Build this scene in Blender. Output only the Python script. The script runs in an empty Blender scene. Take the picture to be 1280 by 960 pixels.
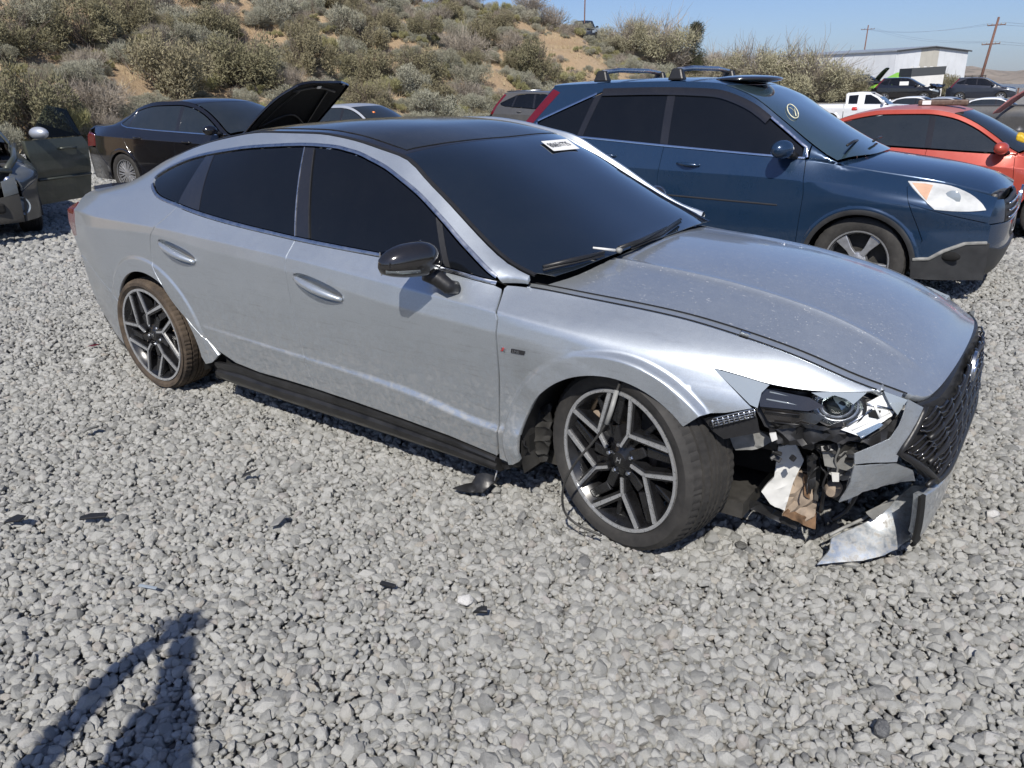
import bpy, bmesh, math, random
import numpy as np
from mathutils import Vector, Matrix, Euler
from mathutils.geometry import delaunay_2d_cdt

scene = bpy.context.scene
COL = scene.collection
R = math.radians
random.seed(7)
rng = np.random.default_rng(7)

# ------------------------------------------------------------------ camera
CAM = np.array([2.5312, -3.0866, 1.5380])
YAW, PITCH, ROLL, FPX = R(125.486), R(20.484), R(-0.992), 974.8
def cam_axes():
    cy, sy, cp, sp = math.cos(YAW), math.sin(YAW), math.cos(PITCH), math.sin(PITCH)
    fw = np.array([cy*cp, sy*cp, -sp]); rt = np.array([sy, -cy, 0.]); up = np.cross(rt, fw)
    cr, sr = math.cos(ROLL), math.sin(ROLL)
    return cr*rt + sr*up, -sr*rt + cr*up, fw
RT, UP, FW = cam_axes()
cam_data = bpy.data.cameras.new('camera')
cam = bpy.data.objects.new('camera', cam_data); COL.objects.link(cam)
M = Matrix(((RT[0], UP[0], -FW[0], CAM[0]), (RT[1], UP[1], -FW[1], CAM[1]), (RT[2], UP[2], -FW[2], CAM[2]), (0, 0, 0, 1)))
cam.matrix_world = M
cam_data.sensor_fit = 'HORIZONTAL'; cam_data.sensor_width = 36.0
cam_data.lens = 36.0*FPX/1280.0
cam_data.clip_start = 0.05; cam_data.clip_end = 20000
scene.camera = cam
scene.render.resolution_x = 1024; scene.render.resolution_y = 768
# a bearing and a distance seen from the camera's standpoint, used to survey the place in
HF = np.array([math.cos(YAW), math.sin(YAW)]); HR = np.array([math.sin(YAW), -math.cos(YAW)])
def survey(r, f):
    q = CAM[:2] + HR*r + HF*f
    return float(q[0]), float(q[1])
def ray(u, v):
    a = (u-640)/FPX; b = -(v-480)/FPX
    return a*RT + b*UP + FW
def on_z(u, v, z):
    d = ray(u, v); t = (z-CAM[2])/d[2]; return CAM + t*d
def on_y(u, v, y):
    d = ray(u, v); t = (y-CAM[1])/d[1]; return CAM + t*d
def on_surf(u, v, zf, d0=1.0, d1=9.0):
    d = ray(u, v); d = d/math.hypot(d[0], d[1]); t = np.linspace(d0, d1, 4000); P = CAM+t[:, None]*d
    k = np.where(P[:, 2] < zf(P[:, 0], P[:, 1]))[0]; return P[k[0]] if len(k) else P[-1]
def at_depth(u, v, dist):
    d = ray(u, v); d = d/math.hypot(d[0], d[1]); return CAM + d*dist

# ------------------------------------------------------------------ light
SUN_AZ = math.atan2(-0.90, 0.43)          # direction from the scene to the sun
SUN_EL = R(46)
world = bpy.data.worlds.new('World'); scene.world = world; world.use_nodes = True
wn = world.node_tree.nodes; wl = world.node_tree.links
bg = wn['Background']
sky = wn.new('ShaderNodeTexSky'); sky.sky_type = 'NISHITA'; sky.sun_disc = False
sky.sun_elevation = SUN_EL
sky.sun_rotation = math.atan2(math.cos(SUN_AZ), math.sin(SUN_AZ))
sky.altitude = 1400; sky.air_density = 1.0; sky.dust_density = 2.0; sky.ozone_density = 6.0
tint = wn.new('ShaderNodeMix'); tint.data_type = 'RGBA'; tint.blend_type = 'MULTIPLY'; tint.inputs[0].default_value = 1.0; tint.inputs[7].default_value = (1.0, .955, 1.03, 1)
wl.new(sky.outputs[0], tint.inputs[6]); wl.new(tint.outputs[2], bg.inputs[0]); bg.inputs[1].default_value = 0.102
sun_d = bpy.data.lights.new('sun', 'SUN'); sun_d.energy = 5.0; sun_d.angle = R(0.53); sun_d.color = (1.0, 0.95, 0.87)
sun = bpy.data.objects.new('sun', sun_d); COL.objects.link(sun)
sd = Vector((math.cos(SUN_AZ)*math.cos(SUN_EL), math.sin(SUN_AZ)*math.cos(SUN_EL), math.sin(SUN_EL)))
sun.rotation_euler = sd.to_track_quat('Z', 'Y').to_euler(); sun.location = (5, -8, 12)
scene.view_settings.view_transform = 'Standard'; scene.view_settings.look = 'None'
scene.view_settings.exposure = 0.10; scene.view_settings.gamma = 1.0
scene.cycles.max_bounces = 8; scene.cycles.transparent_max_bounces = 12
scene.cycles.caustics_reflective = False; scene.cycles.caustics_refractive = False

# ------------------------------------------------------------------ helpers
def link(o, parent=None):
    COL.objects.link(o)
    if parent is not None: o.parent = parent
    return o
def tag(o, label=None, cat=None, group=None, kind=None):
    if label: o['label'] = label
    if cat: o['category'] = cat
    if group: o['group'] = group
    if kind: o['kind'] = kind
    return o
def thing(name, label, cat, loc=(0, 0, 0), yaw=0.0, group=None):
    o = bpy.data.objects.new(name, None); o.empty_display_size = 0.2
    o.location = loc; o.rotation_euler = (0, 0, yaw); link(o)
    return tag(o, label, cat, group)
def mesh_obj(name, V, F, mat, parent=None, N=None, smooth=True, mats=None, midx=None):
    me = bpy.data.meshes.new(name)
    me.from_pydata([tuple(map(float, v)) for v in V], [], [tuple(map(int, f)) for f in F])
    if mats:
        for m in mats: me.materials.append(m)
        if midx is not None: me.polygons.foreach_set('material_index', np.asarray(midx, dtype=np.int32))
    elif mat is not None: me.materials.append(mat)
    me.polygons.foreach_set('use_smooth', np.full(len(me.polygons), bool(smooth)))
    me.update()
    if N is not None: me.normals_split_custom_set_from_vertices([tuple(map(float, n)) for n in N])
    return link(bpy.data.objects.new(name, me), parent)

class MB:
    """collects simple solids, then links them as ONE mesh object"""
    def __init__(s): s.V = []; s.F = []
    def add(s, V, F):
        b = len(s.V); s.V += [tuple(map(float, v)) for v in V]; s.F += [tuple(int(i)+b for i in f) for f in F]; return s
    def box(s, c, d, rot=None, taper=1.0):
        x, y, z = d[0]/2, d[1]/2, d[2]/2; t = taper
        V = [(-x,-y,-z),(x,-y,-z),(x,y,-z),(-x,y,-z),(-x*t,-y*t,z),(x*t,-y*t,z),(x*t,y*t,z),(-x*t,y*t,z)]
        if rot is not None:
            m = Euler(rot).to_matrix(); V = [m @ Vector(v) for v in V]
        V = [(v[0]+c[0], v[1]+c[1], v[2]+c[2]) for v in V]
        return s.add(V, [(0,3,2,1),(4,5,6,7),(0,1,5,4),(1,2,6,5),(2,3,7,6),(3,0,4,7)])
    def tube(s, pts, r, n=8, cap=True):
        P = [Vector(p) for p in pts]; rr = r if hasattr(r, '__len__') else [r]*len(P)
        rings = []; prev = None
        for i, p in enumerate(P):
            t = (P[min(i+1, len(P)-1)] - P[max(i-1, 0)]).normalized()
            if prev is None:
                a = Vector((0, 0, 1)) if abs(t.z) < .9 else Vector((1, 0, 0)); u = t.cross(a).normalized()
            else:
                u = (prev - t*prev.dot(t)).normalized()
            prev = u; w = t.cross(u)
            rings.append([p + (u*math.cos(2*math.pi*k/n) + w*math.sin(2*math.pi*k/n))*rr[i] for k in range(n)])
        V = [v for rg in rings for v in rg]; F = []
        for i in range(len(P)-1):
            for k in range(n):
                a = i*n+k; b = i*n+(k+1) % n; F.append((a, b, b+n, a+n))
        if cap: F.append(tuple(range(n-1, -1, -1))); F.append(tuple((len(P)-1)*n+k for k in range(n)))
        return s.add(V, F)
    def prism(s, poly, a, b):
        """poly: list of 3D points, extruded from +a to +b (vectors)"""
        n = len(poly); a = Vector(a); b = Vector(b)
        V = [Vector(p)+a for p in poly] + [Vector(p)+b for p in poly]
        F = [tuple(range(n)), tuple(range(2*n-1, n-1, -1))] + [(i, i+n, (i+1) % n+n, (i+1) % n) for i in range(n)]
        return s.add(V, F)
    def ball(s, c, r, nu=16, nv=10, rot=None):
        r = r if hasattr(r, '__len__') else (r, r, r); V = []; F = []
        m = Euler(rot).to_matrix() if rot is not None else Matrix.Identity(3)
        for j in range(nv+1):
            th = math.pi*j/nv
            for i in range(nu):
                ph = 2*math.pi*i/nu
                q = m @ Vector((r[0]*math.sin(th)*math.cos(ph), r[1]*math.sin(th)*math.sin(ph), r[2]*math.cos(th)))
                V.append((q.x+c[0], q.y+c[1], q.z+c[2]))
        for j in range(nv):
            for i in range(nu):
                F.append((j*nu+i, (j+1)*nu+i, (j+1)*nu+(i+1) % nu, j*nu+(i+1) % nu))
        return s.add(V, F)
    def lathe(s, prof, n=48, axis='y', c=(0, 0, 0), closed=False):
        """profile of (radius, along) turned about an axis"""
        V = []; F = []; m = len(prof)
        for k in range(n):
            a = 2*math.pi*k/n; ca, sa = math.cos(a), math.sin(a)
            for r, h in prof:
                if axis == 'y': V.append((c[0]+r*ca, c[1]+h, c[2]+r*sa))
                elif axis == 'z': V.append((c[0]+r*ca, c[1]+r*sa, c[2]+h))
                else: V.append((c[0]+h, c[1]+r*ca, c[2]+r*sa))
        for k in range(n):
            k2 = (k+1) % n
            for j in range(m-1 if not closed else m):
                j2 = (j+1) % m
                F.append((k*m+j, k*m+j2, k2*m+j2, k2*m+j))
        return s.add(V, F)
    def build(s, name, mat, parent=None, smooth=False, bevel=0.0, seg=2, auto=None):
        o = mesh_obj(name, s.V, s.F, mat, parent, smooth=smooth or auto is not None)
        bm = bmesh.new(); bm.from_mesh(o.data)
        bmesh.ops.remove_doubles(bm, verts=bm.verts, dist=1e-5)
        bmesh.ops.recalc_face_normals(bm, faces=bm.faces)
        if bevel > 0:
            es = [e for e in bm.edges if len(e.link_faces) == 2 and e.calc_face_angle(0) > R(28)]
            bmesh.ops.bevel(bm, geom=es, offset=bevel, segments=seg, profile=.5, affect='EDGES', clamp_overlap=True)
        bm.to_mesh(o.data); bm.free()
        if auto is not None:
            o.data.set_sharp_from_angle(angle=R(auto))
        return o

def copy_tree(o, parent=None):
    c = o.copy(); COL.objects.link(c); c.parent = parent
    for ch in list(o.children): copy_tree(ch, c)
    return c

# ---- interpolation
def pchip(xs, ys):
    xs = np.asarray(xs, float); ys = np.asarray(ys, float)
    if xs[0] > xs[-1]: xs = xs[::-1]; ys = ys[::-1]
    h = np.diff(xs); d = np.diff(ys)/h; m = np.zeros_like(xs)
    for i in range(1, len(xs)-1):
        if d[i-1]*d[i] > 0:
            w1 = 2*h[i]+h[i-1]; w2 = h[i]+2*h[i-1]; m[i] = (w1+w2)/(w1/d[i-1]+w2/d[i])
    m[0] = d[0]; m[-1] = d[-1]
    def f(x):
        x = np.clip(np.asarray(x, float), xs[0], xs[-1]); i = np.clip(np.searchsorted(xs, x, side='right')-1, 0, len(h)-1)
        t = (x-xs[i])/h[i]
        return ys[i]*(1+2*t)*(1-t)**2 + h[i]*m[i]*t*(1-t)**2 + ys[i+1]*t*t*(3-2*t) + h[i]*m[i+1]*t*t*(t-1)
    return f
def smooth1(xs, ys, w):
    """pchip then averaged over +-w so rails have no kinks"""
    f = pchip(xs, ys)
    k = np.linspace(-w, w, 9); wt = np.cos(k/w*math.pi/2)+.02; wt /= wt.sum()
    return lambda x: sum(a*f(np.asarray(x, float)+b) for a, b in zip(wt, k))
def sstep(a, b, x):
    t = np.clip((np.asarray(x, float)-a)/(b-a), 0, 1); return t*t*(3-2*t)

# ---- panels: a 2D outline laid on an analytic surface
def resample(poly, res, closed=True):
    P = [np.array(p, float) for p in poly]; out = []
    n = len(P)
    for i in range(n if closed else n-1):
        a, b = P[i], P[(i+1) % n]; k = max(1, int(math.ceil(np.linalg.norm(b-a)/res)))
        for j in range(k): out.append(a+(b-a)*j/k)
    if not closed: out.append(P[-1])
    return out
def inside(pts, poly):
    x, y = pts[:, 0], pts[:, 1]; c = np.zeros(len(pts), bool); n = len(poly)
    for i in range(n):
        x1, y1 = poly[i]; x2, y2 = poly[(i+1) % n]
        k = ((y1 > y) != (y2 > y))
        with np.errstate(divide='ignore', invalid='ignore'):
            c ^= k & (x < (x2-x1)*(y-y1)/(y2-y1+1e-30)+x1)
    return c
def curve(pts, n=8, closed=False):
    """Catmull-Rom through 2D or 3D points"""
    P = [np.array(p, float) for p in pts]; out = []; m = len(P)
    for i in range(m if closed else m-1):
        p0 = P[(i-1) % m] if closed or i > 0 else 2*P[0]-P[1]
        p1, p2 = P[i], P[(i+1) % m]
        p3 = P[(i+2) % m] if closed or i+2 < m else 2*P[-1]-P[-2]
        for j in range(n):
            t = j/n
            out.append(.5*((2*p1)+(-p0+p2)*t+(2*p0-5*p1+4*p2-p3)*t*t+(-p0+3*p1-3*p2+p3)*t**3))
    if not closed: out.append(P[-1])
    return out
def normals_of(F, Q, e=.002):
    a = F(Q+[e, 0])-F(Q-[e, 0]); b = F(Q+[0, e])-F(Q-[0, e])
    n = np.cross(a, b); return n/(np.linalg.norm(n, axis=1, keepdims=True)+1e-12)
def inset(poly, d):
    P = [np.array(p, float) for p in poly]; n = len(P)
    A = sum(P[i][0]*P[(i+1) % n][1]-P[(i+1) % n][0]*P[i][1] for i in range(n)); s = 1 if A > 0 else -1; out = []
    for i in range(n):
        a, b, c = P[i-1], P[i], P[(i+1) % n]
        u = (b-a)/(np.linalg.norm(b-a)+1e-9); v = (c-b)/(np.linalg.norm(c-b)+1e-9)
        n1 = np.array([-u[1], u[0]])*s; n2 = np.array([-v[1], v[0]])*s; m = n1+n2; k = np.dot(m, n1)
        out.append(b+m*(d/max(k, .5)))
    return out
def panel(name, poly, F, mat, parent, out, res=.04, flange=.018, off=0.0, label=None, holes=(), grid=None, bres=None):
    """out: vector the visible side faces (array of 3)"""
    B = resample(poly, bres or res); B = np.array(B)
    lo, hi = B.min(0), B.max(0)
    gx = np.arange(lo[0]+res*.5, hi[0], res); gy = np.arange(lo[1]+res*.5, hi[1], res)
    G = np.array([(x, y) for x in gx for y in gy]) if len(gx) and len(gy) else np.zeros((0, 2))
    if grid is not None: G = grid(lo, hi, res)
    if len(G):
        G = G[inside(G, [tuple(b) for b in B])]
        if len(G):
            d = np.min(np.linalg.norm(G[:, None]-B[None], axis=2), axis=1); G = G[d > (res*.45 if grid is None else .006)]
    Q = np.vstack([B, G]) if len(G) else B
    n = len(B)
    ed = [(i, (i+1) % n) for i in range(n)]
    for h in holes:
        H = np.array(resample(h, res*.5)); k = len(H)
        keep = np.ones(len(Q), bool)
        if len(Q) > n:
            g = Q[n:]; keep[n:] = ~inside(g, [tuple(q) for q in h]) & (np.min(np.linalg.norm(g[:, None]-H[None], axis=2), axis=1) > res*.3)
        Q = Q[keep]
        ed += [(len(Q)+i, len(Q)+(i+1) % k) for i in range(k)]; Q = np.vstack([Q, H])
    r = delaunay_2d_cdt([Vector((float(q[0]), float(q[1]))) for q in Q], ed, [list(range(n))], 1, 1e-6)
    V2 = np.array([(v.x, v.y) for v in r[0]]); faces = [list(f) for f in r[2]]
    if holes:
        C = np.array([V2[f].mean(0) for f in faces]); bad = np.zeros(len(faces), bool)
        for h in holes: bad |= inside(C, [tuple(q) for q in h])
        faces = [f for f, b_ in zip(faces, bad) if not b_]
    P = F(V2); N = normals_of(F, V2); s = np.sign((N*np.array(out)).sum(1)); s[s == 0] = 1; N = N*s[:, None]
    P = P+N*off
    ff = []
    for f in faces:
        a, b, c = P[f[0]], P[f[1]], P[f[2]]
        if np.dot(np.cross(b-a, c-a), N[f].sum(0)) < 0: f = f[::-1]
        ff.append(f)
    P0 = P.copy(); N0 = N.copy()
    if flange > 0:
        cnt = {}
        for f in ff:
            for i in range(len(f)):
                e = (f[i], f[(i+1) % len(f)]); cnt[e] = 1
        be = [e for e in cnt if (e[1], e[0]) not in cnt]
        b = len(P); ex = []; en = []
        for (i, j) in be:
            t = P0[j]-P0[i]; o = np.cross(t, (N0[i]+N0[j])/2); o /= np.linalg.norm(o)+1e-12
            k = b+len(ex)
            ex += [P0[i], P0[j], P0[j]-N0[j]*flange, P0[i]-N0[i]*flange]
            en += [(o+N0[i])*.7, (o+N0[j])*.7, o, o]
            ff.append([k+1, k, k+3, k+2])
        if ex: P = np.vstack([P, ex]); N = np.vstack([N, en])
    o = mesh_obj(name, P, ff, mat, parent, N=N)
    if label: o['label'] = label
    return o
# ------------------------------------------------------------------ materials
MAT = {}
def newmat(name):
    m = bpy.data.materials.new(name); m.use_nodes = True; MAT[name] = m
    nt = m.node_tree; return m, nt, nt.nodes['Principled BSDF'], nt.nodes, nt.links
def tex(nt, kind='noise', scale=5, detail=4, rough=.55, coord='Object', dist=0.0, vec=None):
    N, L = nt.nodes, nt.links
    if vec is None:
        tc = N.new('ShaderNodeTexCoord'); vec = tc.outputs[coord]
    if kind == 'noise':
        t = N.new('ShaderNodeTexNoise'); t.inputs['Scale'].default_value = scale; t.inputs['Detail'].default_value = detail
        t.inputs['Roughness'].default_value = rough; t.inputs['Distortion'].default_value = dist
    else:
        t = N.new('ShaderNodeTexVoronoi'); t.inputs['Scale'].default_value = scale
    L.new(vec, t.inputs['Vector']); return t
def ramp(nt, sock, stops):
    r = nt.nodes.new('ShaderNodeValToRGB'); e = r.color_ramp.elements
    while len(e) > 2: e.remove(e[-1])
    e[0].position, e[1].position = stops[0][0], stops[1][0]
    for i, (p, c) in enumerate(stops):
        if i > 1: e.new(p)
        c = c if hasattr(c, '__len__') else (c, c, c); e[i].color = (c[0], c[1], c[2], 1)
    nt.links.new(sock, r.inputs[0]); return r.outputs[0]
def mix(nt, fac, a, b, mode='MIX'):
    m = nt.nodes.new('ShaderNodeMix'); m.data_type = 'RGBA'; m.blend_type = mode
    for s, v in ((m.inputs[0], fac), (m.inputs[6], a), (m.inputs[7], b)):
        if isinstance(v, (int, float)): s.default_value = v
        elif isinstance(v, tuple): s.default_value = (v[0], v[1], v[2], 1)
        else: nt.links.new(v, s)
    return m.outputs[2]
def math_n(nt, op, a, b=None):
    m = nt.nodes.new('ShaderNodeMath'); m.operation = op; m.use_clamp = False
    for s, v in zip(m.inputs, (a, b)):
        if v is None: continue
        if isinstance(v, (int, float)): s.default_value = v
        else: nt.links.new(v, s)
    return m.outputs[0]
def bump(nt, bs, h, strength=.3, dist=.01):
    b = nt.nodes.new('ShaderNodeBump'); b.inputs['Strength'].default_value = strength; b.inputs['Distance'].default_value = dist
    nt.links.new(h, b.inputs['Height']); nt.links.new(b.outputs[0], bs.inputs['Normal'])
def plain(name, col, rough=.5, metal=0.0, var=.12, scale=30, coat=0.0, spec=.5, bmp=0.0, coord='Object'):
    m, nt, bs, N, L = newmat(name)
    t = tex(nt, scale=scale, detail=5, coord=coord)
    c = ramp(nt, t.outputs[0], [(.3, tuple(v*(1-var) for v in col)), (.7, tuple(min(1, v*(1+var)) for v in col))])
    L.new(c, bs.inputs['Base Color'])
    r = ramp(nt, t.outputs[0], [(.3, max(0, rough-.06)), (.7, min(1, rough+.06))]); L.new(r, bs.inputs['Roughness'])
    bs.inputs['Metallic'].default_value = metal; bs.inputs['Coat Weight'].default_value = coat; bs.inputs['Coat Roughness'].default_value = .08
    bs.inputs['Specular IOR Level'].default_value = spec
    if bmp: bump(nt, bs, t.outputs[0], bmp, .005)
    return m
def paint(name, col, metal=.7, rough=.35, dust=.35, dust_col=(.40, .36, .31), coat=.6, specks=0.0, mud=False):
    m, nt, bs, N, L = newmat(name)
    tc = N.new('ShaderNodeTexCoord'); P = tc.outputs['Object']
    n1 = tex(nt, scale=3.2, detail=9, rough=.66, vec=P); n2 = tex(nt, scale=38, detail=6, rough=.7, vec=P); n3 = tex(nt, scale=260, detail=2, vec=P)
    mp = N.new('ShaderNodeMapping'); mp.inputs['Scale'].default_value = (9, 9, 1.3); L.new(P, mp.inputs[0])
    n4 = tex(nt, scale=4, detail=6, rough=.7, vec=mp.outputs[0])          # runs down the panels
    d = math_n(nt, 'MULTIPLY', ramp(nt, n1.outputs[0], [(.33, .6), (.72, 1.0)]), ramp(nt, n2.outputs[0], [(.3, .78), (.7, 1.0)]))
    d = math_n(nt, 'MULTIPLY', d, ramp(nt, n4.outputs[0], [(.3, .75), (.7, 1.0)]))
    d = math_n(nt, 'MULTIPLY', d, dust)
    fl = ramp(nt, n3.outputs[0], [(.3, tuple(v*.93 for v in col)), (.7, tuple(min(1, v*1.07) for v in col))])
    c = mix(nt, d, fl, dust_col)
    if specks:
        v = tex(nt, 'voronoi', scale=70, vec=P); v2 = tex(nt, scale=7, detail=3, vec=P)
        s = math_n(nt, 'MULTIPLY', ramp(nt, v.outputs['Distance'], [(.06, 1.0), (.16, 0.0)]), ramp(nt, v2.outputs[0], [(.40, 0.0), (.56, specks)]))
        mp2 = N.new('ShaderNodeMapping'); mp2.inputs['Scale'].default_value = (1.4, 6, 3); mp2.inputs['Rotation'].default_value = (0, 0, .25); L.new(P, mp2.inputs[0])
        v3 = tex(nt, scale=26, detail=3, vec=mp2.outputs[0])
        s2 = math_n(nt, 'MULTIPLY', ramp(nt, v3.outputs[0], [(.655, 0.0), (.72, 1.0)]), .6*specks)
        s = math_n(nt, 'MAXIMUM', s, s2)
        c = mix(nt, s, c, (.62, .60, .57)); d = math_n(nt, 'MAXIMUM', d, s)
    if mud:
        # road dirt splashed up low on the doors
        sx = N.new('ShaderNodeSeparateXYZ'); L.new(P, sx.inputs[0])
        lo = ramp(nt, sx.outputs[2], [(.15, 1.0), (.72, 0.0)])
        mk = math_n(nt, 'MULTIPLY', lo, ramp(nt, n2.outputs[0], [(.42, 0.0), (.62, .75)]))
        c = mix(nt, mk, c, (.25, .225, .19)); d = math_n(nt, 'MAXIMUM', d, mk)
        mp3 = N.new('ShaderNodeMapping'); mp3.inputs['Scale'].default_value = (1.1, 4, 16); mp3.inputs['Rotation'].default_value = (0, .12, 0); L.new(P, mp3.inputs[0])
        sc = tex(nt, scale=5, detail=8, rough=.75, vec=mp3.outputs[0])
        sm = math_n(nt, 'MULTIPLY', ramp(nt, sc.outputs[0], [(.55, 0.0), (.67, .55)]), ramp(nt, sx.outputs[2], [(.3, 1.0), (.85, 0.15)]))
        c = mix(nt, sm, c, (.21, .20, .19)); 
    L.new(c, bs.inputs['Base Color'])
    inv = math_n(nt, 'SUBTRACT', 1.0, d)
    L.new(math_n(nt, 'MULTIPLY', inv, metal), bs.inputs['Metallic'])
    L.new(math_n(nt, 'ADD', math_n(nt, 'MULTIPLY', d, .45), rough), bs.inputs['Roughness'])
    L.new(math_n(nt, 'MULTIPLY', inv, coat), bs.inputs['Coat Weight']); bs.inputs['Coat Roughness'].default_value = .06
    bump(nt, bs, n3.outputs[0], .03, .001)
    return m
def glass(name, col=(.006, .008, .011), rough=.04, dust=.05, alpha=1.0, spec=.6, coat=0.0):
    m, nt, bs, N, L = newmat(name)
    n1 = tex(nt, scale=4, detail=8, rough=.7); n2 = tex(nt, scale=120, detail=3); v = tex(nt, 'voronoi', scale=45)
    d = math_n(nt, 'MULTIPLY', ramp(nt, n1.outputs[0], [(.3, .3), (.7, 1.0)]), ramp(nt, n2.outputs[0], [(.35, .5), (.65, 1.0)]))
    d = math_n(nt, 'MULTIPLY', d, dust)
    s = math_n(nt, 'MULTIPLY', ramp(nt, v.outputs['Distance'], [(.03, 1.0), (.09, 0.0)]), ramp(nt, n1.outputs[0], [(.5, 0.0), (.65, .5)]))
    d = math_n(nt, 'MAXIMUM', d, math_n(nt, 'MULTIPLY', s, .4 if dust < .03 else min(1, dust*6)))
    L.new(mix(nt, d, col, (.42, .42, .41)), bs.inputs['Base Color'])
    L.new(math_n(nt, 'ADD', math_n(nt, 'MULTIPLY', d, .5), rough), bs.inputs['Roughness'])
    bs.inputs['Specular IOR Level'].default_value = spec; bs.inputs['IOR'].default_value = 1.52; bs.inputs['Coat Weight'].default_value = coat; bs.inputs['Coat Roughness'].default_value = .03
    if alpha < 1:
        tr = N.new('ShaderNodeBsdfTransparent'); tr.inputs[0].default_value = (.80, .86, .84, 1); mx = N.new('ShaderNodeMixShader')
        lw = N.new('ShaderNodeLayerWeight'); lw.inputs[0].default_value = .35
        f = math_n(nt, 'MINIMUM', math_n(nt, 'ADD', lw.outputs['Fresnel'], alpha), 1.0)
        L.new(f, mx.inputs[0]); L.new(tr.outputs[0], mx.inputs[1]); L.new(bs.outputs[0], mx.inputs[2])
        L.new(mx.outputs[0], N['Material Output'].inputs[0])
    return m

paint('silver_paint', (.50, .548, .592), metal=.84, rough=.31, dust=.20, dust_col=(.52, .51, .49), coat=.9, specks=.9)
paint('silver_side', (.50, .548, .592), metal=.84, rough=.31, dust=.20, dust_col=(.46, .45, .43), coat=.9, mud=True)
paint('blue_paint', (.006, .033, .084), metal=.4, rough=.22, dust=.05, coat=1.0)
paint('black_paint', (.004, .004, .006), metal=.1, rough=.15, dust=.025, coat=1.0)
paint('red_paint', (.42, .035, .014), metal=.25, rough=.3, dust=.22, dust_col=(.5, .30, .25), coat=.8)
paint('faded_red_paint', (.30, .075, .08), metal=.1, rough=.5, dust=.3, dust_col=(.55, .42, .42), coat=.2)
paint('green_paint', (.018, .030, .020), metal=.3, rough=.35, dust=.2, coat=.6)
paint('grey_plastic_paint', (.045, .044, .040), metal=.1, rough=.5, dust=.08, coat=.2)
paint('white_paint', (.72, .74, .77), metal=.05, rough=.35, dust=.15, coat=.6)
paint('pale_silver_paint', (.50, .54, .60), metal=.6, rough=.35, dust=.2, coat=.6)
paint('dark_grey_paint', (.05, .055, .062), metal=.4, rough=.35, dust=.25, coat=.6)
paint('navy_paint', (.012, .018, .034), metal=.3, rough=.3, dust=.06, coat=.7)
paint('gloss_black', (.004, .004, .005), metal=0, rough=.12, dust=.05, coat=1.0)
plain('black_plastic', (.016, .016, .017), .42, bmp=.1, scale=80)
plain('dusty_plastic', (.035, .034, .032), .55, var=.45, scale=14, bmp=.15)
plain('skirt_plastic', (.016, .016, .0165), .38, var=.5, scale=10, bmp=.1)
plain('foggy_lens', (.56, .57, .56), .14, 0, var=.26, scale=6, coat=1.0)
plain('suv_lower_plastic', (.030, .031, .033), .5, var=.2, scale=12, bmp=.1)
plain('foggy_amber', (.64, .40, .27), .2, 0, var=.2, scale=9, coat=1.0)
plain('dark_void', (.004, .004, .004), .9)
plain('under_metal', (.035, .033, .03), .7, var=.4, scale=20)
plain('chrome', (.72, .74, .77), .12, 1.0, var=.05)
plain('dull_chrome', (.55, .57, .60), .3, 1.0, var=.08)
plain('machined_alloy', (.55, .56, .57), .30, .7, var=.12, scale=60)
plain('alloy_silver', (.55, .56, .58), .35, .8, var=.08)
plain('wheel_black', (.010, .010, .011), .28, 0, var=.5, scale=18, coat=.3)
plain('brake_iron', (.16, .14, .125), .5, .6, var=.4, scale=25)
plain('rust_brown', (.17, .10, .055), .8, .1, var=.5, scale=30, bmp=.3)
plain('rust_dust', (.27, .215, .165), .9, 0, var=.35, scale=22, bmp=.2)
plain('white_plastic', (.62, .62, .60), .4, 0, var=.10, scale=18)
plain('grey_plastic', (.22, .22, .21), .5, 0, var=.3, scale=20)
plain('lamp_white', (.80, .81, .80), .2, 0, var=.06, coat=1.0)
plain('lamp_amber', (.75, .22, .08), .2, 0, var=.08, coat=1.0)
plain('lamp_red', (.12, .006, .011), .12, 0, var=.1, coat=1.0)
plain('sticker_white', (.78, .78, .76), .6, 0, var=.03)
plain('print_black', (.02, .02, .022), .6)
plain('print_yellow', (.72, .70, .50), .6)
plain('emblem_red', (.5, .03, .03), .3)
plain('yellow_plastic', (.62, .40, .02), .5)
plain('lime_paint', (.28, .62, .05), .4, 0, var=.15, scale=6)
plain('orange_plastic', (.8, .2, .03), .4)
plain('skin', (.45, .27, .19), .55)
plain('shirt_cloth', (.10, .13, .2), .9)
plain('jeans_cloth', (.04, .06, .11), .9)
plain('hair_brown', (.04, .025, .015), .7)
plain('interior', (.03, .03, .032), .8)
plain('bronze_plastic', (.12, .08, .06), .5, var=.3)
glass('tinted_glass', (.004, .005, .007), dust=.010, spec=.42); glass('windscreen_glass', (.006, .010, .016), .05, .014, spec=.8, coat=.9)
glass('clear_glass', (.02, .025, .03), .03, .06, alpha=.10); glass('suv_windscreen', (.030, .055, .07), .05, .03, spec=1.0, coat=1.0)
glass('dull_lamp_glass', (.09, .10, .105), .10, .10, spec=.6); glass('lens_glass', (.25, .29, .33), .06, .10, spec=.8); glass('roof_glass', (.010, .013, .018), .08, .07, spec=.7)
glass('car_glass', (.012, .017, .022), .05, .04, spec=.7); glass('lamp_lens', (.30, .33, .35), .05, .08, alpha=.25)

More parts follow.
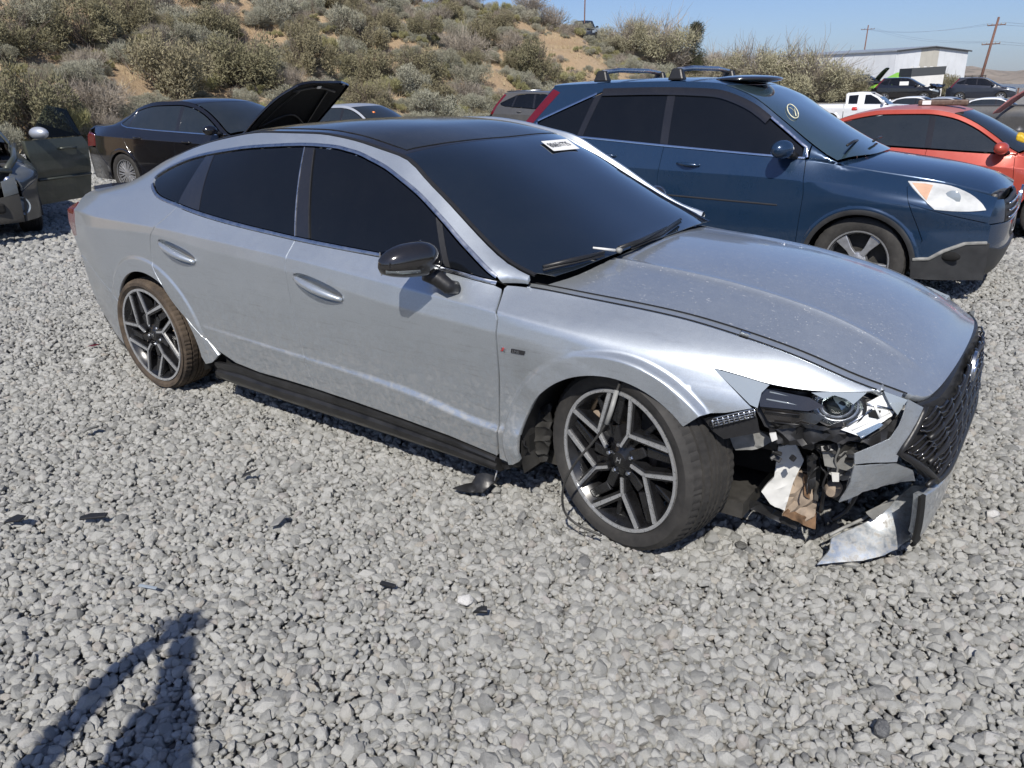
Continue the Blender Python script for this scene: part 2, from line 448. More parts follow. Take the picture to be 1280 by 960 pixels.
def tire_mat():
    m, nt, bs, N, L = newmat('tire_rubber')
    n = tex(nt, scale=9, detail=8, rough=.7); n2 = tex(nt, scale=60, detail=4)
    d = math_n(nt, 'MULTIPLY', ramp(nt, n.outputs[0], [(.35, .1), (.65, 1.0)]), ramp(nt, n2.outputs[0], [(.3, .5), (.7, 1.0)]))
    L.new(mix(nt, math_n(nt, 'MULTIPLY', d, .34), (.018, .0175, .017), (.115, .106, .096)), bs.inputs['Base Color'])
    bs.inputs['Roughness'].default_value = .75; bump(nt, bs, n2.outputs[0], .25, .004)
    m2, nt, bs, N, L = newmat('muddy_tire_rubber')
    n = tex(nt, scale=7, detail=8, rough=.7); n2 = tex(nt, scale=70, detail=4)
    L.new(ramp(nt, n.outputs[0], [(.3, (.022, .018, .015)), (.5, (.065, .048, .034)), (.75, (.14, .105, .072))]), bs.inputs['Base Color'])
    bs.inputs['Roughness'].default_value = .85; bump(nt, bs, n2.outputs[0], .35, .004)
tire_mat()
# ------------------------------------------------------------------ terrain
def to_rf(x, y):
    dx, dy = np.asarray(x, float)-CAM[0], np.asarray(y, float)-CAM[1]
    return dx*HR[0]+dy*HR[1], dx*HF[0]+dy*HF[1]
# foot of the bank runs straight from left-near to right-far
BK0 = np.array([-13.5, 25.0]); BKD = np.array([43.5, 50.0]); BKL = np.linalg.norm(BKD); BKD = BKD/BKL; BKN = np.array([-BKD[1], BKD[0]])
bank_h = pchip([-1.2, -.4, 0, .25, .41, .64, .82, .93, 1.04, 1.3], [17, 16, 14.5, 11.0, 8.4, 6.6, 4.3, 2.6, .6, 0])
def flat_z(x, y):
    r, f = to_rf(x, y)
    z = -.22*sstep(4.4, 8.0, np.asarray(y))*sstep(-6, -1, np.asarray(x)) + .08*sstep(-5, -8, np.asarray(x))*sstep(30, 20, np.asarray(y))
    z = z-.62*np.exp(-((f-46)/9)**2)*sstep(6, 16, r)+.45*sstep(52, 60, f)*sstep(10, 20, r)*sstep(140, 90, f)
    return z + .05*np.sin(np.asarray(x)*.21)*np.cos(np.asarray(y)*.17)*sstep(8, 20, np.hypot(r, f))
def bank_td(x, y):
    r, f = to_rf(x, y); q0, q1 = r-BK0[0], f-BK0[1]
    return (q0*BKD[0]+q1*BKD[1])/BKL, q0*BKN[0]+q1*BKN[1]
def bank_z(x, y):
    t, d = bank_td(x, y)
    H = bank_h(t); W = 2.6*H+3
    wob = .55*np.sin(t*23+1)+.5*np.sin(d*.55+t*31)+.35*np.sin(d*1.1-t*57)
    k = np.clip(d/W, 0, 1.6); z = H*np.where(k < 1, np.sin(np.clip(k, 0, 1)*math.pi/2)**1.15, 1+.05*(k-1))
    return z + wob*np.clip(H/8, 0, 1)*sstep(0, 4, d)*.8
def land_z(x, y):
    t, d = bank_td(x, y)
    return flat_z(x, y)+np.where(d > 0, bank_z(x, y), 0)

def ground_mats():
    m, nt, bs, N, L = newmat('gravel_ground')
    tc = N.new('ShaderNodeTexCoord'); P = tc.outputs['Object']
    v = tex(nt, 'voronoi', scale=26, vec=P); n = tex(nt, scale=.6, detail=6, vec=P); n2 = tex(nt, scale=60, detail=4, vec=P)
    cell = N.new('ShaderNodeSeparateColor'); L.new(v.outputs['Color'], cell.inputs[0])
    c = ramp(nt, cell.outputs[0], [(0, (.28, .275, .265)), (.5, (.36, .355, .34)), (1, (.44, .43, .41))])
    c = mix(nt, ramp(nt, v.outputs['Distance'], [(.3, 0.0), (.62, .7)]), c, (.05, .05, .05))
    c = mix(nt, ramp(nt, n.outputs[0], [(.45, 0.0), (.75, .35)]), c, (.33, .29, .23))
    c = mix(nt, ramp(nt, n2.outputs[0], [(.35, .25), (.65, 0.0)]), c, (.10, .10, .10))
    L.new(c, bs.inputs['Base Color']); bs.inputs['Roughness'].default_value = .95
    bump(nt, bs, math_n(nt, 'SUBTRACT', 1.0, v.outputs['Distance']), .9, .03)
    m, nt, bs, N, L = newmat('sandy_soil')
    n = tex(nt, scale=.35, detail=9, rough=.65); n2 = tex(nt, scale=6, detail=8, rough=.7); n3 = tex(nt, scale=40, detail=3)
    c = ramp(nt, n.outputs[0], [(.3, (.36, .25, .155)), (.5, (.42, .31, .20)), (.7, (.47, .37, .26))])
    c = mix(nt, ramp(nt, n2.outputs[0], [(.45, 0.0), (.7, .7)]), c, (.27, .22, .15))
    c = mix(nt, ramp(nt, n3.outputs[0], [(.3, .4), (.6, 0.0)]), c, (.2, .15, .1))
    L.new(c, bs.inputs['Base Color']); bs.inputs['Roughness'].default_value = 1.0; bs.inputs['Specular IOR Level'].default_value = .1
    bump(nt, bs, n2.outputs[0], .8, .15)
    m, nt, bs, N, L = newmat('far_hills')
    n = tex(nt, scale=.0016, detail=9, rough=.6); n2 = tex(nt, scale=.012, detail=6, rough=.7)
    c = ramp(nt, n.outputs[0], [(.35, (.24, .20, .165)), (.65, (.33, .28, .225))])
    c = mix(nt, ramp(nt, n2.outputs[0], [(.5, 0.0), (.62, .8)]), c, (.11, .10, .075))
    L.new(c, bs.inputs['Base Color']); bs.inputs['Roughness'].default_value = 1.0; bs.inputs['Specular IOR Level'].default_value = 0
ground_mats()

# one ground sheet out to the horizon
def sheet(name, rads, ang, zf, mat, kind='structure'):
    V = []; F = []
    for rr in rads:
        for a in ang:
            x = CAM[0]+rr*math.cos(a); y = CAM[1]+rr*math.sin(a); V.append((x, y, 0))
    V = np.array(V); V[:, 2] = zf(V[:, 0], V[:, 1])
    n = len(ang)
    for i in range(len(rads)-1):
        for j in range(n):
            j2 = (j+1) % n; F.append((i*n+j, i*n+j2, (i+1)*n+j2, (i+1)*n+j))
    o = mesh_obj(name, V, F, mat); tag(o, kind=kind); return o
def wob_ground(x, y):
    r = np.hypot(x-CAM[0], y-CAM[1])
    return flat_z(x, y)-.014*sstep(30, 12, r) - .004
rads = [0.02]+[0.6*1.085**i for i in range(0, 118)]+[12000]
rads = [r for r in rads if r < 9000]+[12000]
sheet('ground', rads, [2*math.pi*k/220 for k in range(220)], wob_ground, MAT['gravel_ground'])

# the sandy bank
def make_bank():
    V = []; F = []; nt_, nd = 150, 60
    ts = np.linspace(-.75, 1.25, nt_); ds = np.concatenate([[-1.2, -.3], np.linspace(.2, 70, nd-2)])
    for t in ts:
        for d in ds:
            dd = d + (.8*math.sin(t*40)+.5*math.sin(t*97+1))*(1 if d < 3 else 0)*.5
            r, f = BK0+BKD*BKL*t+BKN*dd; x, y = survey(r, f)
            z = float(flat_z(x, y))+ (float(bank_z(x, y))+.03 if dd > 0 else -.25)
            if d == -1.2: z -= .3
            V.append((x, y, z))
    for i in range(nt_-1):
        for j in range(nd-1):
            a = i*nd+j; F.append((a, a+1, a+nd+1, a+nd))
    o = mesh_obj('hillside', V, F, MAT['sandy_soil']); tag(o, kind='structure')
    if o.data.polygons[len(F)//2].normal.z < 0: o.data.flip_normals()
make_bank()

def make_mountains():
    V = []; F = []; na, nr = 160, 9
    for i in range(na):
        a = YAW - R(60)+R(120)*i/(na-1)
        k = (i/(na-1)-.5)*120
        h = 165+34*math.sin(k*.13+2)+26*math.sin(k*.41)+16*math.sin(k*.9+1)+9*math.sin(k*2.3)+5*math.sin(k*5.1)
        for j in range(nr):
            rr = 5200+j*380; s = [0, .1, .25, .42, .58, .75, .9, 1.0, .85][j]
            rug = 1+.10*math.sin(k*3.1+j*1.3)+.07*math.sin(k*7.7+j*2.1)
            V.append((CAM[0]+rr*math.cos(a), CAM[1]+rr*math.sin(a), -12+h*s*(rug if 0 < j < 7 else 1)))
    for i in range(na-1):
        for j in range(nr-1):
            a = i*nr+j; F.append((a, a+1, a+nr+1, a+nr))
    o = mesh_obj('mountains', V, F, MAT['far_hills']); tag(o, kind='structure')
    if o.data.polygons[10].normal.z < 0: o.data.flip_normals()
make_mountains()

# ------------------------------------------------------------------ gravel
def stone_mat(name='gravel_stone', tint=None):
    m, nt, bs, N, L = newmat(name)
    oi = N.new('ShaderNodeObjectInfo')
    tc = N.new('ShaderNodeTexCoord'); ad = N.new('ShaderNodeVectorMath'); ad.operation = 'ADD'
    cb = N.new('ShaderNodeCombineXYZ'); L.new(math_n(nt, 'MULTIPLY', oi.outputs['Random'], 37.0), cb.inputs[0]); L.new(cb.outputs[0], ad.inputs[1])
    L.new(tc.outputs['Object'], ad.inputs[0])
    n = tex(nt, scale=1.6, detail=7, rough=.7, vec=ad.outputs[0]); n2 = tex(nt, scale=7, detail=5, rough=.75, vec=ad.outputs[0])
    if tint is None:
        c = ramp(nt, oi.outputs['Random'], [(0, (0.128, 0.131, 0.134)), (.05, (0.270, 0.270, 0.257)), (.35, (0.378, 0.377, 0.353)), (.60, (0.439, 0.437, 0.411)),
                                            (.90, (0.472, 0.469, 0.444)), (.94, (0.405, 0.371, 0.316)), (.96, (0.371, 0.344, 0.324)), (.985, (0.525, 0.524, 0.504))])
    else:
        c = ramp(nt, n.outputs[0], [(.3, tuple(v*.9 for v in tint)), (.7, tint)])
    n3 = tex(nt, scale=22, detail=4, rough=.8, vec=ad.outputs[0])
    c = mix(nt, ramp(nt, n2.outputs[0], [(.36, .42), (.56, 0.0)]), c, (.30, .30, .285)); c = mix(nt, ramp(nt, n3.outputs[0], [(.36, .35), (.50, 0.0)]), c, (.26, .26, .25)); c = mix(nt, ramp(nt, n3.outputs[0], [(.56, 0.0), (.70, .5)]), c, (.62, .615, .59))
    c = mix(nt, ramp(nt, n.outputs[0], [(.45, 0.0), (.75, .35)]), c, (.48, .475, .455))
    L.new(c, bs.inputs['Base Color']); bs.inputs['Roughness'].default_value = .92; bs.inputs['Specular IOR Level'].default_value = .25
    bump(nt, bs, n2.outputs[0], .5, .10)
    return m
stone_mat()
def stone_mesh(seed, mat, sub=3):
    r = np.random.default_rng(seed); n = int(r.integers(11, 18))
    P = r.normal(size=(n, 3)); P /= np.linalg.norm(P, axis=1, keepdims=True)
    for _ in range(30):                                     # spread the corners a little
        D = P[:, None]-P[None]; L = np.linalg.norm(D, axis=2)+np.eye(n); P = P+(D/L[..., None]**3).sum(1)*.01; P /= np.linalg.norm(P, axis=1, keepdims=True)
    P = P*r.uniform(.82, 1.12, (n, 1))*np.array([1.0, r.uniform(.62, .92), r.uniform(.48, .78)])
    bm = bmesh.new()
    for p in P: bm.verts.new(p)
    h = bmesh.ops.convex_hull(bm, input=bm.verts)
    bmesh.ops.delete(bm, geom=[g for g in h['geom_interior'] if isinstance(g, bmesh.types.BMVert)], context='VERTS')
    bmesh.ops.dissolve_limit(bm, angle_limit=R(14), verts=bm.verts, edges=bm.edges)
    bmesh.ops.bevel(bm, geom=list(bm.edges), offset=.06, segments=2, profile=.6, affect='EDGES', clamp_overlap=True)
    bmesh.ops.recalc_face_normals(bm, faces=bm.faces)
    me = bpy.data.meshes.new('gravel_stone'); bm.to_mesh(me); bm.free()
    me.materials.append(mat); me.polygons.foreach_set('use_smooth', np.ones(len(me.polygons), bool)); me.set_sharp_from_angle(angle=R(24)); return me
stones = bpy.data.collections.new('gravel_stones')
NST = 16
for i in range(NST):
    stones.objects.link(bpy.data.objects.new('gravel_stone_%02d' % i, stone_mesh(100+i, MAT['gravel_stone'], 3 if i < 16 else 2)))

def gravel_points():
    out = []
    def band(d0, d1, sp, s0, zoff, sd):
        r = np.random.default_rng(sd)
        nx = int(2*d1/sp)+2; ny = int(2*d1/(sp*.866))+2
        i, j = np.meshgrid(np.arange(nx), np.arange(ny))
        X = (i+(j % 2)*.5)*sp-d1; Y = j*sp*.866-d1
        X = X.ravel()+r.uniform(-.36, .36, X.size)*sp; Y = Y.ravel()+r.uniform(-.36, .36, Y.size)*sp
        d = np.hypot(X, Y); k = (d > d0) & (d < d1) & (Y > .9) & (np.abs(X) < Y*.80+.55)
        X, Y = X[k], Y[k]
        wx = CAM[0]+HR[0]*X+HF[0]*Y; wy = CAM[1]+HR[1]*X+HF[1]*Y
        t, dd = bank_td(wx, wy); kk = dd < -.2+r.normal(0, .5, len(dd)); wx, wy, X, Y = wx[kk], wy[kk], X[kk], Y[kk]
        n = len(wx)
        s = s0*np.exp(r.normal(0, .36, n)); s = np.clip(s, s0*.45, s0*2.2)
        big = r.random(n) < .012; s = np.where(big, s*1.35, s)
        z = flat_z(wx, wy)+zoff+r.normal(0, .0035, n)+.006*np.sin(wx*2.3)*np.sin(wy*2.9+.5)
        rot = np.stack([r.normal(0, .45, n), r.normal(0, .45, n), r.uniform(0, 6.283, n)], 1)
        out.append((np.stack([wx, wy, z], 1), rot, s[:, None]*np.exp(r.normal(0, .10, (n, 3))), r.integers(0, NST, n)))
    band(0, 5.2, .0258, .0162, .002, 1)
    band(0, 5.2, .030, .0158, -.007, 2); band(0, 4.6, .0270, .0085, -.010, 6)
    band(5.2, 9, .030, .0180, .001, 3)
    band(9, 15, .055, .034, -.002, 4)
    band(15, 27, .10, .056, -.012, 5)
    return [np.concatenate([o[k] for o in out]) for k in range(4)]
GP, GR, GS, GI = gravel_points()
me = bpy.data.meshes.new('gravel'); me.vertices.add(len(GP)); me.vertices.foreach_set('co', GP.astype(np.float32).ravel())
a = me.attributes.new('rot', 'FLOAT_VECTOR', 'POINT'); a.data.foreach_set('vector', GR.astype(np.float32).ravel())
a = me.attributes.new('scl', 'FLOAT_VECTOR', 'POINT'); a.data.foreach_set('vector', GS.astype(np.float32).ravel())
a = me.attributes.new('pick', 'INT', 'POINT'); a.data.foreach_set('value', GI.astype(np.int32))
gravel = link(bpy.data.objects.new('gravel', me)); tag(gravel, 'loose layer of crushed light grey stone covering the yard', kind='stuff')
def scatter_nodes(name, coll):
    ng = bpy.data.node_groups.new(name, 'GeometryNodeTree')
    ng.interface.new_socket('Geometry', in_out='INPUT', socket_type='NodeSocketGeometry')
    ng.interface.new_socket('Geometry', in_out='OUTPUT', socket_type='NodeSocketGeometry')
    N, L = ng.nodes, ng.links
    gi = N.new('NodeGroupInput'); go = N.new('NodeGroupOutput'); ip = N.new('GeometryNodeInstanceOnPoints')
    ci = N.new('GeometryNodeCollectionInfo'); ci.inputs['Collection'].default_value = coll
    ci.inputs['Separate Children'].default_value = True; ci.inputs['Reset Children'].default_value = True
    def attr(n, t):
        q = N.new('GeometryNodeInputNamedAttribute'); q.data_type = t; q.inputs['Name'].default_value = n; return q.outputs['Attribute']
    L.new(gi.outputs[0], ip.inputs['Points']); L.new(ci.outputs[0], ip.inputs['Instance']); ip.inputs['Pick Instance'].default_value = True
    L.new(attr('pick', 'INT'), ip.inputs['Instance Index'])
    er = N.new('FunctionNodeEulerToRotation'); L.new(attr('rot', 'FLOAT_VECTOR'), er.inputs[0]); L.new(er.outputs[0], ip.inputs['Rotation'])
    L.new(attr('scl', 'FLOAT_VECTOR'), ip.inputs['Scale']); L.new(ip.outputs[0], go.inputs[0])
    return ng
# ------------------------------------------------------------------ car bodies
class Body:
    """side of a car as y(x,z): lengthwise rails joined by smooth cross-sections"""
    def __init__(s, rails, crease=(), w=.10, bulge=None, arches=(), flare=.012, flare_w=.075, yf=None):
        s.Y = []; s.Z = []
        for r in rails:
            a = np.array(r, float); a = a[np.argsort(a[:, 0])]
            s.Y.append(smooth1(a[:, 0], a[:, 1], w)); s.Z.append(smooth1(a[:, 0], a[:, 2], w))
        s.crease = crease if isinstance(crease, dict) else {k: None for k in crease}; s.bulge = bulge or {}; s.arches = arches; s.flare = flare; s.fw = flare_w; s.yf = yf
    def rail(s, k, x): return s.Y[k](x), s.Z[k](x)
    def y(s, x, z):
        x = np.asarray(x, float); z = np.asarray(z, float); K = len(s.Y)
        Y = np.stack([f(x) for f in s.Y]); Z = np.stack([f(x) for f in s.Z])
        for k in range(1, K): Z[k] = np.maximum(Z[k], Z[k-1]+.004)
        d = (Y[1:]-Y[:-1])/(Z[1:]-Z[:-1])
        up = np.empty_like(Y); dn = np.empty_like(Y)
        up[:-1] = d; up[-1] = d[-1]; dn[1:] = d; dn[0] = d[0]
        for k in range(1, K-1):
            h0 = Z[k]-Z[k-1]; h1 = Z[k+1]-Z[k]; m = (d[k-1]*h1+d[k]*h0)/(h0+h1)
            w = 0.0 if k not in s.crease else (1.0 if s.crease[k] is None else sstep(s.crease[k][1], s.crease[k][0], x))
            up[k] = m*(1-w)+d[k]*w; dn[k] = m*(1-w)+d[k-1]*w
        out = Y[0]+(z-Z[0])*d[0]*.5
        for k in range(K-1):
            h = Z[k+1]-Z[k]; t = (z-Z[k])/h
            v = Y[k]*(1+2*t)*(1-t)**2+h*up[k]*t*(1-t)**2+Y[k+1]*t*t*(3-2*t)+h*dn[k+1]*t*t*(t-1)
            if k in s.bulge: v = v+s.bulge[k]*4*t*(1-t)
            out = np.where(t >= 0, v, out)
        t = z-Z[-1]; out = np.where(t > 0, Y[-1]+t*d[-1], out)
        for (ax, az, ar) in s.arches:
            q = np.hypot(x-ax, z-az)-ar
            if s.yf: out = out+np.clip((s.yf if ax > 0 else s.yf+.006)-out, .002, .030 if ax > 0 else .009)*(1-sstep(s.fw*.82, s.fw*1.10, q))*(z < az+ar+.2)
            else: out = out+s.flare*(1-sstep(s.fw*.70, s.fw*1.15, q))*(z < az+ar+.2)
        return out
    def grid(s, lo, hi, res):
        xs = np.arange(lo[0]+res*.4, hi[0], res); out = []
        Zr = np.stack([f(xs) for f in s.Z])
        for i, x in enumerate(xs):
            zs = []
            for k in range(len(s.Z)):
                zs += [Zr[k, i]-.007, Zr[k, i], Zr[k, i]+.007] if k in s.crease else [Zr[k, i]]
            zs = sorted(zs); add = []
            for a, b in zip(zs[:-1], zs[1:]):
                n = int((b-a)/res); add += [a+(b-a)*j/(n+1) for j in range(1, n+1)]
            zs = sorted(zs+add); keep = []
            for z in zs:
                if not keep or z-keep[-1] > .005: keep.append(z)
            out += [(x, z) for z in keep]
        G = np.array(out)
        for (ax, az, ar) in s.arches:
            q = np.hypot(G[:, 0]-ax, G[:, 1]-az); G = G[~((q < ar+s.fw*1.25) & (q > ar-.02))]
            ring = []
            for dr in (.012, .035, s.fw*.62, s.fw*.70, s.fw*.78, s.fw*.86, s.fw*.94, s.fw*1.02, s.fw*1.09, s.fw*1.16, s.fw*1.23):
                n = int(2*math.pi*ar/(res*.7)); ring += [(ax+(ar+dr)*math.cos(2*math.pi*j/n), az+(ar+dr)*math.sin(2*math.pi*j/n)) for j in range(n)]
            G = np.vstack([G, ring])
        return G[(G[:, 0] > lo[0]) & (G[:, 0] < hi[0]) & (G[:, 1] > lo[1]) & (G[:, 1] < hi[1])]
    def F(s, side=-1, ax='y'):
        def f(Q):
            x, z = Q[:, 0], Q[:, 1]; return np.stack([x, side*s.y(x, z), z], 1)
        return f
class Top:
    """bonnet, screens and roof as z(x,y) between two edge rails and a centre line"""
    def __init__(s, body, k, centre, p=2.3, w=.08, ridges=(), dz=0.0):
        a = np.array(centre, float); a = a[np.argsort(a[:, 0])]
        s.c = smooth1(a[:, 0], a[:, 1], w); s.b = body; s.k = k; s.p = p; s.ridges = ridges; s.dz = dz
    def z(s, x, y):
        ye, ze = s.b.rail(s.k, x); t = np.abs(y)/ye
        r = ze+(s.c(x)-ze)*(1-t**s.p)+s.dz
        for (yc, wd, h, x0, x1) in s.ridges:
            u = np.abs(np.abs(y)-yc); r = r+h*np.exp(-u/wd)*sstep(x0, x0+.15, x)*sstep(x1, x1-.25, x)
        return r
    def F(s):
        return lambda Q: np.stack([Q[:, 0], Q[:, 1], s.z(Q[:, 0], Q[:, 1])], 1)
class Nose:
    def __init__(s, xz, c, p, sgn=1):
        a = np.array(xz, float); a = a[np.argsort(a[:, 0])]; s.x0 = smooth1(a[:, 0], a[:, 1], .03); s.c = c; s.p = p; s.sgn = sgn
    def x(s, y, z): return s.x0(z)-s.sgn*s.c*np.abs(y)**s.p
    def F(s): return lambda Q: np.stack([s.x(Q[:, 0], Q[:, 1]), Q[:, 0], Q[:, 1]], 1)

def side_strip(name, body, path, width, h, mat, parent, side=-1, res=.04, label=None):
    """a raised moulding following a path in (x,z) on the body side"""
    P = np.array(resample(path, res, closed=False)); n = len(P)
    T = np.gradient(P, axis=0); T /= np.linalg.norm(T, axis=1, keepdims=True)+1e-9; S = np.stack([-T[:, 1], T[:, 0]], 1)
    F = body.F(side); V = []; fc = []
    w = np.full(n, width) if not hasattr(width, '__len__') else np.interp(np.linspace(0, 1, n), np.linspace(0, 1, len(width)), width)
    for q, off in ((-.5, -.006), (-.5, h*.7), (-.25, h), (.25, h), (.5, h*.7), (.5, -.006)):
        X = P+S*(w*q)[:, None]; A = F(X); N = normals_of(F, X); N *= np.sign(N[:, 1:2]*side); V.append(A+N*off)
    V = np.array(V); m = len(V); VV = V.transpose(1, 0, 2).reshape(-1, 3)
    for i in range(n-1):
        for j in range(m-1): fc.append((i*m+j, i*m+j+1, (i+1)*m+j+1, (i+1)*m+j))
    fc.append(tuple(range(m))); fc.append(tuple((n-1)*m+j for j in range(m)))
    mb = MB().add(VV, fc); o = mb.build(name, mat, parent, auto=45)
    if label: o['label'] = label
    return o
def space_strip(P, N, width, h, mat, name, parent):
    """the same along a 3D path with given normals"""
    P = np.array(P, float); N = np.array(N, float); n = len(P); T = np.gradient(P, axis=0)
    S = np.cross(N, T); S /= np.linalg.norm(S, axis=1, keepdims=True)+1e-9; V = []; fc = []
    for q, off in ((-.5, -.006), (-.5, h*.7), (-.25, h), (.25, h), (.5, h*.7), (.5, -.006)): V.append(P+S*width*q+N*off)
    VV = np.array(V).transpose(1, 0, 2).reshape(-1, 3); m = 6
    for i in range(n-1):
        for j in range(m-1): fc.append((i*m+j, i*m+j+1, (i+1)*m+j+1, (i+1)*m+j))
    return MB().add(VV, fc).build(name, mat, parent, auto=45)

# ---- wheels: axle along local y, the outer face towards -y
def tread_tyre(Rt, Rr, W, n=150, mat=None, parent=None, flat=0.0, blocks=True):
    prof = [(Rr-.012, -W*.36), (Rr+.001, -W*.43), (Rr+.012, -W*.47), (Rr+(Rt-Rr)*.35, -W*.505), (Rr+(Rt-Rr)*.62, -W*.51), (Rt-.022, -W*.475), (Rt-.009, -W*.44)]
    half = []
    g = [-.44, -.30, -.293, -.262, -.255, -.125, -.118, -.085, -.078, -.028, -.022]
    dep = [.006, 0.0, .009, .009, 0.0, 0.0, .009, .009, 0.0, 0.0, .006]
    for a, d in zip(g, dep): half.append((Rt-d-.02*abs(a)**2, a*W))
    full = prof + half[1:] + [(r, -y) for r, y in reversed(half[1:])] + [(r, -y) for r, y in reversed(prof)]
    V = []; F = []; m = len(full)
    for k in range(n):
        a = 2*math.pi*k/n
        for j, (r, y) in enumerate(full):
            rr = r
            if blocks and r > Rt-.012:
                ya = abs(y)/W
                sk = int(k + (ya*16 if y > 0 else -ya*16)) % 3
                if sk == 0 and ya > .295: rr = r-.0036
                if sk == 1 and .12 < ya < .26: rr = r-.003
                if sk == 2 and ya < .08: rr = r-.002
            x, z = rr*math.cos(a), rr*math.sin(a)
            if flat and z < 0:
                lim = -(Rt-flat)
                if z < lim:
                    y = y*(1+.10*min(1, (lim-z)/flat)); z = lim+(z-lim)*.15
            V.append((x, y, z))
    for k in range(n):
        k2 = (k+1) % n
        for j in range(m-1): F.append((k*m+j, k*m+j+1, k2*m+j+1, k2*m+j))
    return MB().add(V, F).build('wheel', mat, parent, auto=35)
def turn(poly, a):
    c, s = math.cos(a), math.sin(a); return [(p[0]*c-p[1]*s, p[0]*s+p[1]*c) for p in poly]
def spoke_prism(mb, poly, y0, y1, ins=0.0):
    n = len(poly); cx = sum(p[0] for p in poly)/n; cz = sum(p[1] for p in poly)/n
    A = [(p[0], y0, p[1]) for p in poly]; B = [(p[0]+(p[0]-cx)*ins, y1, p[1]+(p[1]-cz)*ins) for p in poly]
    V = A+B; F = [tuple(range(n)), tuple(range(2*n-1, n-1, -1))]+[(i, i+n, (i+1) % n+n, (i+1) % n) for i in range(n)]
    mb.add(V, F)
def bar2(a, b, wa, wb):
    d = np.array(b, float)-np.array(a, float); d /= np.linalg.norm(d); s = np.array([-d[1], d[0]])
    a = np.array(a, float); b = np.array(b, float)
    return [tuple(a-s*wa/2), tuple(b-s*wb/2), tuple(b+s*wb/2), tuple(a+s*wa/2)]
def pol(r, deg): return (r*math.cos(R(deg)), r*math.sin(R(deg)))

def sport_wheel(parent, pos, steer, roll, side, camber=0, flat=0.0, mat='tire_rubber', lab=None, W=.245, Rt=.338):
    Rr = .260
    t = tread_tyre(Rt, Rr, W, 210, MAT[mat], parent, flat)
    t.location = pos; t.rotation_euler = (camber, 0, steer+(0 if side < 0 else math.pi))
    if lab: t['label'] = lab
    hold = t
    o = MB().lathe([(.249, -W*.462), (.254, -W*.470), (.261, -W*.468), (.262, -W*.43), (.249, -W*.42)], 96, closed=True).build('rim_lip', MAT['machined_alloy'], hold, auto=40)
    MB().lathe([(.252, -W*.455), (.242, -W*.40), (.222, -W*.30), (.212, -.02), (.225, .06), (.240, W*.42)], 80).build('rim_barrel', MAT['wheel_black'], hold, auto=50)
    face = MB(); body = MB(); dark = MB(); yo = -W*.452
    for k in range(5):
        a = roll+k*72
        node = pol(.122, a); e1 = pol(.249, a+10); e2 = pol(.249, a-40); inn = pol(.062, a+9)
        for (p, q, w0, w1) in ((inn, node, .010, .011), (node, e1, .011, .014), (node, e2, .011, .016)):
            spoke_prism(face, bar2(p, q, w0, w1), yo+.006, yo-.0005)
            spoke_prism(body, bar2(p, q, w0+.020, w1+.020), yo+.050, yo+.0062, -.02)
        spoke_prism(face, [pol(.0070, 60*i) for i in range(6)] and [(node[0]+pol(.0070, 60*i)[0], node[1]+pol(.0070, 60*i)[1]) for i in range(6)], yo+.0055, yo-.0002)
        b0 = pol(.05, a+34); b1 = pol(.13, a+36); b2 = pol(.244, a+22)
        spoke_prism(dark, bar2(b0, b1, .044, .040), yo+.06, yo+.018, -.12); spoke_prism(dark, bar2(b1, b2, .040, .034), yo+.06, yo+.020, -.1)
        b3 = pol(.244, a-18); spoke_prism(dark, bar2(pol(.06, a-4), b3, .030, .020), yo+.07, yo+.03, -.1)
    body.build('spoke_backing', MAT['wheel_black'], hold, bevel=.002); face.build('spoke_face', MAT['machined_alloy'], hold)
    dark.build('spoke', MAT['wheel_black'], hold, bevel=.004)
    MB().lathe([(0, yo+.012), (.028, yo+.012), (.033, yo+.016), (.058, yo+.022), (.075, yo+.032), (.078, yo+.08), (0, yo+.08)], 40).build('hub', MAT['wheel_black'], hold, auto=35)
    em = MB()
    for dx in (-.008, .008): em.box((dx, yo+.0105, 0), (.004, .004, .022), (0, .25, 0))
    em.box((0, yo+.0105, 0), (.016, .004, .004), (0, -.3, 0)); em.build('hub_emblem', MAT['chrome'], hold)
    for k in range(5):
        x, z = pol(.055, roll+k*72+30)
        MB().lathe([(0, -.012), (.007, -.012), (.0095, -.008), (.0095, .012)], 6, c=(x, yo+.024, z)).build('lug_nut', MAT['dull_chrome'], hold)
    MB().lathe([(.06, .005), (.155, .005), (.155, .03), (.06, .03)], 60, closed=True).build('brake_disc', MAT['brake_iron'], hold, auto=40)
    MB().lathe([(0, -.005), (.078, -.005), (.085, .005)], 30).build('disc_hat', MAT['rust_dust'], hold, auto=40)
    cp = MB().box((-.155, .0, .02), (.06, .10, .20)); cp.build('brake_caliper', MAT['rust_dust'], hold, bevel=.012)
    MB().lathe([(0, .05), (.20, .05), (.20, .055)], 30).build('backing_plate', MAT['dark_void'], hold)
    return t
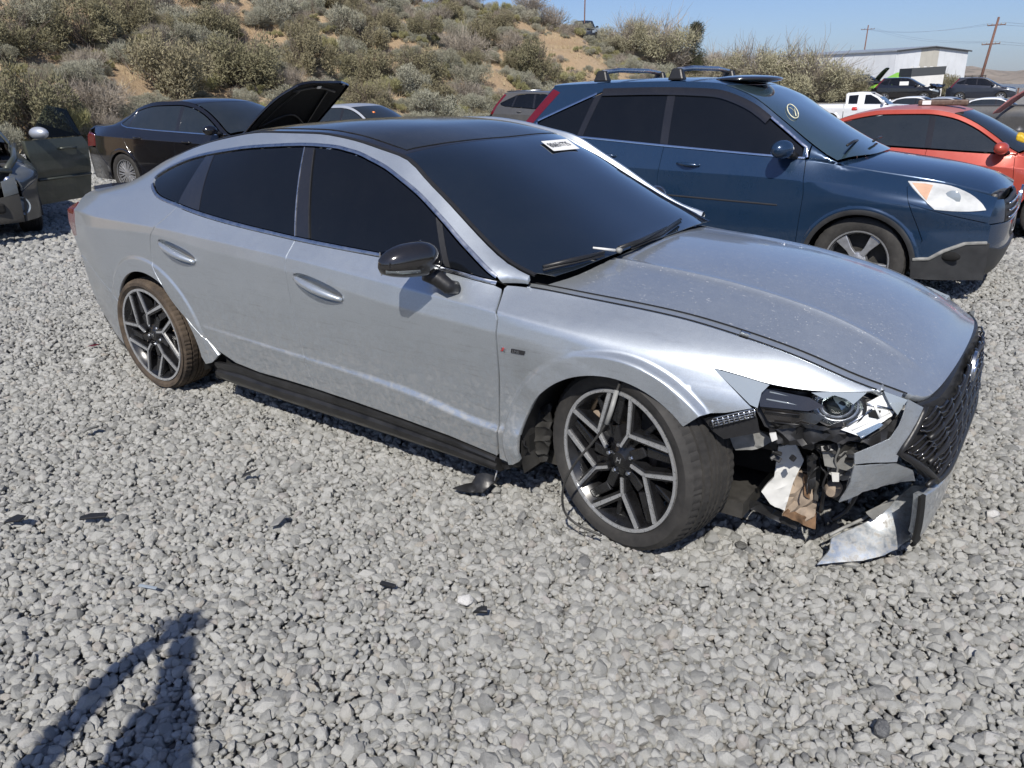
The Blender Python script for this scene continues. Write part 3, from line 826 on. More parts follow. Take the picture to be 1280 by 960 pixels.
def alloy_wheel(parent, pos, steer, side, Rt=.345, Rr=.222, W=.22, n=6, style='five', roll=0.0, spoke_mat='alloy_silver', tyre='tire_rubber', seg=90):
    t = tread_tyre(Rt, Rr, W, seg, MAT[tyre], parent); t.location = pos; t.rotation_euler = (0, 0, steer+(0 if side < 0 else math.pi))
    yo = -W*.42
    MB().lathe([(Rr-.004, yo-.004), (Rr+.008, yo-.008), (Rr+.008, yo+.006), (Rr-.012, yo+.012), (Rr-.03, .04), (Rr-.02, W*.4)], 56).build('rim', MAT[spoke_mat], t, auto=45)
    m = MB()
    for k in range(n):
        a = roll+360*k/n
        w = .075 if n <= 7 else .016
        if n <= 7:
            spoke_prism(m, [pol(.05, a-30), pol(.11, a-12), (pol(Rr-.004, a-12)), pol(Rr-.004, a+12), pol(.11, a+12), pol(.05, a+30)], yo+.055, yo+.012, -.06)
        else:
            for s in (-1, 1): spoke_prism(m, bar2(pol(.05, a+s*2), pol(Rr-.002, a+s*360/n*.22), .018, .02), yo+.05, yo+.012, -.02)
    m.build('spoke', MAT[spoke_mat], t, bevel=.004)
    MB().lathe([(0, yo+.006), (.03, yo+.006), (.066, yo+.016), (.07, yo+.06)], 28).build('hub_cap', MAT[spoke_mat], t, auto=40)
    MB().lathe([(.0, .02), (Rr-.03, .02), (Rr-.03, .04)], 28).build('brake_disc', MAT['under_metal'], t)
    return t
def arch_pts(cx, cz, r, a0, a1, n=22): return [(cx+r*math.cos(R(a0+(a1-a0)*i/n)), cz+r*math.sin(R(a0+(a1-a0)*i/n))) for i in range(n+1)]
def wheel_well(name, parent, cx, cz, r, side, y_out, depth=.30, mat='dusty_plastic', a0=-15, a1=195):
    V = []; F = []; n = 24; ys = [y_out, y_out-depth]
    for i in range(n+1):
        a = R(a0+(a1-a0)*i/n)
        for y in ys: V.append((cx+r*math.cos(a), side*y, cz+r*math.sin(a)))
    for i in range(n): F.append((2*i, 2*i+1, 2*i+3, 2*i+2))
    b = len(V); V.append((cx, side*ys[1], cz)); F += [(2*i+1, b, 2*i+3) for i in range(n)]
    return MB().add(V, F).build(name, MAT[mat], parent, auto=50)
# ------------------------------------------------------------------ the silver saloon
car = thing('parked_car', 'large silver sedan with black roof and smashed front right corner on the gravel in front', 'car')
car_rails = [
 [(-2.3,.70,.20),(-1.8,.84,.20),(-1.2,.868,.20),(-.3,.875,.20),(.4,.875,.20),(.9,.872,.20),(1.4,.885,.20),(1.8,.86,.20),(2.1,.76,.20),(2.3,.62,.20)],
 [(-2.3,.745,.46),(-1.8,.868,.46),(-1.2,.902,.462),(-.3,.912,.435),(.4,.912,.395),(.9,.905,.328),(1.4,.905,.335),(1.8,.858,.335),(2.1,.77,.335),(2.3,.66,.335)],
 [(-2.3,.75,.50),(-1.8,.872,.495),(-1.2,.903,.478),(-.3,.907,.446),(.4,.901,.418),(.9,.892,.352),(1.4,.903,.36),(1.8,.858,.36),(2.1,.77,.36),(2.3,.66,.36)],
 [(-2.3,.800,.87),(-1.8,.904,.885),(-1.2,.932,.905),(-.8,.938,.875),(-.2,.942,.835),(.45,.942,.765),(.9,.936,.735),(1.2,.924,.715),(1.4,.914,.695),(1.6,.890,.678),(1.8,.850,.655),(2.1,.765,.60),(2.3,.65,.53)],
 [(-2.3,.790,.95),(-1.8,.893,.945),(-1.2,.925,.943),(-.8,.929,.925),(-.2,.931,.895),(.45,.927,.845),(.9,.922,.808),(1.2,.908,.778),(1.4,.887,.758),(1.6,.860,.742),(1.8,.816,.725),(2.1,.738,.655),(2.3,.62,.575)],
 [(-2.3,.70,1.005),(-1.8,.785,1.05),(-1.2,.838,1.052),(-.3,.872,.966),(.4,.872,.928),(.8,.858,.888),(.95,.800,.885),(1.2,.772,.868),(1.54,.748,.842),(1.76,.735,.806),(1.937,.722,.765),(2.104,.69,.705),(2.181,.662,.680),(2.228,.635,.661),(2.30,.58,.622)],
 [(-2.3,.62,1.035),(-1.9,.585,1.10),(-1.5,.580,1.235),(-1.0,.600,1.345),(-.6,.620,1.386),(-.26,.632,1.386),(-.04,.636,1.366),(0.162,0.643,1.326),(0.301,0.655,1.296),(0.423,0.685,1.221),(0.542,0.710,1.153),(0.683,0.738,1.062),(0.817,0.765,0.984),(0.895,0.778,0.948),(0.989,0.788,0.925),(1.07,.778,.895),(1.2,.764,.876),(1.54,.738,.849),(1.76,.725,.813),(1.937,.712,.772),(2.104,.68,.712),(2.181,.652,.687),(2.228,.625,.668),(2.30,.57,.629)],
]
FA = (1.385, .272, .375); RA = (-1.385, .31, .380)
body = Body(car_rails, crease={1: (.90, 1.05), 2: (.90, 1.05), 3: (.9, 1.25), 4: (.85, 1.35), 5: (.95, 1.3)}, w=.07, bulge={5: .018}, arches=[FA, RA], flare=.009, flare_w=.080, yf=.928)
def S(u, v, b=None):
    """where a sight line meets the near side of the body"""
    b = b or body; y = -.9
    for _ in range(14):
        q = on_y(u, v, y); y = .5*y+.5*(-float(b.y(q[0], q[2])))
    q = on_y(u, v, y); return (float(q[0]), float(q[2]))
def SS(*pts): return [S(*p) for p in pts]

# -- outlines on the side, (x, z)
win_low = curve(SS((190.5,229),(191.5,236),(199,246.6),(222.4,256.8),(254,268.6),(301.6,282),(368.8,298),(428,310),(479.6,319.8),(525,330),(568,340),(621,353.5)), 6)
win_top = curve(SS((621,346),(604,331),(577.5,302.5),(556,277),(533.8,252.5),(519,238),(502.5,224.4),(484,210),(465,199.5),(449,191.5),(433.8,187),(416,183),(376.7,180.5),(317,183.3),(288,187),(260,192),(236,198.5),(214.5,208),(200,216.5),(193.5,222.5)), 3)
rcut = curve([(-1.055,1.052),(-1.11,.995),(-1.175,.94),(-1.232,.86),(-1.25,.73),(-1.15,.58),(-1.02,.468),(-.87,.357),(-.72,.300)], 6)
dbot_r = [(-.54,.284),(-.33,.285),(-.152,.282)]
bcut = [(-.152,.282),(-.17,.45),(-.19,.68),(-.187,.86),(-.182,.957)]
fcut = [(.895,.872),(.93,.78),(.922,.56),(.90,.33),(.878,.205)]
dbot_f = [(.878,.205),(.65,.236),(.40,.255),(.10,.272),(-.152,.282)]
low = [tuple(p) for p in win_low]
def between(P, x0, x1): return [p for p in P if x0 <= p[0] <= x1]
def zlow(x): return float(np.interp(x, [p[0] for p in low[12:]], [p[1] for p in low[12:]]))

handle_h = []
for (u0, v0, u1, v1) in ((199, 305, 243, 327), (368, 348, 427, 374)):
    a = np.array(S(u0, v0)); b = np.array(S(u1, v1)); handle_h.append((a, b))
def bowl(ab, k=1.0):
    a, b = ab; c = (a+b)/2; d = (b-a); L = np.linalg.norm(d); d /= L; n = np.array([-d[1], d[0]])
    return [tuple(c+d*math.cos(t)*L*.53*k+n*(math.sin(t)*.041*k+(.012*math.cos(t)**2 if math.sin(t) > 0 else 0))) for t in np.linspace(0, 2*math.pi, 28, endpoint=False)], c, d, n, L

doors = []
for side in (-1, 1):
    F = body.F(side); O = (0, side, 0); SM = MAT['silver_side']
    front = inset(fcut+dbot_f[1:]+bcut[1:]+[(x, zlow(x)-.006) for x in np.linspace(-.15, .86, 14)], .003)
    rear = inset([tuple(p) for p in rcut]+dbot_r+bcut[1:]+[(x, zlow(x)-.006) for x in np.linspace(-.22, -1.02, 12)], .003)
    for poly, ab, nm in ((front, handle_h[1], 'front_door'), (rear, handle_h[0], 'rear_door')):
        bw, c, d, n, L = bowl(ab)
        dr = panel(nm, poly, F, SM, car, O, res=.028, grid=body.grid, bres=.012, flange=.02, holes=[bw])
        def FB(Q, F=F, c=c, d=d, n=n, L=L, side=side):
            P = F(Q); r = np.clip(1-(((Q-c)@d)/(L*.56))**2-(((Q-c)@n)/.042)**2, 0, 1)
            P = P.copy(); P[:, 1] -= side*(.042*np.sqrt(r)); return P
        panel('handle_recess', bowl(ab, 1.02)[0], FB, SM, dr, O, res=.010, flange=.0)
        y = lambda q: side*float(body.y(q[0], q[1]))
        p0 = c-d*L*.47+n*.006; p1 = c+d*L*.52-n*.002
        pts = []; rr = []
        for i in range(13):
            t = i/12; q = p0+(p1-p0)*t
            pts.append((q[0], y(q)+side*(.012+.020*math.sin(math.pi*min(1, t*1.05))**.6 - .010), q[1])); rr.append(.0075+.011*math.sin(math.pi*min(1, .12+t*.86))**.8)
        MB().tube(pts, rr, 12).build('door_handle', MAT['dull_chrome'] if 0 else MAT['silver_paint'], dr, smooth=True)
        doors.append(dr)
    # the one-piece side: roof rail, pillars and rear quarter
    xs6 = np.linspace(.985, -2.22, 62); top = [(x, float(body.Z[6](x))-.003) for x in xs6]
    tail = [(-2.21, .995), (-2.165, .965), (-2.14, .93), (-2.15, .86), (-2.20, .80), (-2.27, .785)]
    seam = [(-2.26, .675), (-2.12, .64), (-1.98, .585), (-1.86, .54), (-1.745, .485)]
    ar = arch_pts(RA[0], RA[1], RA[2], 153, -4, 40)
    sill = [(-.985, .245), (-.93, .262), (-.86, .315)]
    cut = [tuple(p) for p in rcut[::-1]][8:]
    wl = [tuple(p) for p in win_low[:26]][::-1]
    wl = [p for p in wl if p[0] < -1.062]
    wt = [tuple(p) for p in win_top][::-1]
    poly = top+tail+seam+ar[1:]+sill+cut+wl+wt+[(.885, .886), (.94, .8885), (.985, .889)]
    panel('quarter_panel', inset(poly, .0018), F, SM, car, O, res=.03, grid=body.grid, bres=.012, flange=.02)
    bp = [(-2.26, .67), (-2.12, .64), (-1.98, .585), (-1.86, .54), (-1.745, .485)]
    rb = bp+arch_pts(RA[0], RA[1], RA[2], 153, 200, 14)[1:]+[(-1.80, .165), (-2.0, .22), (-2.22, .30), (-2.285, .36), (-2.285, .52), (-2.26, .66)]
    panel('rear_bumper', inset(rb, .002), F, SM, car, O, res=.03, grid=body.grid, bres=.012, flange=.02)
    panel('rear_valance', [(-1.76, .165), (-1.80, .185), (-2.0, .24), (-2.22, .32), (-2.27, .27), (-2.0, .19), (-1.8, .135)], F, MAT['black_plastic'], car, O, res=.04, flange=.02, off=-.004)
    # front wing
    hl = curve(SS((894,461),(926.7,470.5),(961,480.6),(1002,487.7),(1042.5,490.8),(1083,490.8),(1106,487.5)), 4)
    hoodl = [(x, float(body.Z[5](x))-.003) for x in np.linspace(2.165, .905, 36)]
    lowf = SS((874.6,521.5),(908,517),(942,511))
    fa = arch_pts(FA[0], FA[1], FA[2], 44, 186, 34)
    wing = [(.898,.872)]+[(.933,.78),(.925,.56),(.903,.33),(.884,.195)]+[(.93,.188),(.975,.205)]+fa[::-1]+lowf+[tuple(p) for p in hl]+hoodl
    panel('front_wing', inset(wing, .003), F, SM, car, O, res=.028, grid=body.grid, bres=.012, flange=.02)
    # rocker skirt
    V = []; Fc = []; xs = np.linspace(-.93, .872, 40)
    prof = [(.868, .0), (.880, -.004), (.884, -.018), (.870, -.046), (.882, -.056), (.880, -.080), (.850, -.112), (.76, -.116)]
    for x in xs:
        zt = float(np.interp(x, [-.93, -.72, -.54, -.152, .1, .4, .65, .878], [.27, .292, .278, .276, .267, .25, .231, .203]))-.004
        zb = float(np.interp(x, [-.93, -.38, .2, .88], [.155, .142, .135, .122])); k = (zt-zb)/.118
        e = sstep(-.93, -.80, x)
        for (yy, dz) in prof: V.append((x, side*(yy-.012*(1-e)), zt+dz*k))
    m = len(prof)
    for i in range(len(xs)-1):
        for j in range(m-1): Fc.append((i*m+j, i*m+j+1, (i+1)*m+j+1, (i+1)*m+j))
    Fc += [tuple(range(m)), tuple((len(xs)-1)*m+j for j in range(m))]
    MB().add(V, Fc).build('side_skirt', MAT['skirt_plastic'], car, auto=50)
    # glass
    def gp(name, P, mat, off=-.004, res=.05): panel(name, P, F, MAT[mat], car, O, res=res, flange=.004, off=off)
    ins = [tuple(p) for p in inset([tuple(p) for p in win_low]+[tuple(p) for p in win_top], .011)]
    def clip_x(poly, xa, za, xb, zb, keep):   # half-plane clip by a line
        out = []; n = len(poly); s_ = lambda p: ((xb-xa)*(p[1]-za)-(zb-za)*(p[0]-xa))*keep
        for i in range(n):
            a, b = poly[i], poly[(i+1) % n]; sa, sb = s_(a), s_(b)
            if sa >= 0: out.append(a)
            if sa*sb < 0: t = sa/(sa-sb); out.append((a[0]+(b[0]-a[0])*t, a[1]+(b[1]-a[1])*t))
        return out
    cuts = [SS((223, 252), (260, 191)), SS((248, 262), (266, 196)), SS((368.5, 295), (380.7, 184)), SS((386.6, 298), (392.5, 187)), SS((549, 305), (543.5, 262)), SS((556, 305), (550.5, 262))]
    names = [('quarter_glass', 'tinted_glass', None, 0), ('pillar_trim', 'gloss_black', 0, 1), ('rear_door_glass', 'tinted_glass', 1, 2), ('pillar_trim', 'gloss_black', 2, 3), ('front_door_glass', 'tinted_glass', 3, 4), ('window_divider', 'black_plastic', 4, 5), ('front_quarter_glass', 'tinted_glass', 5, None)]
    for nm, mt, l, r in names:
        P = ins
        if l is not None: (a, b), (c, d) = cuts[l]; P = clip_x(P, a, b, c, d, -1)
        if r is not None: (a, b), (c, d) = cuts[r]; P = clip_x(P, a, b, c, d, 1)
        gp(nm, P, mt, -.004 if 'glass' in nm else -.0015)
    for kx in (2, 3):
        (a, b), (c, d) = cuts[kx]; side_strip('window_seal', body, [(a, b), (c, d)], .006, .002, MAT['dull_chrome'] if kx == 2 else MAT['black_plastic'], car, side)
    side_strip('window_trim', body, [tuple(p) for p in inset([tuple(p) for p in win_low], 0)][1:], .013, .004, MAT['dull_chrome'], car, side, res=.03)
    side_strip('window_trim', body, [tuple(p) for p in win_top][::-1], .012, .004, MAT['dull_chrome'], car, side, res=.03)
    wheel_well('wheel_arch_liner', car, FA[0], FA[1], FA[2]+.012, side, .885, .34, a0=62 if side < 0 else -15)
    wheel_well('wheel_arch_liner', car, RA[0], RA[1], RA[2]+.012, side, .885, .30)

# -- roof, screens, bonnet
top_s = Top(body, 6, [(-2.35, 1.02), (-2.1, 1.055), (-1.75, 1.155), (-1.3, 1.315), (-.9, 1.398), (-.3, 1.432), (.05, 1.415), (.36, 1.345), (.7, 1.19), (.95, 1.058), (1.16, .952)], p=3.2)
TF = top_s.F()
def edge6(x, s=1.0): return float(body.Y[6](x))*s
hdr = [(.262, -.640), (.31, -.50), (.345, -.30), (.36, 0), (.345, .30), (.31, .50), (.262, .640)]
base = [(1.055, -.735), (1.10, -.62), (1.132, -.42), (1.145, -.2), (1.148, 0), (1.145, .2), (1.132, .42), (1.10, .62), (1.055, .735)]
xs_a = np.linspace(.30, .98, 14)
ws = [tuple(p) for p in curve(hdr, 4)]+[(x, edge6(x)-.012) for x in xs_a]+[tuple(p) for p in curve(base, 4)][::-1]+[(x, -edge6(x)+.012) for x in xs_a[::-1]]
wind = panel('windscreen', ws, TF, MAT['windscreen_glass'], car, (0, 0, 1), res=.06, flange=.004, off=-.003)
xr = np.linspace(.25, -.86, 16)
roofp = [(x-.006, y) for x, y in [tuple(p) for p in curve(hdr, 4)]]+[(x, edge6(x)-.010) for x in xr]+[(-.92, .3), (-.935, 0), (-.92, -.3)]+[(x, -edge6(x)+.010) for x in xr[::-1]]
# glass centre and painted edges of the roof
gl = [(x-.006, y*.86) for x, y in [tuple(p) for p in curve(hdr, 4)]]+[(-.20, .50), (-.20, -.50)]
panel('roof', roofp, TF, MAT['gloss_black'], car, (0, 0, 1), res=.06, flange=.006, off=-.004)
panel('sunroof_glass', inset([(x-.02, y*.93) for x, y in [tuple(p) for p in curve(hdr, 4)]]+[(-.86, .52), (-.86, -.52)], .0), TF, MAT['roof_glass'], car, (0, 0, 1), res=.06, flange=.003, off=-.0005)
for s in (-1, 1):
    P = np.array([(x, s*(edge6(x)-.004)) for x in np.linspace(.26, -1.9, 40)]); space_strip(TF(P), np.array([(0, s*.5, .87)]*40), .010, .002, MAT['black_plastic'], 'roof_seam', car)
    P = np.array([(x, s*(edge6(x)-.006)) for x in np.linspace(.25, 1.0, 24)]); space_strip(TF(P), np.array([(.3, s*.3, .87)]*24), .014, .002, MAT['black_plastic'], 'screen_seal', car)
xb = np.linspace(-.95, -1.85, 12)
bk = [(-.945, -.3), (-.955, 0), (-.945, .3)]+[(x, edge6(x)-.02) for x in xb]+[(x, -edge6(x)+.02) for x in xb[::-1]]
panel('rear_screen', bk, TF, MAT['tinted_glass'], car, (0, 0, 1), res=.06, flange=.004, off=-.003)
bl = [(-1.87, -.56), (-1.9, 0), (-1.87, .56), (-2.24, .60), (-2.30, .3), (-2.31, 0), (-2.30, -.3), (-2.24, -.60)]
panel('boot_lid', bl, TF, MAT['silver_paint'], car, (0, 0, 1), res=.06, flange=.02)
panel('boot_spoiler', [(-2.10, -.60), (-2.12, 0), (-2.10, .60), (-2.25, .63), (-2.31, .3), (-2.32, 0), (-2.31, -.3), (-2.25, -.63)], TF, MAT['gloss_black'], car, (0, 0, 1), res=.06, flange=.03, off=.015)
hood_s = Top(body, 5, [(1.0, .962), (1.15, .958), (1.3, .950), (1.6, .922), (1.9, .868), (2.1, .803), (2.20, .752), (2.28, .698), (2.325, .652)], p=2.1,
             ridges=[(.43, .015, .010, 1.05, 2.3)], dz=-.006)
hf_ = [(2.248, -.580), (2.282, -.53), (2.303, -.42), (2.317, -.22), (2.321, 0), (2.317, .22), (2.303, .42), (2.282, .53), (2.248, .580)]
xh = np.linspace(2.215, 1.0, 30)
def edge5(x): return float(body.Y[5](x))
hb = [(.985, .772), (1.03, .745), (1.085, .62), (1.115, .42), (1.127, .2), (1.13, 0), (1.127, -.2), (1.115, -.42), (1.085, -.62), (1.03, -.745), (.985, -.772)]
STR = .036
hood = [tuple(p) for p in curve(hf_, 4)]+[(x, edge5(x)-STR) for x in xh]+[tuple(p) for p in curve(hb[1:-1], 3)]+[(x, -edge5(x)+STR) for x in xh[::-1]]
HF_ = hood_s.F()
panel('bonnet', inset(hood, .002), HF_, MAT['silver_paint'], car, (0, 0, 1), res=.024, flange=.025)
for s in (-1, 1):
    xa = np.linspace(.97, 2.22, 40)
    strip = [(x, s*(edge5(x)-STR+.0025)) for x in xa]+[(x, s*(edge5(x)-.0045)) for x in xa[::-1]]
    a = [q for q in strip if q[0] <= 1.765]; b = [q for q in strip if q[0] > 1.765]
    panel('bonnet_side_strip', a, HF_, MAT['silver_side'], car, (0, 0, 1), res=.04, flange=.02, off=-.001)
    panel('bonnet_side_strip', b, HF_, MAT['silver_side'], car, (0, 0, 1), res=.04, flange=.02, off=-.0005)
for s in (-1, 1):
    xa = np.linspace(.985, 2.23, 40)
    for d0, d1, of in ((STR-.004, STR+.0035, .0012), (-.003, .0050, .0016)):
        panel('bonnet_gap_shade', [(x, s*(edge5(x)-d0)) for x in xa]+[(x, s*(edge5(x)-d1)) for x in xa[::-1]], HF_, MAT['dark_void'], car, (0, 0, 1), res=.05, flange=0, off=of)  # black strip laid over the seam, painting the shade of the gap
# far and near roof edge mouldings
for s in (1,):
    xa = np.linspace(-1.2, .99, 60); P = np.array([(x, s*(edge6(x)+.004)) for x in xa]); Q3 = TF(np.array([(x, s*edge6(x)) for x in xa])); Q3[:, 1] = P[:, 1]
    space_strip(Q3, np.array([(.15, s*.35, .9)]*60), .055, .026, MAT['silver_side'], 'pillar_crown', car)
# cowl under the bonnet edge
V = []; n = 24
for i in range(n+1):
    y = -.76+1.52*i/n; x0 = 1.145-.10*(abs(y)/.76)**3
    z = float(hood_s.z(np.array([x0-.02]), np.array([y]))[0])
    V += [(x0-.16, y, z+.035), (x0, y, z-.055), (x0+.12, y, z-.075)]
Fc = []
for i in range(n):
    for j in range(2): Fc.append((3*i+j, 3*i+j+1, 3*i+j+4, 3*i+j+3))
MB().add(V, Fc).build('cowl', MAT['dark_void'], car)
# dark shell inside so that nothing shows through the shut lines
m = MB()
m.box((0, 0, .33), (2.0, 1.66, .36)); m.box((.1, 0, .66), (1.7, 1.60, .34)); m.box((-.1, 0, 1.0), (1.2, 1.2, .40), taper=.9)
m.box((-1.4, 0, .55), (1.5, 1.05, .6)); m.box((1.45, 0, .5), (1.2, 1.05, .5)); m.build('inner_shell', MAT['dark_void'], car)
MB().box((0, 0, .17), (3.6, 1.4, .06)).build('underbody', MAT['under_metal'], car)

# -- door mirror
def mirror(side):
    cx, cy, cz = .625, side*1.012, .975
    V = []; F = []; nu, nv = 28, 18
    for j in range(nv+1):
        t = j/nv; w = -1+2*t                       # along the housing, door to tip
        for i in range(nu):
            ph = 2*math.pi*i/nu; c, s = math.cos(ph), math.sin(ph)
            prof = (1-abs(w)**2.6)**.5
            yy = .128*w
            rx = (.070 if c > 0 else .036)*prof; rz = (.078-.020*(w+1)/2)*prof
            if s < 0: rz *= .88
            sg = lambda q, e: math.copysign(abs(q)**e, q)
            xx = rx*sg(c, .85)-.045*(w+.2)*(1 if w > -.2 else 0); zz = rz*sg(s, .85)-.012*w*w+.004*w
            V.append((cx+xx, cy+side*yy, cz+zz))
    for j in range(nv):
        for i in range(nu): F.append((j*nu+i, j*nu+(i+1) % nu, (j+1)*nu+(i+1) % nu, (j+1)*nu+i))
    o = MB().add(V, F).build('door_mirror', MAT['gloss_black'], car, smooth=True)
    P = [(cx+.045, cy+side*.02, cz-.028), (cx+.01, cy+side*.075, cz-.026), (cx-.035, cy+side*.112, cz-.022)]
    MB().tube([(p[0]+.008, p[1]+side*.006, p[2]) for p in P], .006, 8).build('indicator_lens', MAT['lamp_lens'], o, smooth=True)
    MB().prism([(cx-.055, cy-side*.10, cz-.055), (cx-.075, cy+side*.095, cz-.045), (cx-.075, cy+side*.095, cz+.04), (cx-.055, cy-side*.10, cz+.055)], (0, 0, 0), (.006, 0, 0)).build('mirror_glass', MAT['chrome'], o)
    MB().tube([(cx+.01, cy-side*.045, cz-.055), (cx+.035, cy-side*.085, cz-.075), (cx+.085, side*.925, .872), (cx+.10, side*.895, .862)], [.026, .031, .028, .026], 12).build('mirror_foot', MAT['black_plastic'], o, smooth=True)
    return o
mirror(-1); mirror(1)
MIR = None

# -- wheels
sport_wheel(car, (1.428, -.772, .327), R(-14.5), -4, -1, flat=.012, lab='front wheel turned outwards with a dented rim')
sport_wheel(car, (-1.462, -.792, .326), 0, 18, -1, camber=R(2.2), mat='muddy_tire_rubber', flat=.01, W=.205, Rt=.318, lab='mud caked rear wheel leaning in its arch')
sport_wheel(car, (1.42, .800, .333), R(-13.5), 20, 1)
sport_wheel(car, (-1.42, .800, .326), 0, 50, 1)
# -- the smashed front right corner and the nose
nose = Nose([(.06, 2.30), (.10, 2.33), (.2, 2.356), (.35, 2.362), (.5, 2.356), (.6, 2.344), (.66, 2.330), (.72, 2.302)], .62, 5.0)
NF = nose.F()
def on_nose(u, v):
    d = ray(u, v); ts = np.linspace(1, 5, 3000); P = CAM+ts[:, None]*d
    g = P[:, 0]-nose.x(P[:, 1], P[:, 2]); k = np.where(g[:-1]*g[1:] < 0)[0]
    i = k[0] if len(k) else int(np.argmin(np.abs(g))); return P[i]
BARE_BODY = Body(car_rails, crease={}, w=.07)
def on_side(u, v, deep=0.0):
    y = -.8
    for _ in range(16):
        q = on_y(u, v, y); x = min(q[0], 2.24); y = .5*y+.5*(-float(BARE_BODY.y(x, q[2]))+deep)
    return on_y(u, v, y)
def shard(name, pts, mat, thick=.004, parent=car, n=None, rough=0.0, label=None, bend=0.0, seed=0):
    """an irregular plate through 3D points, given thickness away from the viewer side"""
    P = np.array(pts, float); c = P.mean(0)
    if n is None:
        n = np.linalg.svd(P-c)[2][2]
        if n @ (CAM-c) < 0: n = -n
    u_ = np.linalg.svd(P-c)[2][0]; w_ = np.cross(n, u_); Q = np.stack([(P-c)@u_, (P-c)@w_], 1); H = (P-c)@n
    rr = np.random.default_rng(seed); B = np.array(resample(Q, .02)); nb = len(B)
    hb = np.interp(np.arange(nb), np.linspace(0, nb, len(Q)+1), np.append(H, H[0]))
    lo, hi = B.min(0), B.max(0)
    G = np.array([(x, y) for x in np.arange(lo[0], hi[0], .02) for y in np.arange(lo[1], hi[1], .02)])
    G = G[inside(G, [tuple(q) for q in Q])] if len(G) else np.zeros((0, 2))
    if len(G): G = G[np.min(np.linalg.norm(G[:, None]-B[None], axis=2), axis=1) > .009]
    A = np.vstack([B, G]) if len(G) else B
    r = delaunay_2d_cdt([Vector((float(a), float(b))) for a, b in A], [(i, (i+1) % nb) for i in range(nb)], [list(range(nb))], 1, 1e-6)
    V2 = np.array([(v.x, v.y) for v in r[0]])
    W = 1/(np.linalg.norm(V2[:, None]-B[None], axis=2)+1e-4)**2; h = (W*hb).sum(1)/W.sum(1)
    L = hi.max()-lo.min()
    h = h+bend*(1-((V2-V2.mean(0))**2).sum(1)/(np.abs(V2).max()**2+1e-9))
    if rough: h = h+rough*(np.sin(V2[:, 0]*90+seed)*np.cos(V2[:, 1]*70+seed*2)+.6*np.sin(V2[:, 0]*170+V2[:, 1]*130+seed))
    P3 = c+V2[:, :1]*u_+V2[:, 1:]*w_+h[:, None]*n
    bm = bmesh.new(); vs = [bm.verts.new(p) for p in P3]
    for f in r[2]:
        try: bm.faces.new([vs[i] for i in f])
        except ValueError: pass
    bmesh.ops.recalc_face_normals(bm, faces=bm.faces)
    if sum((f.normal.dot(Vector(n)))*f.calc_area() for f in bm.faces) < 0: bmesh.ops.reverse_faces(bm, faces=bm.faces)
    g = bmesh.ops.extrude_face_region(bm, geom=list(bm.faces))
    for v in g['geom']:
        if isinstance(v, bmesh.types.BMVert): v.co += Vector(n)*thick
    bmesh.ops.recalc_face_normals(bm, faces=bm.faces)
    me = bpy.data.meshes.new(name); bm.to_mesh(me); bm.free(); me.materials.append(mat)
    me.polygons.foreach_set('use_smooth', np.ones(len(me.polygons), bool)); me.set_sharp_from_angle(angle=R(40))
    o = link(bpy.data.objects.new(name, me), parent)
    if label: o['label'] = label
    return o
def sh(name, px, deep, mat, thick=.004, **k): return shard(name, [on_side(u, v, deep) for u, v in px], MAT[mat], thick, **k)

hd = sh('headlamp', [(953,484),(1042,493),(1106,490),(1130,506),(1119,538),(1085,553),(1030,548),(985,547),(955,532),(944,511)], .075, 'black_plastic', .012, rough=.004, label='broken right headlamp with its lens torn open')
sh('lamp_lens', [(892,460.5),(926,470),(962,481),(952,491),(947,510),(938,506)], .004, 'lens_glass', .004, parent=hd, bend=.006)
sh('lamp_blade', [(957,486),(1012,497),(1030,508),(1010,514),(950,508),(949,497)], .03, 'gloss_black', .006, parent=hd)
sh('lamp_blade', [(950,508),(1010,515),(1032,520),(1020,530),(960,526)], .045, 'gloss_black', .006, parent=hd)
pc = on_side(1047, 508, .045)
ax = (CAM-pc); ax /= np.linalg.norm(ax); ax = ax*.35+np.array([.35, -.85, .1])*.65; ax /= np.linalg.norm(ax)
def bowl_at(c, axis, prof, name, mat, n=36, wob=0.0):
    q = Vector(axis).to_track_quat('Y', 'Z').to_matrix(); mb = MB().lathe(prof, n)
    V = [q @ Vector((v[0]*1.15, v[1], v[2]*.92)) for v in mb.V]; mb.V = [(v.x+c[0], v.y+c[1], v.z+c[2]) for v in V]
    return mb.build(name, MAT[mat], hd, auto=30)
bowl_at(pc, ax, [(.062, .012), (.066, .004), (.062, -.004), (.052, -.016), (.049, -.012), (.040, -.028), (.037, -.024), (.024, -.036), (0, -.040)], 'projector_bowl', 'dull_chrome')
bowl_at(pc-ax*.012, ax, [(0, .012), (.018, .009), (.028, .0), (.030, -.02)], 'projector_lens', 'clear_glass')
bowl_at(pc+ax*.006, ax, [(.063, .0), (.070, .004), (.072, -.004), (.066, -.010)], 'projector_rim', 'black_plastic')
sh('lamp_lens', [(1019,500),(1040,497),(1066,512),(1072,521),(1056,527),(1036,524),(1024,515)], .012, 'lens_glass', .002, parent=hd, bend=.012) if False else None
sh('lamp_bracket', [(1050,537),(1068,527),(1083,503),(1103,493),(1121,506),(1114,520),(1098,530),(1076,546)], .035, 'lamp_white', .006, parent=hd, rough=.003, seed=3)
sh('lamp_bracket', [(1070,541),(1099,528),(1104,531),(1076,548)], .028, 'chrome', .004, parent=hd)
for k_, (pa, pb) in enumerate((((1058,533),(1090,512)),((1064,537),(1112,515)),((1082,505),(1116,512)),((1090,500),(1100,522)))):
    MB().tube([on_side(pa[0], pa[1], .028), on_side(pb[0], pb[1], .026)], .005, 6).build('lamp_rib', MAT['lamp_white' if k_ % 2 else 'dull_chrome'], hd, smooth=True)
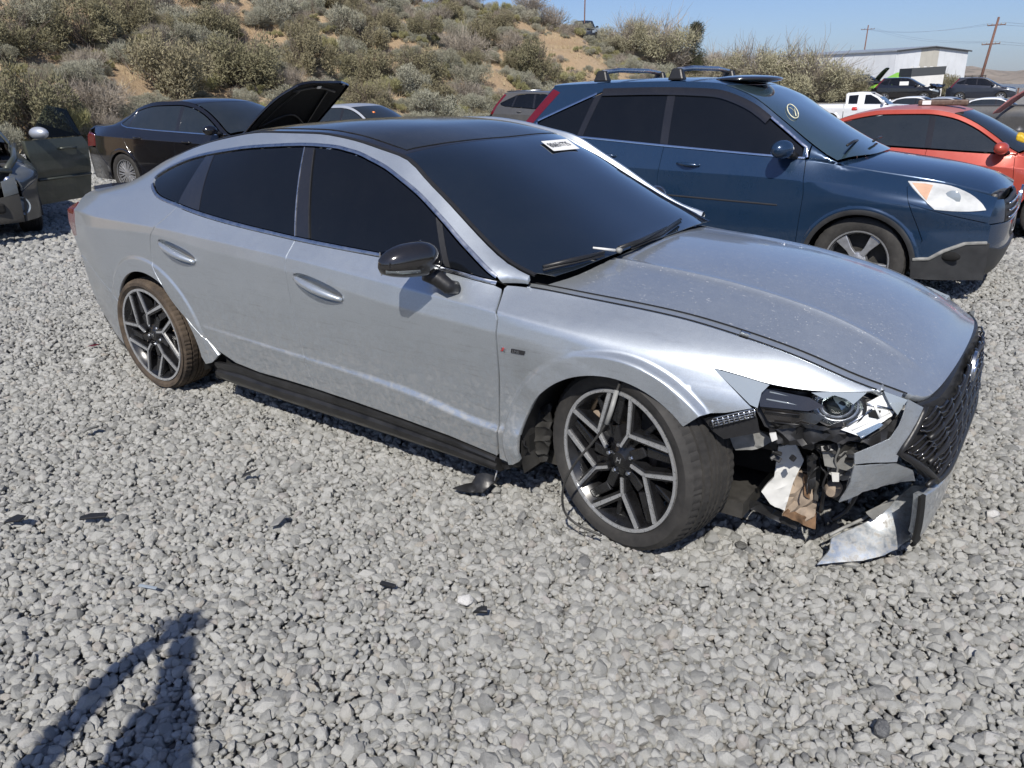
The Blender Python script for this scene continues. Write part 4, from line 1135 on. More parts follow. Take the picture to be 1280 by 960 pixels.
for k_, (pa, pb) in enumerate((((962,490),(1012,500)),((958,499),(1014,509)),((956,514),(1000,519)),((968,528),(1018,533)))):
    MB().tube([on_side(pa[0], pa[1], .026), on_side(pb[0], pb[1], .028)], .003, 6).build('lamp_rib', MAT['lens_glass' if k_ < 2 else 'black_plastic'], hd, smooth=True)
sh('bracket_hole_shade', [(1085,512),(1101,513),(1098,524),(1086,521)], .026, 'dark_void', .002, parent=hd)  # flat black plate, the dark of an opening put into its colour
sh('lamp_lens', [(1014,491),(1052,490),(1083,491),(1066,506),(1057,499),(1042,494),(1030,499)], .006, 'lens_glass', .003, parent=hd)
sh('lamp_lens', [(1104,489),(1134,500),(1121,519),(1112,506)], .003, 'lens_glass', .003, parent=hd)
sh('torn_trim', [(961,535),(994,531),(1032,534),(1055,528),(1080,546),(1053,553),(1030,549),(1002,556),(965,552)], .05, 'black_plastic', .01, rough=.012, seed=5)
sh('torn_trim', [(1075,551),(1100,540),(1122,520),(1127,528),(1112,546),(1088,558)], .03, 'black_plastic', .008, rough=.006, seed=6)
sh('torn_trim', [(1000,549),(1030,553),(1070,553),(1086,560),(1062,568),(1020,560),(995,556)], .09, 'dusty_plastic', .01, rough=.01, seed=7)
# crossbars of the small vent grille under the wing edge
m = MB()
for i in range(9):
    u = 890+i*6.6; a = on_side(u, 525-i*1.65, .012); b = on_side(u+1.5, 534-i*1.7, .02); m.tube([a, b], .0028, 6)
for j in range(4): m.tube([on_side(888+54*t, 524+3.2*j-13*t, .012+.004*j) for t in np.linspace(0, 1, 8)], .0028, 6)
m.build('vent_grille', MAT['dull_chrome'], car, smooth=True)
sh('vent_backing', [(880,522),(943,510),(947,524),(950,540),(905,548),(890,537)], .04, 'black_plastic', .006)
sh('liner_bracket', [(913,546),(945,534),(967,549),(948,560),(920,561)], .12, 'grey_plastic', .01, rough=.004)
sh('liner_edge', [(905,530),(955,536),(975,550),(992,560),(972,562),(940,556),(915,556)], .20, 'black_plastic', .01, rough=.006, seed=8)
sh('crash_bracket', [(973,557),(995,553),(1005,573),(992,600),(981,636),(963,628),(952,612),(968,594)], .19, 'white_plastic', .012, rough=.004, seed=2)
sh('rusty_bracket', [(996,585),(1016,588),(1020,628),(1016,657),(977,640),(983,618)], .22, 'rust_dust', .02, rough=.010, seed=4)
sh('bracket_edge', [(985,636),(1014,648),(1020,640),(1019,660),(1010,657),(978,642)], .20, 'rust_brown', .01, rough=.004, seed=9)
sh('bracket_edge', [(1004,590),(1011,592),(1012,622),(1005,618)], .20, 'rust_brown', .012, rough=.004, seed=12)
sh('support_bar', [(1008,565),(1020,570),(1019,605),(1012,610),(1009,590)], .17, 'black_plastic', .02, rough=.004, seed=1)
sh('support_bar', [(1020,580),(1026,583),(1022,625),(1017,622)], .19, 'under_metal', .01, rough=.003, seed=11)
sh('beam_end', [(1026,556),(1066,561),(1070,587),(1030,578)], .11, 'grey_plastic', .02, rough=.002)
hp = on_side(1051, 611, .17)
MB().lathe([(0, -.02), (.034, -.02), (.040, -.012), (.040, .03), (0, .03)], 26, 'y', tuple(hp)).build('horn', MAT['black_plastic'], car, auto=40)
hp = on_side(1040, 613, .12)
MB().lathe([(0, -.02), (.014, -.02), (.018, -.01), (.026, .0), (.026, .03), (0, .03)], 14, 'y', tuple(hp)).build('rusty_bolt', MAT['rust_dust'], car, auto=40)
m = MB(); m.tube(curve([on_side(u, v, dd) for u, v, dd in ((1046, 549, .05), (1049, 560, .06), (1044, 575, .08), (1047, 586, .09), (1044, 597, .10))], 5), .0035, 7)
m.build('hanging_wire', MAT['grey_plastic'], car, smooth=True)
sh('wire_plug', [(1039,590),(1049,591),(1048,600),(1040,600)], .09, 'white_plastic', .012)
m = MB(); m.tube(curve([on_side(u, v, dd) for u, v, dd in ((1030, 585, .14), (1036, 600, .16), (1030, 616, .16), (1026, 640, .18))], 5), .006, 7); m.tube(curve([on_side(u, v, dd) for u, v, dd in ((1062, 588, .16), (1072, 610, .2), (1060, 635, .22), (1040, 650, .22))], 5), .008, 7)
m.build('hose', MAT['black_plastic'], car, smooth=True)
# torn edges, clips, foam and loose wiring in the gap
rg = np.random.default_rng(12)
m = MB()
for k in range(16):
    u, v = rg.uniform(962, 1078), rg.uniform(548, 574); q = on_side(u, v, rg.uniform(.06, .14)); m.box(q, (rg.uniform(.012, .04), .012, rg.uniform(.01, .03)), tuple(rg.uniform(-.8, .8, 3)))
m.build('broken_clip', MAT['black_plastic'], car, bevel=.002)
m = MB()
for k in range(5):
    u, v = rg.uniform(1000, 1060), rg.uniform(552, 570); pts = [on_side(u, v, .10)]
    for j in range(6): u += rg.uniform(-7, 9); v += rg.uniform(4, 13); pts.append(on_side(u, v, rg.uniform(.10, .17)))
    m.tube(curve(pts, 4), rg.uniform(.0018, .0035), 5)
m.build('loose_wiring', MAT['print_black'], car, smooth=True)
sh('absorber_foam', [(1030,566),(1062,572),(1068,590),(1052,596),(1034,586)], .15, 'grey_plastic', .03, rough=.006, seed=14)
sh('torn_edge', [(961,527),(978,531),(1002,528),(1030,533),(1053,527),(1054,532),(1030,538),(1000,533),(972,537)], .03, 'skirt_plastic', .006, rough=.01, seed=15)
sh('torn_edge', [(1064,586),(1072,594),(1064,604),(1070,616),(1060,628),(1058,606)], .045, 'grey_plastic', .004, rough=.004, seed=16)
sh('white_clip', [(962,541),(970,540),(972,548),(965,551)], .03, 'white_plastic', .008)
sh('liner_edge', [(918,618),(960,630),(1000,652),(996,660),(950,640),(920,628)], .24, 'black_plastic', .01, rough=.006, seed=17)
# bumper skin that is left
pil = [on_nose(u, v) for u, v in ((1134.5,499),(1153,509),(1140,535),(1123,568),(1120,577))]+[on_nose(1095, 578), on_nose(1067, 580), on_nose(1067, 567), on_nose(1090, 558), on_nose(1112, 548), on_nose(1123, 532)]
shard('bumper_corner', pil, MAT['silver_side'], .004, bend=.0)
def tuck(p, dx, dy=0): q = np.array(p); return q+np.array([-dx, dy, 0])
fac = [on_nose(1067, 582), on_nose(1095, 580), on_nose(1120, 579), on_nose(1140, 587), tuck(on_nose(1152, 602), .02), tuck(on_nose(1134, 609), .05), tuck(on_nose(1100, 619), .055), tuck(on_nose(1087, 625), .05), tuck(on_nose(1061, 630), .03), tuck(on_nose(1063, 603), .0)]
shard('bumper_facet', fac, MAT['silver_side'], .004, rough=.0012, seed=3)
fl = [on_z(u, v, z) for u, v, z in ((1137,606,.27),(1155,607,.27),(1160,622,.22),(1150,642,.15),(1139,668,.085),(1115,684,.055),(1075,699,.04),(1048,702,.04),(1022,706,.035),(1030,695,.06),(1037,686,.08),(1036,671,.105),(1056,661,.115),(1078,651,.13),(1092,641,.155),(1109,629,.20))]
shard('bumper_flap', fl, MAT['silver_side'], .005, rough=.002, seed=8, bend=.018, label='torn strip of silver bumper hanging onto the gravel')
ed = [on_z(u, v, z) for u, v, z in ((1037,669,.108),(1056,659,.12),(1078,649,.136),(1092,639,.162),(1110,627,.205))]
MB().tube(ed, .006, 8).build('flap_edge', MAT['grey_plastic'], car, smooth=True)
sh('lower_duct', [(1082,640),(1110,626),(1122,618),(1110,632),(1090,648)], .22, 'grey_plastic', .01)
# lower lip right round the nose
lip = [(-.585, .33), (-.45, .318), (-.28, .30), (0, .29), (.28, .30), (.45, .318), (.585, .33), (.70, .30), (.74, .18), (.62, .085), (.3, .072), (0, .07), (-.25, .07), (-.42, .08), (-.545, .17)]
panel('bumper_lip', lip, NF, MAT['silver_side'], car, (1, 0, 0), res=.04, flange=.03, off=.002)
panel('lower_slot_shade', [(-.60, .335), (-.575, .335), (-.535, .17), (-.42, .085), (-.44, .07), (-.565, .16)], NF, MAT['dark_void'], car, (1, 0, 0), res=.03, flange=.01, off=.006)  # raised black strip painted as the shade inside a slot
# left bumper corner, still in place
panel('bumper_corner', [(.60, .655), (.66, .63), (.80, .56), (.86, .50), (.86, .12), (.70, .12), (.75, .2), (.71, .31), (.59, .34), (.70, .50)], NF, MAT['silver_side'], car, (1, 0, 0), res=.04, flange=.02)
panel('bumper_side', [(1.66, .52), (1.86, .61), (2.0, .60), (2.05, .12), (1.75, .13), (1.76, .27)], body.F(1), MAT['silver_side'], car, (0, 1, 0), res=.04, flange=.02)
panel('headlamp', [(1.73, .725), (1.95, .735), (2.18, .70), (2.20, .62), (1.98, .60), (1.87, .63)], body.F(1), MAT['lens_glass'], car, (0, 1, 0), res=.04, flange=.02, off=-.004)
# grille
hy = [(-.60, .618), (-.49, .634), (-.31, .648), (0, .654)]
cn = on_nose(1123, 566); bt = on_nose(1170, 601); tp = on_nose(1155, 508)
half = [(tp[1], tp[2])]+hy[1:3]
low_ = [(cn[1], cn[2]), (bt[1], bt[2]), (bt[1]*.7, bt[2]-.012)]
grl = half+[(0, .654)]+[(-y, z) for y, z in half[::-1]]+[(-y, z) for y, z in low_]+[(0, bt[2]-.02)]+low_[::-1]
gr = panel('grille', grl, NF, MAT['black_plastic'], car, (1, 0, 0), res=.05, flange=.03, off=-.012)
m = MB()
gp_ = [tuple(g) for g in grl]
for row in range(16):
    z0 = .325+row*.0228
    ys = np.linspace(-.7, .7, 71)
    run = []
    for i, y in enumerate(ys):
        z = z0+.012*math.sin(i*1.15+row*.9)-.05*(abs(y)/.7)**2*(1 if row > 8 else .2)
        if inside(np.array([(y, z)]), [tuple(q) for q in inset(grl, .012)])[0]:
            run.append((float(nose.x(np.array([y]), np.array([z]))[0])+.002+.006*math.sin(i*1.15+row*.9+.8), y, z))
        else:
            if len(run) > 3: m.tube(run, .0042, 5)
            run = []
    if len(run) > 3: m.tube(run, .0042, 5)
m.build('grille_mesh', MAT['gloss_black'], gr, smooth=True)
m = MB()
for k in (0, 1, 2):
    zz = .62-.085*k
    m.tube([(float(nose.x(np.array([y]), np.array([zz-.10*(abs(y)/.66)**1.6]))[0])+.006, y, zz-.10*(abs(y)/.66)**1.6) for y in np.linspace(-.60+.01*k, .60-.01*k, 40)], .008, 7)
m.build('grille_bar', MAT['black_plastic'], gr, smooth=True)
gpts = [(float(nose.x(np.array([y]), np.array([z]))[0])+.003, y, z) for y, z in [tuple(q) for q in resample(gp_[7:]+gp_[:1], .03, closed=False)]]
MB().tube(gpts, .011, 8).build('grille_frame', MAT['black_plastic'], gr, smooth=True)
# round badge: a slanted letter inside a ring
m = MB(); cx = 2.352
m.lathe([(.052, -.004), (.060, .006), (.066, .006), (.068, -.004)], 40, 'x', (cx, 0, .585), closed=True)
bd = m.build('badge', MAT['dull_chrome'], gr, auto=40)
MB().lathe([(0, .002), (.053, .002), (.053, -.01)], 36, 'x', (cx, 0, .585)).build('badge_plate', MAT['gloss_black'], bd) if False else None
o_ = MB().lathe([(0, .002), (.053, .002), (.053, -.01)], 36, 'x', (cx, 0, .585)).build('badge_plate', MAT['grey_plastic'], gr)
m = MB()
for s_ in (-1, 1): m.tube([(cx+.006, s_*.020-.008, .552), (cx+.006, s_*.020+.008, .618)], .006, 6)
m.tube([(cx+.006, -.020, .580), (cx+.006, .020, .592)], .005, 6); m.build('badge_letter', MAT['chrome'], gr, smooth=True)
# wing badge: red and silver N, dark plate with LINE
def to_mesh(o):
    dg = bpy.context.evaluated_depsgraph_get(); dg.update()
    me = bpy.data.meshes.new_from_object(o.evaluated_get(dg)); me.name = o.name
    n = o.name; q = bpy.data.objects.new(n, me); par, ml = o.parent, o.matrix_local.copy()
    cu = o.data; bpy.data.objects.remove(o); bpy.data.curves.remove(cu)
    q.name = n; link(q, par); q.matrix_local = ml; return q
def txt(body_, size, loc, rot, mat, name, parent, ext=.0006):
    cu = bpy.data.curves.new(name, 'FONT'); cu.body = body_; cu.size = size; cu.extrude = ext; cu.materials.append(mat); cu.align_x = 'LEFT'
    o = bpy.data.objects.new(name, cu); link(o, parent); o.location = loc; o.rotation_euler = rot; bpy.context.view_layer.update(); return to_mesh(o)
a = np.array(S(627, 436)); b = np.array(S(656, 441.5)); d = (b-a)/np.linalg.norm(b-a); ang = math.atan2(d[1], d[0]); nn = np.array([-d[1], d[0]])
def bp3(t, h, off=.003):
    q = a+(b-a)*t+nn*h; return (q[0], -float(body.y(q[0], q[1]))-off, q[1])
pl = MB().prism([bp3(.40, -.008), bp3(.97, -.008), bp3(1.03, .008), bp3(.44, .008)], (0, 0, 0), (0, .004, 0)).build('wing_badge', MAT['print_black'], car)
txt('LINE', .0155, bp3(.47, -.0055, .0045), (R(90), -ang, 0), MAT['dull_chrome'], 'badge_lettering', pl)
txt('N', .024, bp3(-.02, -.0085, .004), (R(90), -ang, 0), MAT['chrome'], 'badge_letter', pl, .001)
MB().prism([bp3(-.05, -.008), bp3(.06, -.008), bp3(.16, .004), bp3(.06, .006)], (0, 0, 0), (0, .003, 0)).build('badge_stripe', MAT['emblem_red'], pl)
# cable looped over the front wheel
pts = [(775, 478, -.90), (770, 492, -.95), (762, 520, -.985), (745, 548, -1.0), (722, 575, -1.0), (708, 598, -1.0), (703, 618, -.995), (706, 640, -.985), (722, 656, -.97), (742, 665, -.96), (752, 670, -.95)]
MB().tube(curve([on_y(u, v, y) for u, v, y in pts], 5), .0045, 7).build('loose_cable', MAT['dusty_plastic'], car, smooth=True)
MB().tube([on_y(u, v, y) for u, v, y in ((771, 488, -.955), (764, 513, -.985), (758, 530, -.995))], .0085, 8).build('cable_sleeve', MAT['grey_plastic'], car, smooth=True)
# dangling end of the skirt and the torn liner behind the front wheel
sh('liner_flap', [(640,572),(652,534),(672,512),(690,502),(690,540),(684,576),(662,580)], .10, 'dusty_plastic', .008, rough=.008, seed=3)
sh('liner_flap', [(622,576),(641,566),(652,540),(660,560),(652,582),(632,586)], .03, 'black_plastic', .006, rough=.006, seed=4)
sk = [on_z(u, v, z) for u, v, z in ((566,611,.03),(600,598,.06),(620,592,.11),(622,600,.07),(604,617,.03),(585,616,.03))]
shard('skirt_fragment', sk, MAT['black_plastic'], .006, rough=.004, seed=2)
MB().tube([on_z(620, 566, .20), on_z(621, 590, .12), on_z(617, 604, .055)], .003, 6).build('skirt_clip', MAT['white_plastic'], car, smooth=True)
# tail lamp, boot edge
panel('tail_lamp', [(-2.215, .985), (-2.17, .960), (-2.145, .927), (-2.155, .858), (-2.205, .795), (-2.275, .785), (-2.28, .94)], body.F(-1), MAT['lamp_red'], car, (0, -1, 0), res=.03, flange=.03)
panel('tail_lamp', [(-2.215, .985), (-2.17, .960), (-2.145, .927), (-2.155, .858), (-2.205, .795), (-2.275, .785), (-2.28, .94)], body.F(1), MAT['lamp_red'], car, (0, 1, 0), res=.03, flange=.03)
tailn = Nose([(.15, -2.30), (.3, -2.35), (.55, -2.37), (.8, -2.35), (.95, -2.31), (1.0, -2.30)], .16, 3.0, sgn=-1)
TN = tailn.F()
panel('rear_bumper', [(-.715, .30), (.715, .30), (.735, .66), (.45, .72), (-.45, .72), (-.735, .66)], TN, MAT['silver_side'], car, (-1, 0, 0), res=.06, flange=.02)
panel('boot_face', [(-.735, .67), (-.45, .73), (.45, .73), (.735, .67), (.75, .80), (-.75, .80)], TN, MAT['silver_side'], car, (-1, 0, 0), res=.06, flange=.02)
panel('tail_lamp_bar', [(-.765, .805), (.765, .805), (.71, .90), (-.71, .90)], TN, MAT['lamp_red'], car, (-1, 0, 0), res=.06, flange=.02)
panel('boot_edge', [(-.72, .905), (.72, .905), (.62, .995), (-.62, .995)], TN, MAT['silver_paint'], car, (-1, 0, 0), res=.06, flange=.02)
panel('rear_valance', [(-.66, .17), (.66, .17), (.70, .295), (-.70, .295)], TN, MAT['black_plastic'], car, (-1, 0, 0), res=.06, flange=.02)
# wipers and windscreen sticker
def on_top(u, v, surf): return on_surf(u, v, lambda x, y: surf.z(np.minimum(x, 1.16), y), 1.5, 6)
for a_, b_, c_ in (((676, 339), (715, 330), (752, 321)), ((786, 312), (822, 297), (848, 279))):
    P = [np.array(on_top(*q, top_s))+np.array([.01, 0, .018]) for q in (a_, b_, c_)]
    w = MB().tube(P, [.006, .009, .006], 8).build('wiper', MAT['black_plastic'], car, smooth=True)
    MB().tube([p+np.array([0, 0, -.012]) for p in P], .005, 6).build('wiper_blade', MAT['print_black'], w, smooth=True)
    piv = P[2]+np.array([.05, .10, -.02]) if a_[0] < 700 else P[1]*.3+P[0]*.7+np.array([.07, -.02, -.03])
pv = np.array(on_top(768, 316, top_s))
MB().tube([np.array(on_top(741, 318, top_s))+[0, 0, .025], np.array(on_top(763, 319, top_s))+[.02, 0, .02]], [.004, .006], 8).build('wiper_arm', MAT['white_plastic'], car, smooth=True)
MB().ball(pv+np.array([.02, 0, .012]), (.014, .014, .012), 10, 7).build('wiper_pivot', MAT['grey_plastic'], car, smooth=True)
MB().tube([pv+np.array([.02, 0, .02]), np.array(on_top(790, 308, top_s))+[.03, 0, .025], np.array(on_top(830, 293, top_s))+[.01, 0, .03]], [.009, .007, .005], 8).build('wiper_arm', MAT['black_plastic'], car, smooth=True)
stq = [on_top(u, v, top_s) for u, v in ((676, 178), (708, 175), (724, 187), (692, 190))]
stk = MB().prism([np.array(q)+np.array([.002, 0, .004]) for q in stq], (0, 0, 0), (0, 0, .0015)).build('windscreen_sticker', MAT['sticker_white'], car)
ex = np.array(stq[1])-np.array(stq[0]); ey = np.array(stq[0])-np.array(stq[3]); Lx = np.linalg.norm(ex); Ly = np.linalg.norm(ey); nz = np.cross(ex, ey); nz /= np.linalg.norm(nz)
def sticker_text(s_, x, y, size):
    cu = bpy.data.curves.new('sticker_print', 'FONT'); cu.body = s_; cu.size = size; cu.extrude = .0003; cu.materials.append(MAT['print_black'])
    o = link(bpy.data.objects.new('sticker_print', cu), stk)
    e1 = ex/Lx; e2 = np.cross(nz, e1); p = np.array(stq[3])+ex*x+ey*y+nz*.0045+np.array([.002, 0, .004])
    o.matrix_local = Matrix(((e1[0], e2[0], nz[0], p[0]), (e1[1], e2[1], nz[1], p[1]), (e1[2], e2[2], nz[2], p[2]), (0, 0, 0, 1))); bpy.context.view_layer.update(); to_mesh(o)
sticker_text('80651725', .07, .30, Ly*.55)
# ------------------------------------------------------------------ the other vehicles
SEDAN = dict(
 rails=[[(-2.42,.70,.22),(-1.8,.86,.22),(-1.0,.88,.21),(0,.885,.21),(1.0,.88,.21),(1.8,.86,.22),(2.30,.66,.24)],
  [(-2.42,.74,.55),(-1.8,.89,.55),(-1,.91,.55),(0,.915,.52),(1,.91,.5),(1.8,.88,.5),(2.30,.68,.5)],
  [(-2.42,.72,.92),(-1.8,.87,.90),(-1,.905,.87),(0,.91,.83),(1,.905,.79),(1.5,.895,.765),(1.9,.84,.73),(2.30,.62,.66)],
  [(-2.42,.60,1.02),(-1.8,.73,1.04),(-1.3,.80,1.02),(-.6,.85,.985),(0,.86,.96),(.6,.85,.935),(.85,.81,.93),(1.1,.745,.90),(1.5,.73,.86),(1.9,.69,.80),(2.30,.55,.70)],
  [(-2.42,.55,1.05),(-1.9,.56,1.09),(-1.5,.56,1.22),(-1.15,.575,1.34),(-.7,.595,1.405),(-.2,.605,1.41),(.1,.615,1.37),(.35,.64,1.28),(.65,.70,1.11),(.90,.765,.955),(1.1,.735,.908),(1.5,.72,.868),(1.9,.68,.808),(2.30,.54,.708)]],
 roof=[(-2.42,1.06),(-2.0,1.095),(-1.6,1.18),(-1.1,1.37),(-.6,1.445),(-.2,1.455),(.1,1.43),(.4,1.33),(.75,1.16),(1.10,.975)],
 hood=[(1.0,.985),(1.3,.95),(1.7,.90),(2.0,.85),(2.25,.77),(2.37,.66)],
 nose=[(.12,2.30),(.25,2.40),(.5,2.42),(.62,2.40),(.72,2.34)], nc=.42, npw=3.6,
 tail=[(.2,-2.40),(.5,-2.46),(.8,-2.45),(1.0,-2.41),(1.06,-2.39)], tc=.30, tpw=3.4,
 wb=2.80, ar=.355, wr=.325, hx=(.12,.25), wsx=1.07, rearx=(-1.12,-1.85), bx=-.10, fx=.88, nosex=2.30, wtop=.055, wrear=-1.50, xtop=-2.32, wc=.91, xbelt=None)
SUV = dict(
 rails=[[(-2.27,.70,.34),(-1.9,.84,.32),(-1.0,.875,.30),(0,.88,.29),(1.0,.88,.29),(1.75,.86,.30),(2.16,.66,.32)],
  [(-2.27,.75,.62),(-1.9,.87,.62),(-1.0,.905,.62),(0,.91,.60),(1.0,.91,.60),(1.75,.885,.60),(2.16,.68,.58)],
  [(-2.27,.74,1.02),(-1.9,.86,1.01),(-1.0,.895,.985),(0,.905,.955),(.7,.905,.935),(1.31,.895,.905),(1.75,.85,.87),(2.16,.64,.80)],
  [(-2.27,.70,1.27),(-1.9,.81,1.245),(-1.2,.855,1.205),(-.3,.868,1.145),(.5,.868,1.095),(.85,.825,1.075),(1.05,.785,1.05),(1.31,.765,1.012),(1.75,.71,.95),(2.16,.56,.855)],
  [(-2.27,.60,1.50),(-2.0,.625,1.60),(-1.5,.64,1.655),(-.6,.65,1.668),(0,.655,1.648),(.3,.675,1.56),(.6,.72,1.37),(.9,.775,1.165),(1.08,.79,1.065),(1.31,.755,1.02),(1.75,.70,.958),(2.16,.55,.863)]],
 roof=[(-2.3,1.55),(-2.0,1.64),(-1.5,1.69),(-.6,1.705),(-.1,1.69),(.2,1.635),(.5,1.49),(.9,1.27),(1.27,1.09)],
 hood=[(1.0,1.115),(1.3,1.085),(1.7,1.035),(2.0,.975),(2.15,.91),(2.20,.84)],
 nose=[(.20,2.10),(.32,2.20),(.55,2.24),(.75,2.23),(.88,2.18)], nc=.52, npw=3.6,
 tail=[(.3,-2.26),(.6,-2.32),(.9,-2.28),(1.05,-2.10),(1.2,-1.93),(1.35,-1.78),(1.56,-1.58)], tc=.20, tpw=3.4,
 wb=2.62, ar=.385, wr=.345, hx=(.10,.22), wsx=1.24, rearx=(-1.57,-1.6), bx=-.33, fx=.84, nosex=2.14, wtop=.055, wrear=-1.66, xtop=-1.56, wc=1.06, xbelt=-1.87)

def scaled(T, sx=1., sy=1., sz=1.):
    q = dict(T); q['rails'] = [[(x*sx, y*sy, z*sz) for x, y, z in r] for r in T['rails']]
    for k in ('roof', 'hood'): q[k] = [(x*sx, z*sz) for x, z in T[k]]
    for k in ('nose', 'tail'): q[k] = [(z*sz, x*sx) for z, x in T[k]]
    for k in ('wb', 'wsx', 'bx', 'fx', 'nosex', 'wrear', 'xtop', 'wc'): q[k] = T[k]*sx
    q['hx'] = tuple(v*sx for v in T['hx']); q['rearx'] = tuple(v*sx for v in T['rearx']); return q
def simple_car(root, T, pmat, res=.06, glassm='tinted_glass', ws='car_glass', wheels=True, trim=True, hood_open=None, lamp='lens_glass', style=6, skip_hood=False, sides=(-1, 1), roofmat=None, wseg=70, crease=(2, 3), steer=0.0, wheel_mat='alloy_silver', bumper=None, detail=True, skip_door=None, mirrors=True, no_front=False, lamp_overlay=None):
    wb = T['wb']/2; ar = T['ar']; wr = T['wr']; aw = [(wb, wr-.015, ar), (-wb, wr-.015, ar)]
    b = Body(T['rails'], crease={2: (.7, 1.4), 3: (.9, 1.25)}, w=.08, bulge={3: .015}, arches=aw, flare=.010, flare_w=.05)
    top = Top(b, 4, T['roof'], p=2.5); hd = Top(b, 3, T['hood'], p=2.2); ns = Nose(T['nose'], T['nc'], T['npw']); tl = Nose(T['tail'], T['tc'], T['tpw'], -1)
    z3 = lambda x: float(b.Z[3](x)); z4 = lambda x: float(b.Z[4](x)); y4 = lambda x: float(b.Y[4](x)); y3 = lambda x: float(b.Y[3](x)); z0 = lambda x: float(b.Z[0](x))
    fx, bx, nx, wr_ = T['fx'], T['bx'], T['nosex'], T['wrear']; xr = T['rails'][0][0][0]; PM = MAT[pmat]; out = {}
    BM = MAT[bumper] if bumper else PM
    # window outline
    fxw = fx-.01
    lowp = [(x, z3(x)+.012) for x in np.linspace(fxw, wr_+.22, 14)]
    sed = T['tail'][-1][0] < 1.2
    if sed: rearp = [(wr_+.06, z3(wr_)+.03), (wr_, z3(wr_)+.055), (wr_+.10, z4(wr_+.1)-.10)]
    else: rearp = [(wr_+.03, z3(wr_)+.05), (wr_, z3(wr_)+.10)]
    topp = [(x, z4(x)-T['wtop'] if sed else min(z4(x)-T['wtop'], z3(wr_)+.11+(x-wr_)*.40)) for x in np.linspace(wr_+(.26 if sed else .05), fxw-.02, 26)]
    topp = [p for p in topp if p[1] > z3(p[0])+.03]
    win = [tuple(p) for p in lowp+rearp+topp]
    rc = [(bx-.62, z0(bx)+.07), (-wb+ar+.02, .55*wr+.32), (-wb+ar-.10, z3(-1)*.62), (-wb+.10, z3(-wb)*.86), (-wb+.16, z3(-wb+.16))]
    for side in sides:
        F = b.F(side); O = (0, side, 0); kw = dict(grid=b.grid, bres=res*.5)
        fd = [(fx, z3(fx)+.004), (fx+.03, z3(fx)-.25), (fx, z0(fx)+.02), (bx, z0(bx)+.03), (bx-.03, z3(bx)-.25), (bx, z3(bx)+.004)]
        fd += [(x, z3(x)+.004) for x in np.linspace(bx, fx, 10)[1:-1]]
        rd = [(bx, z3(bx)+.004), (bx-.03, z3(bx)-.25), (bx, z0(bx)+.03)]+[tuple(p) for p in curve(rc, 4)]+[(x, z3(x)+.004) for x in np.linspace(-wb+.16, bx, 9)[1:-1]]
        for nm, P in (('front_door', fd), ('rear_door', rd)):
            if skip_door == (nm, side): continue
            d = panel(nm, inset(P, .003), F, PM, root, O, res=res, flange=.02, **kw)
            if detail:
                xh = (bx+.14) if nm == 'front_door' else (-wb+.34); zh = z3(xh)-.115
                q = [(xh+t*.2, zh-.012*t) for t in np.linspace(0, 1, 7)]
                MB().tube([(x, side*(float(b.y(x, z))+.004+.022*math.sin(math.pi*i/6)), z) for i, (x, z) in enumerate(q)], [.010, .014, .017, .018, .017, .014, .010], 8).build('door_handle', PM, d, smooth=True)
        fa = arch_pts(aw[0][0], aw[0][1], ar, 8, 190, 22); ra = arch_pts(aw[1][0], aw[1][1], ar, 172, -8, 22)
        a_f = math.radians(8)
        wing = [(fx, z3(fx)+.004), (fx+.03, z3(fx)-.25), (fx, z0(fx)+.02)]+fa[::-1]+[(nx-.16, fa[0][1]+.10), (nx-.05, z3(nx)-.13), (nx-.42, z3(nx-.42)-.10), (nx-.30, z3(nx-.30)-.02)]+[(x, z3(x)-.002) for x in np.linspace(nx-.28, fx+.02, 16)]
        wing = [(fx, z3(fx)+.004), (fx+.03, z3(fx)-.25), (fx, z0(fx)+.02)]+fa[::-1]+[(fa[0][0]+.05, fa[0][1]+.16), (nx-.52, z3(nx-.5)-.16), (nx-.56, z3(nx-.56)-.06)]+[(x, (z4(x)-.004 if x < T['wc']+.04 else z3(x)-.002)) for x in np.linspace(nx-.50, fx+.022, 22)]+[(fx+.02, z3(fx)+.008)]
        if not no_front: panel('front_wing', inset(wing, .003), F, PM, root, O, res=res, flange=.02, **kw)
        # lamp between wing and bumper
        hlp = [(nx-.56, z3(nx-.56)-.06), (nx-.52, z3(nx-.5)-.16), (nx-.02, z3(nx-.02)-.19), (nx, z3(nx)-.02), (nx-.26, z3(nx-.26)-.004), (nx-.48, z3(nx-.48)-.006)]
        if lamp_overlay: panel('headlamp', hlp, F, PM, root, O, res=res, flange=.0, off=-.0005)
        elif not no_front:
            panel('headlamp', inset(hlp, .002), F, MAT[lamp], root, O, res=res, flange=.02, off=-.002)
        if not no_front:
            fbp = [(fa[0][0]+.05, fa[0][1]+.16)]+fa[:3]+[(fa[0][0]+.03, z0(1.8)-.02), (nx, z0(nx)-.02), (nx, z3(nx)-.20), (nx-.02, z3(nx-.02)-.19), (nx-.52, z3(nx-.5)-.16)]
            fbp = [(nx-.52, z3(nx-.5)-.16), (fa[0][0]+.05, fa[0][1]+.16), fa[1], fa[0], (fa[0][0]+.01, z0(1.8)-.02), (nx, z0(nx)-.02), (nx, z3(nx)-.20), (nx-.02, z3(nx-.02)-.195)]
            panel('front_bumper', inset(fbp, .003), F, BM, root, O, res=res, flange=.02, **kw)
        wl = [p for p in win if p[0] < -wb+.15][::1]
        qt = [(x, z4(x)-.004) for x in np.linspace(fx+.02, T['xtop'], 40)]
        xbl = T['xbelt']
        qt += [(xr+.02, z3(xr)+.02), (xr+.03, z3(xr)-.05)] if sed else [(xbl, z3(xbl)-.02), (xbl-.17, .98)]
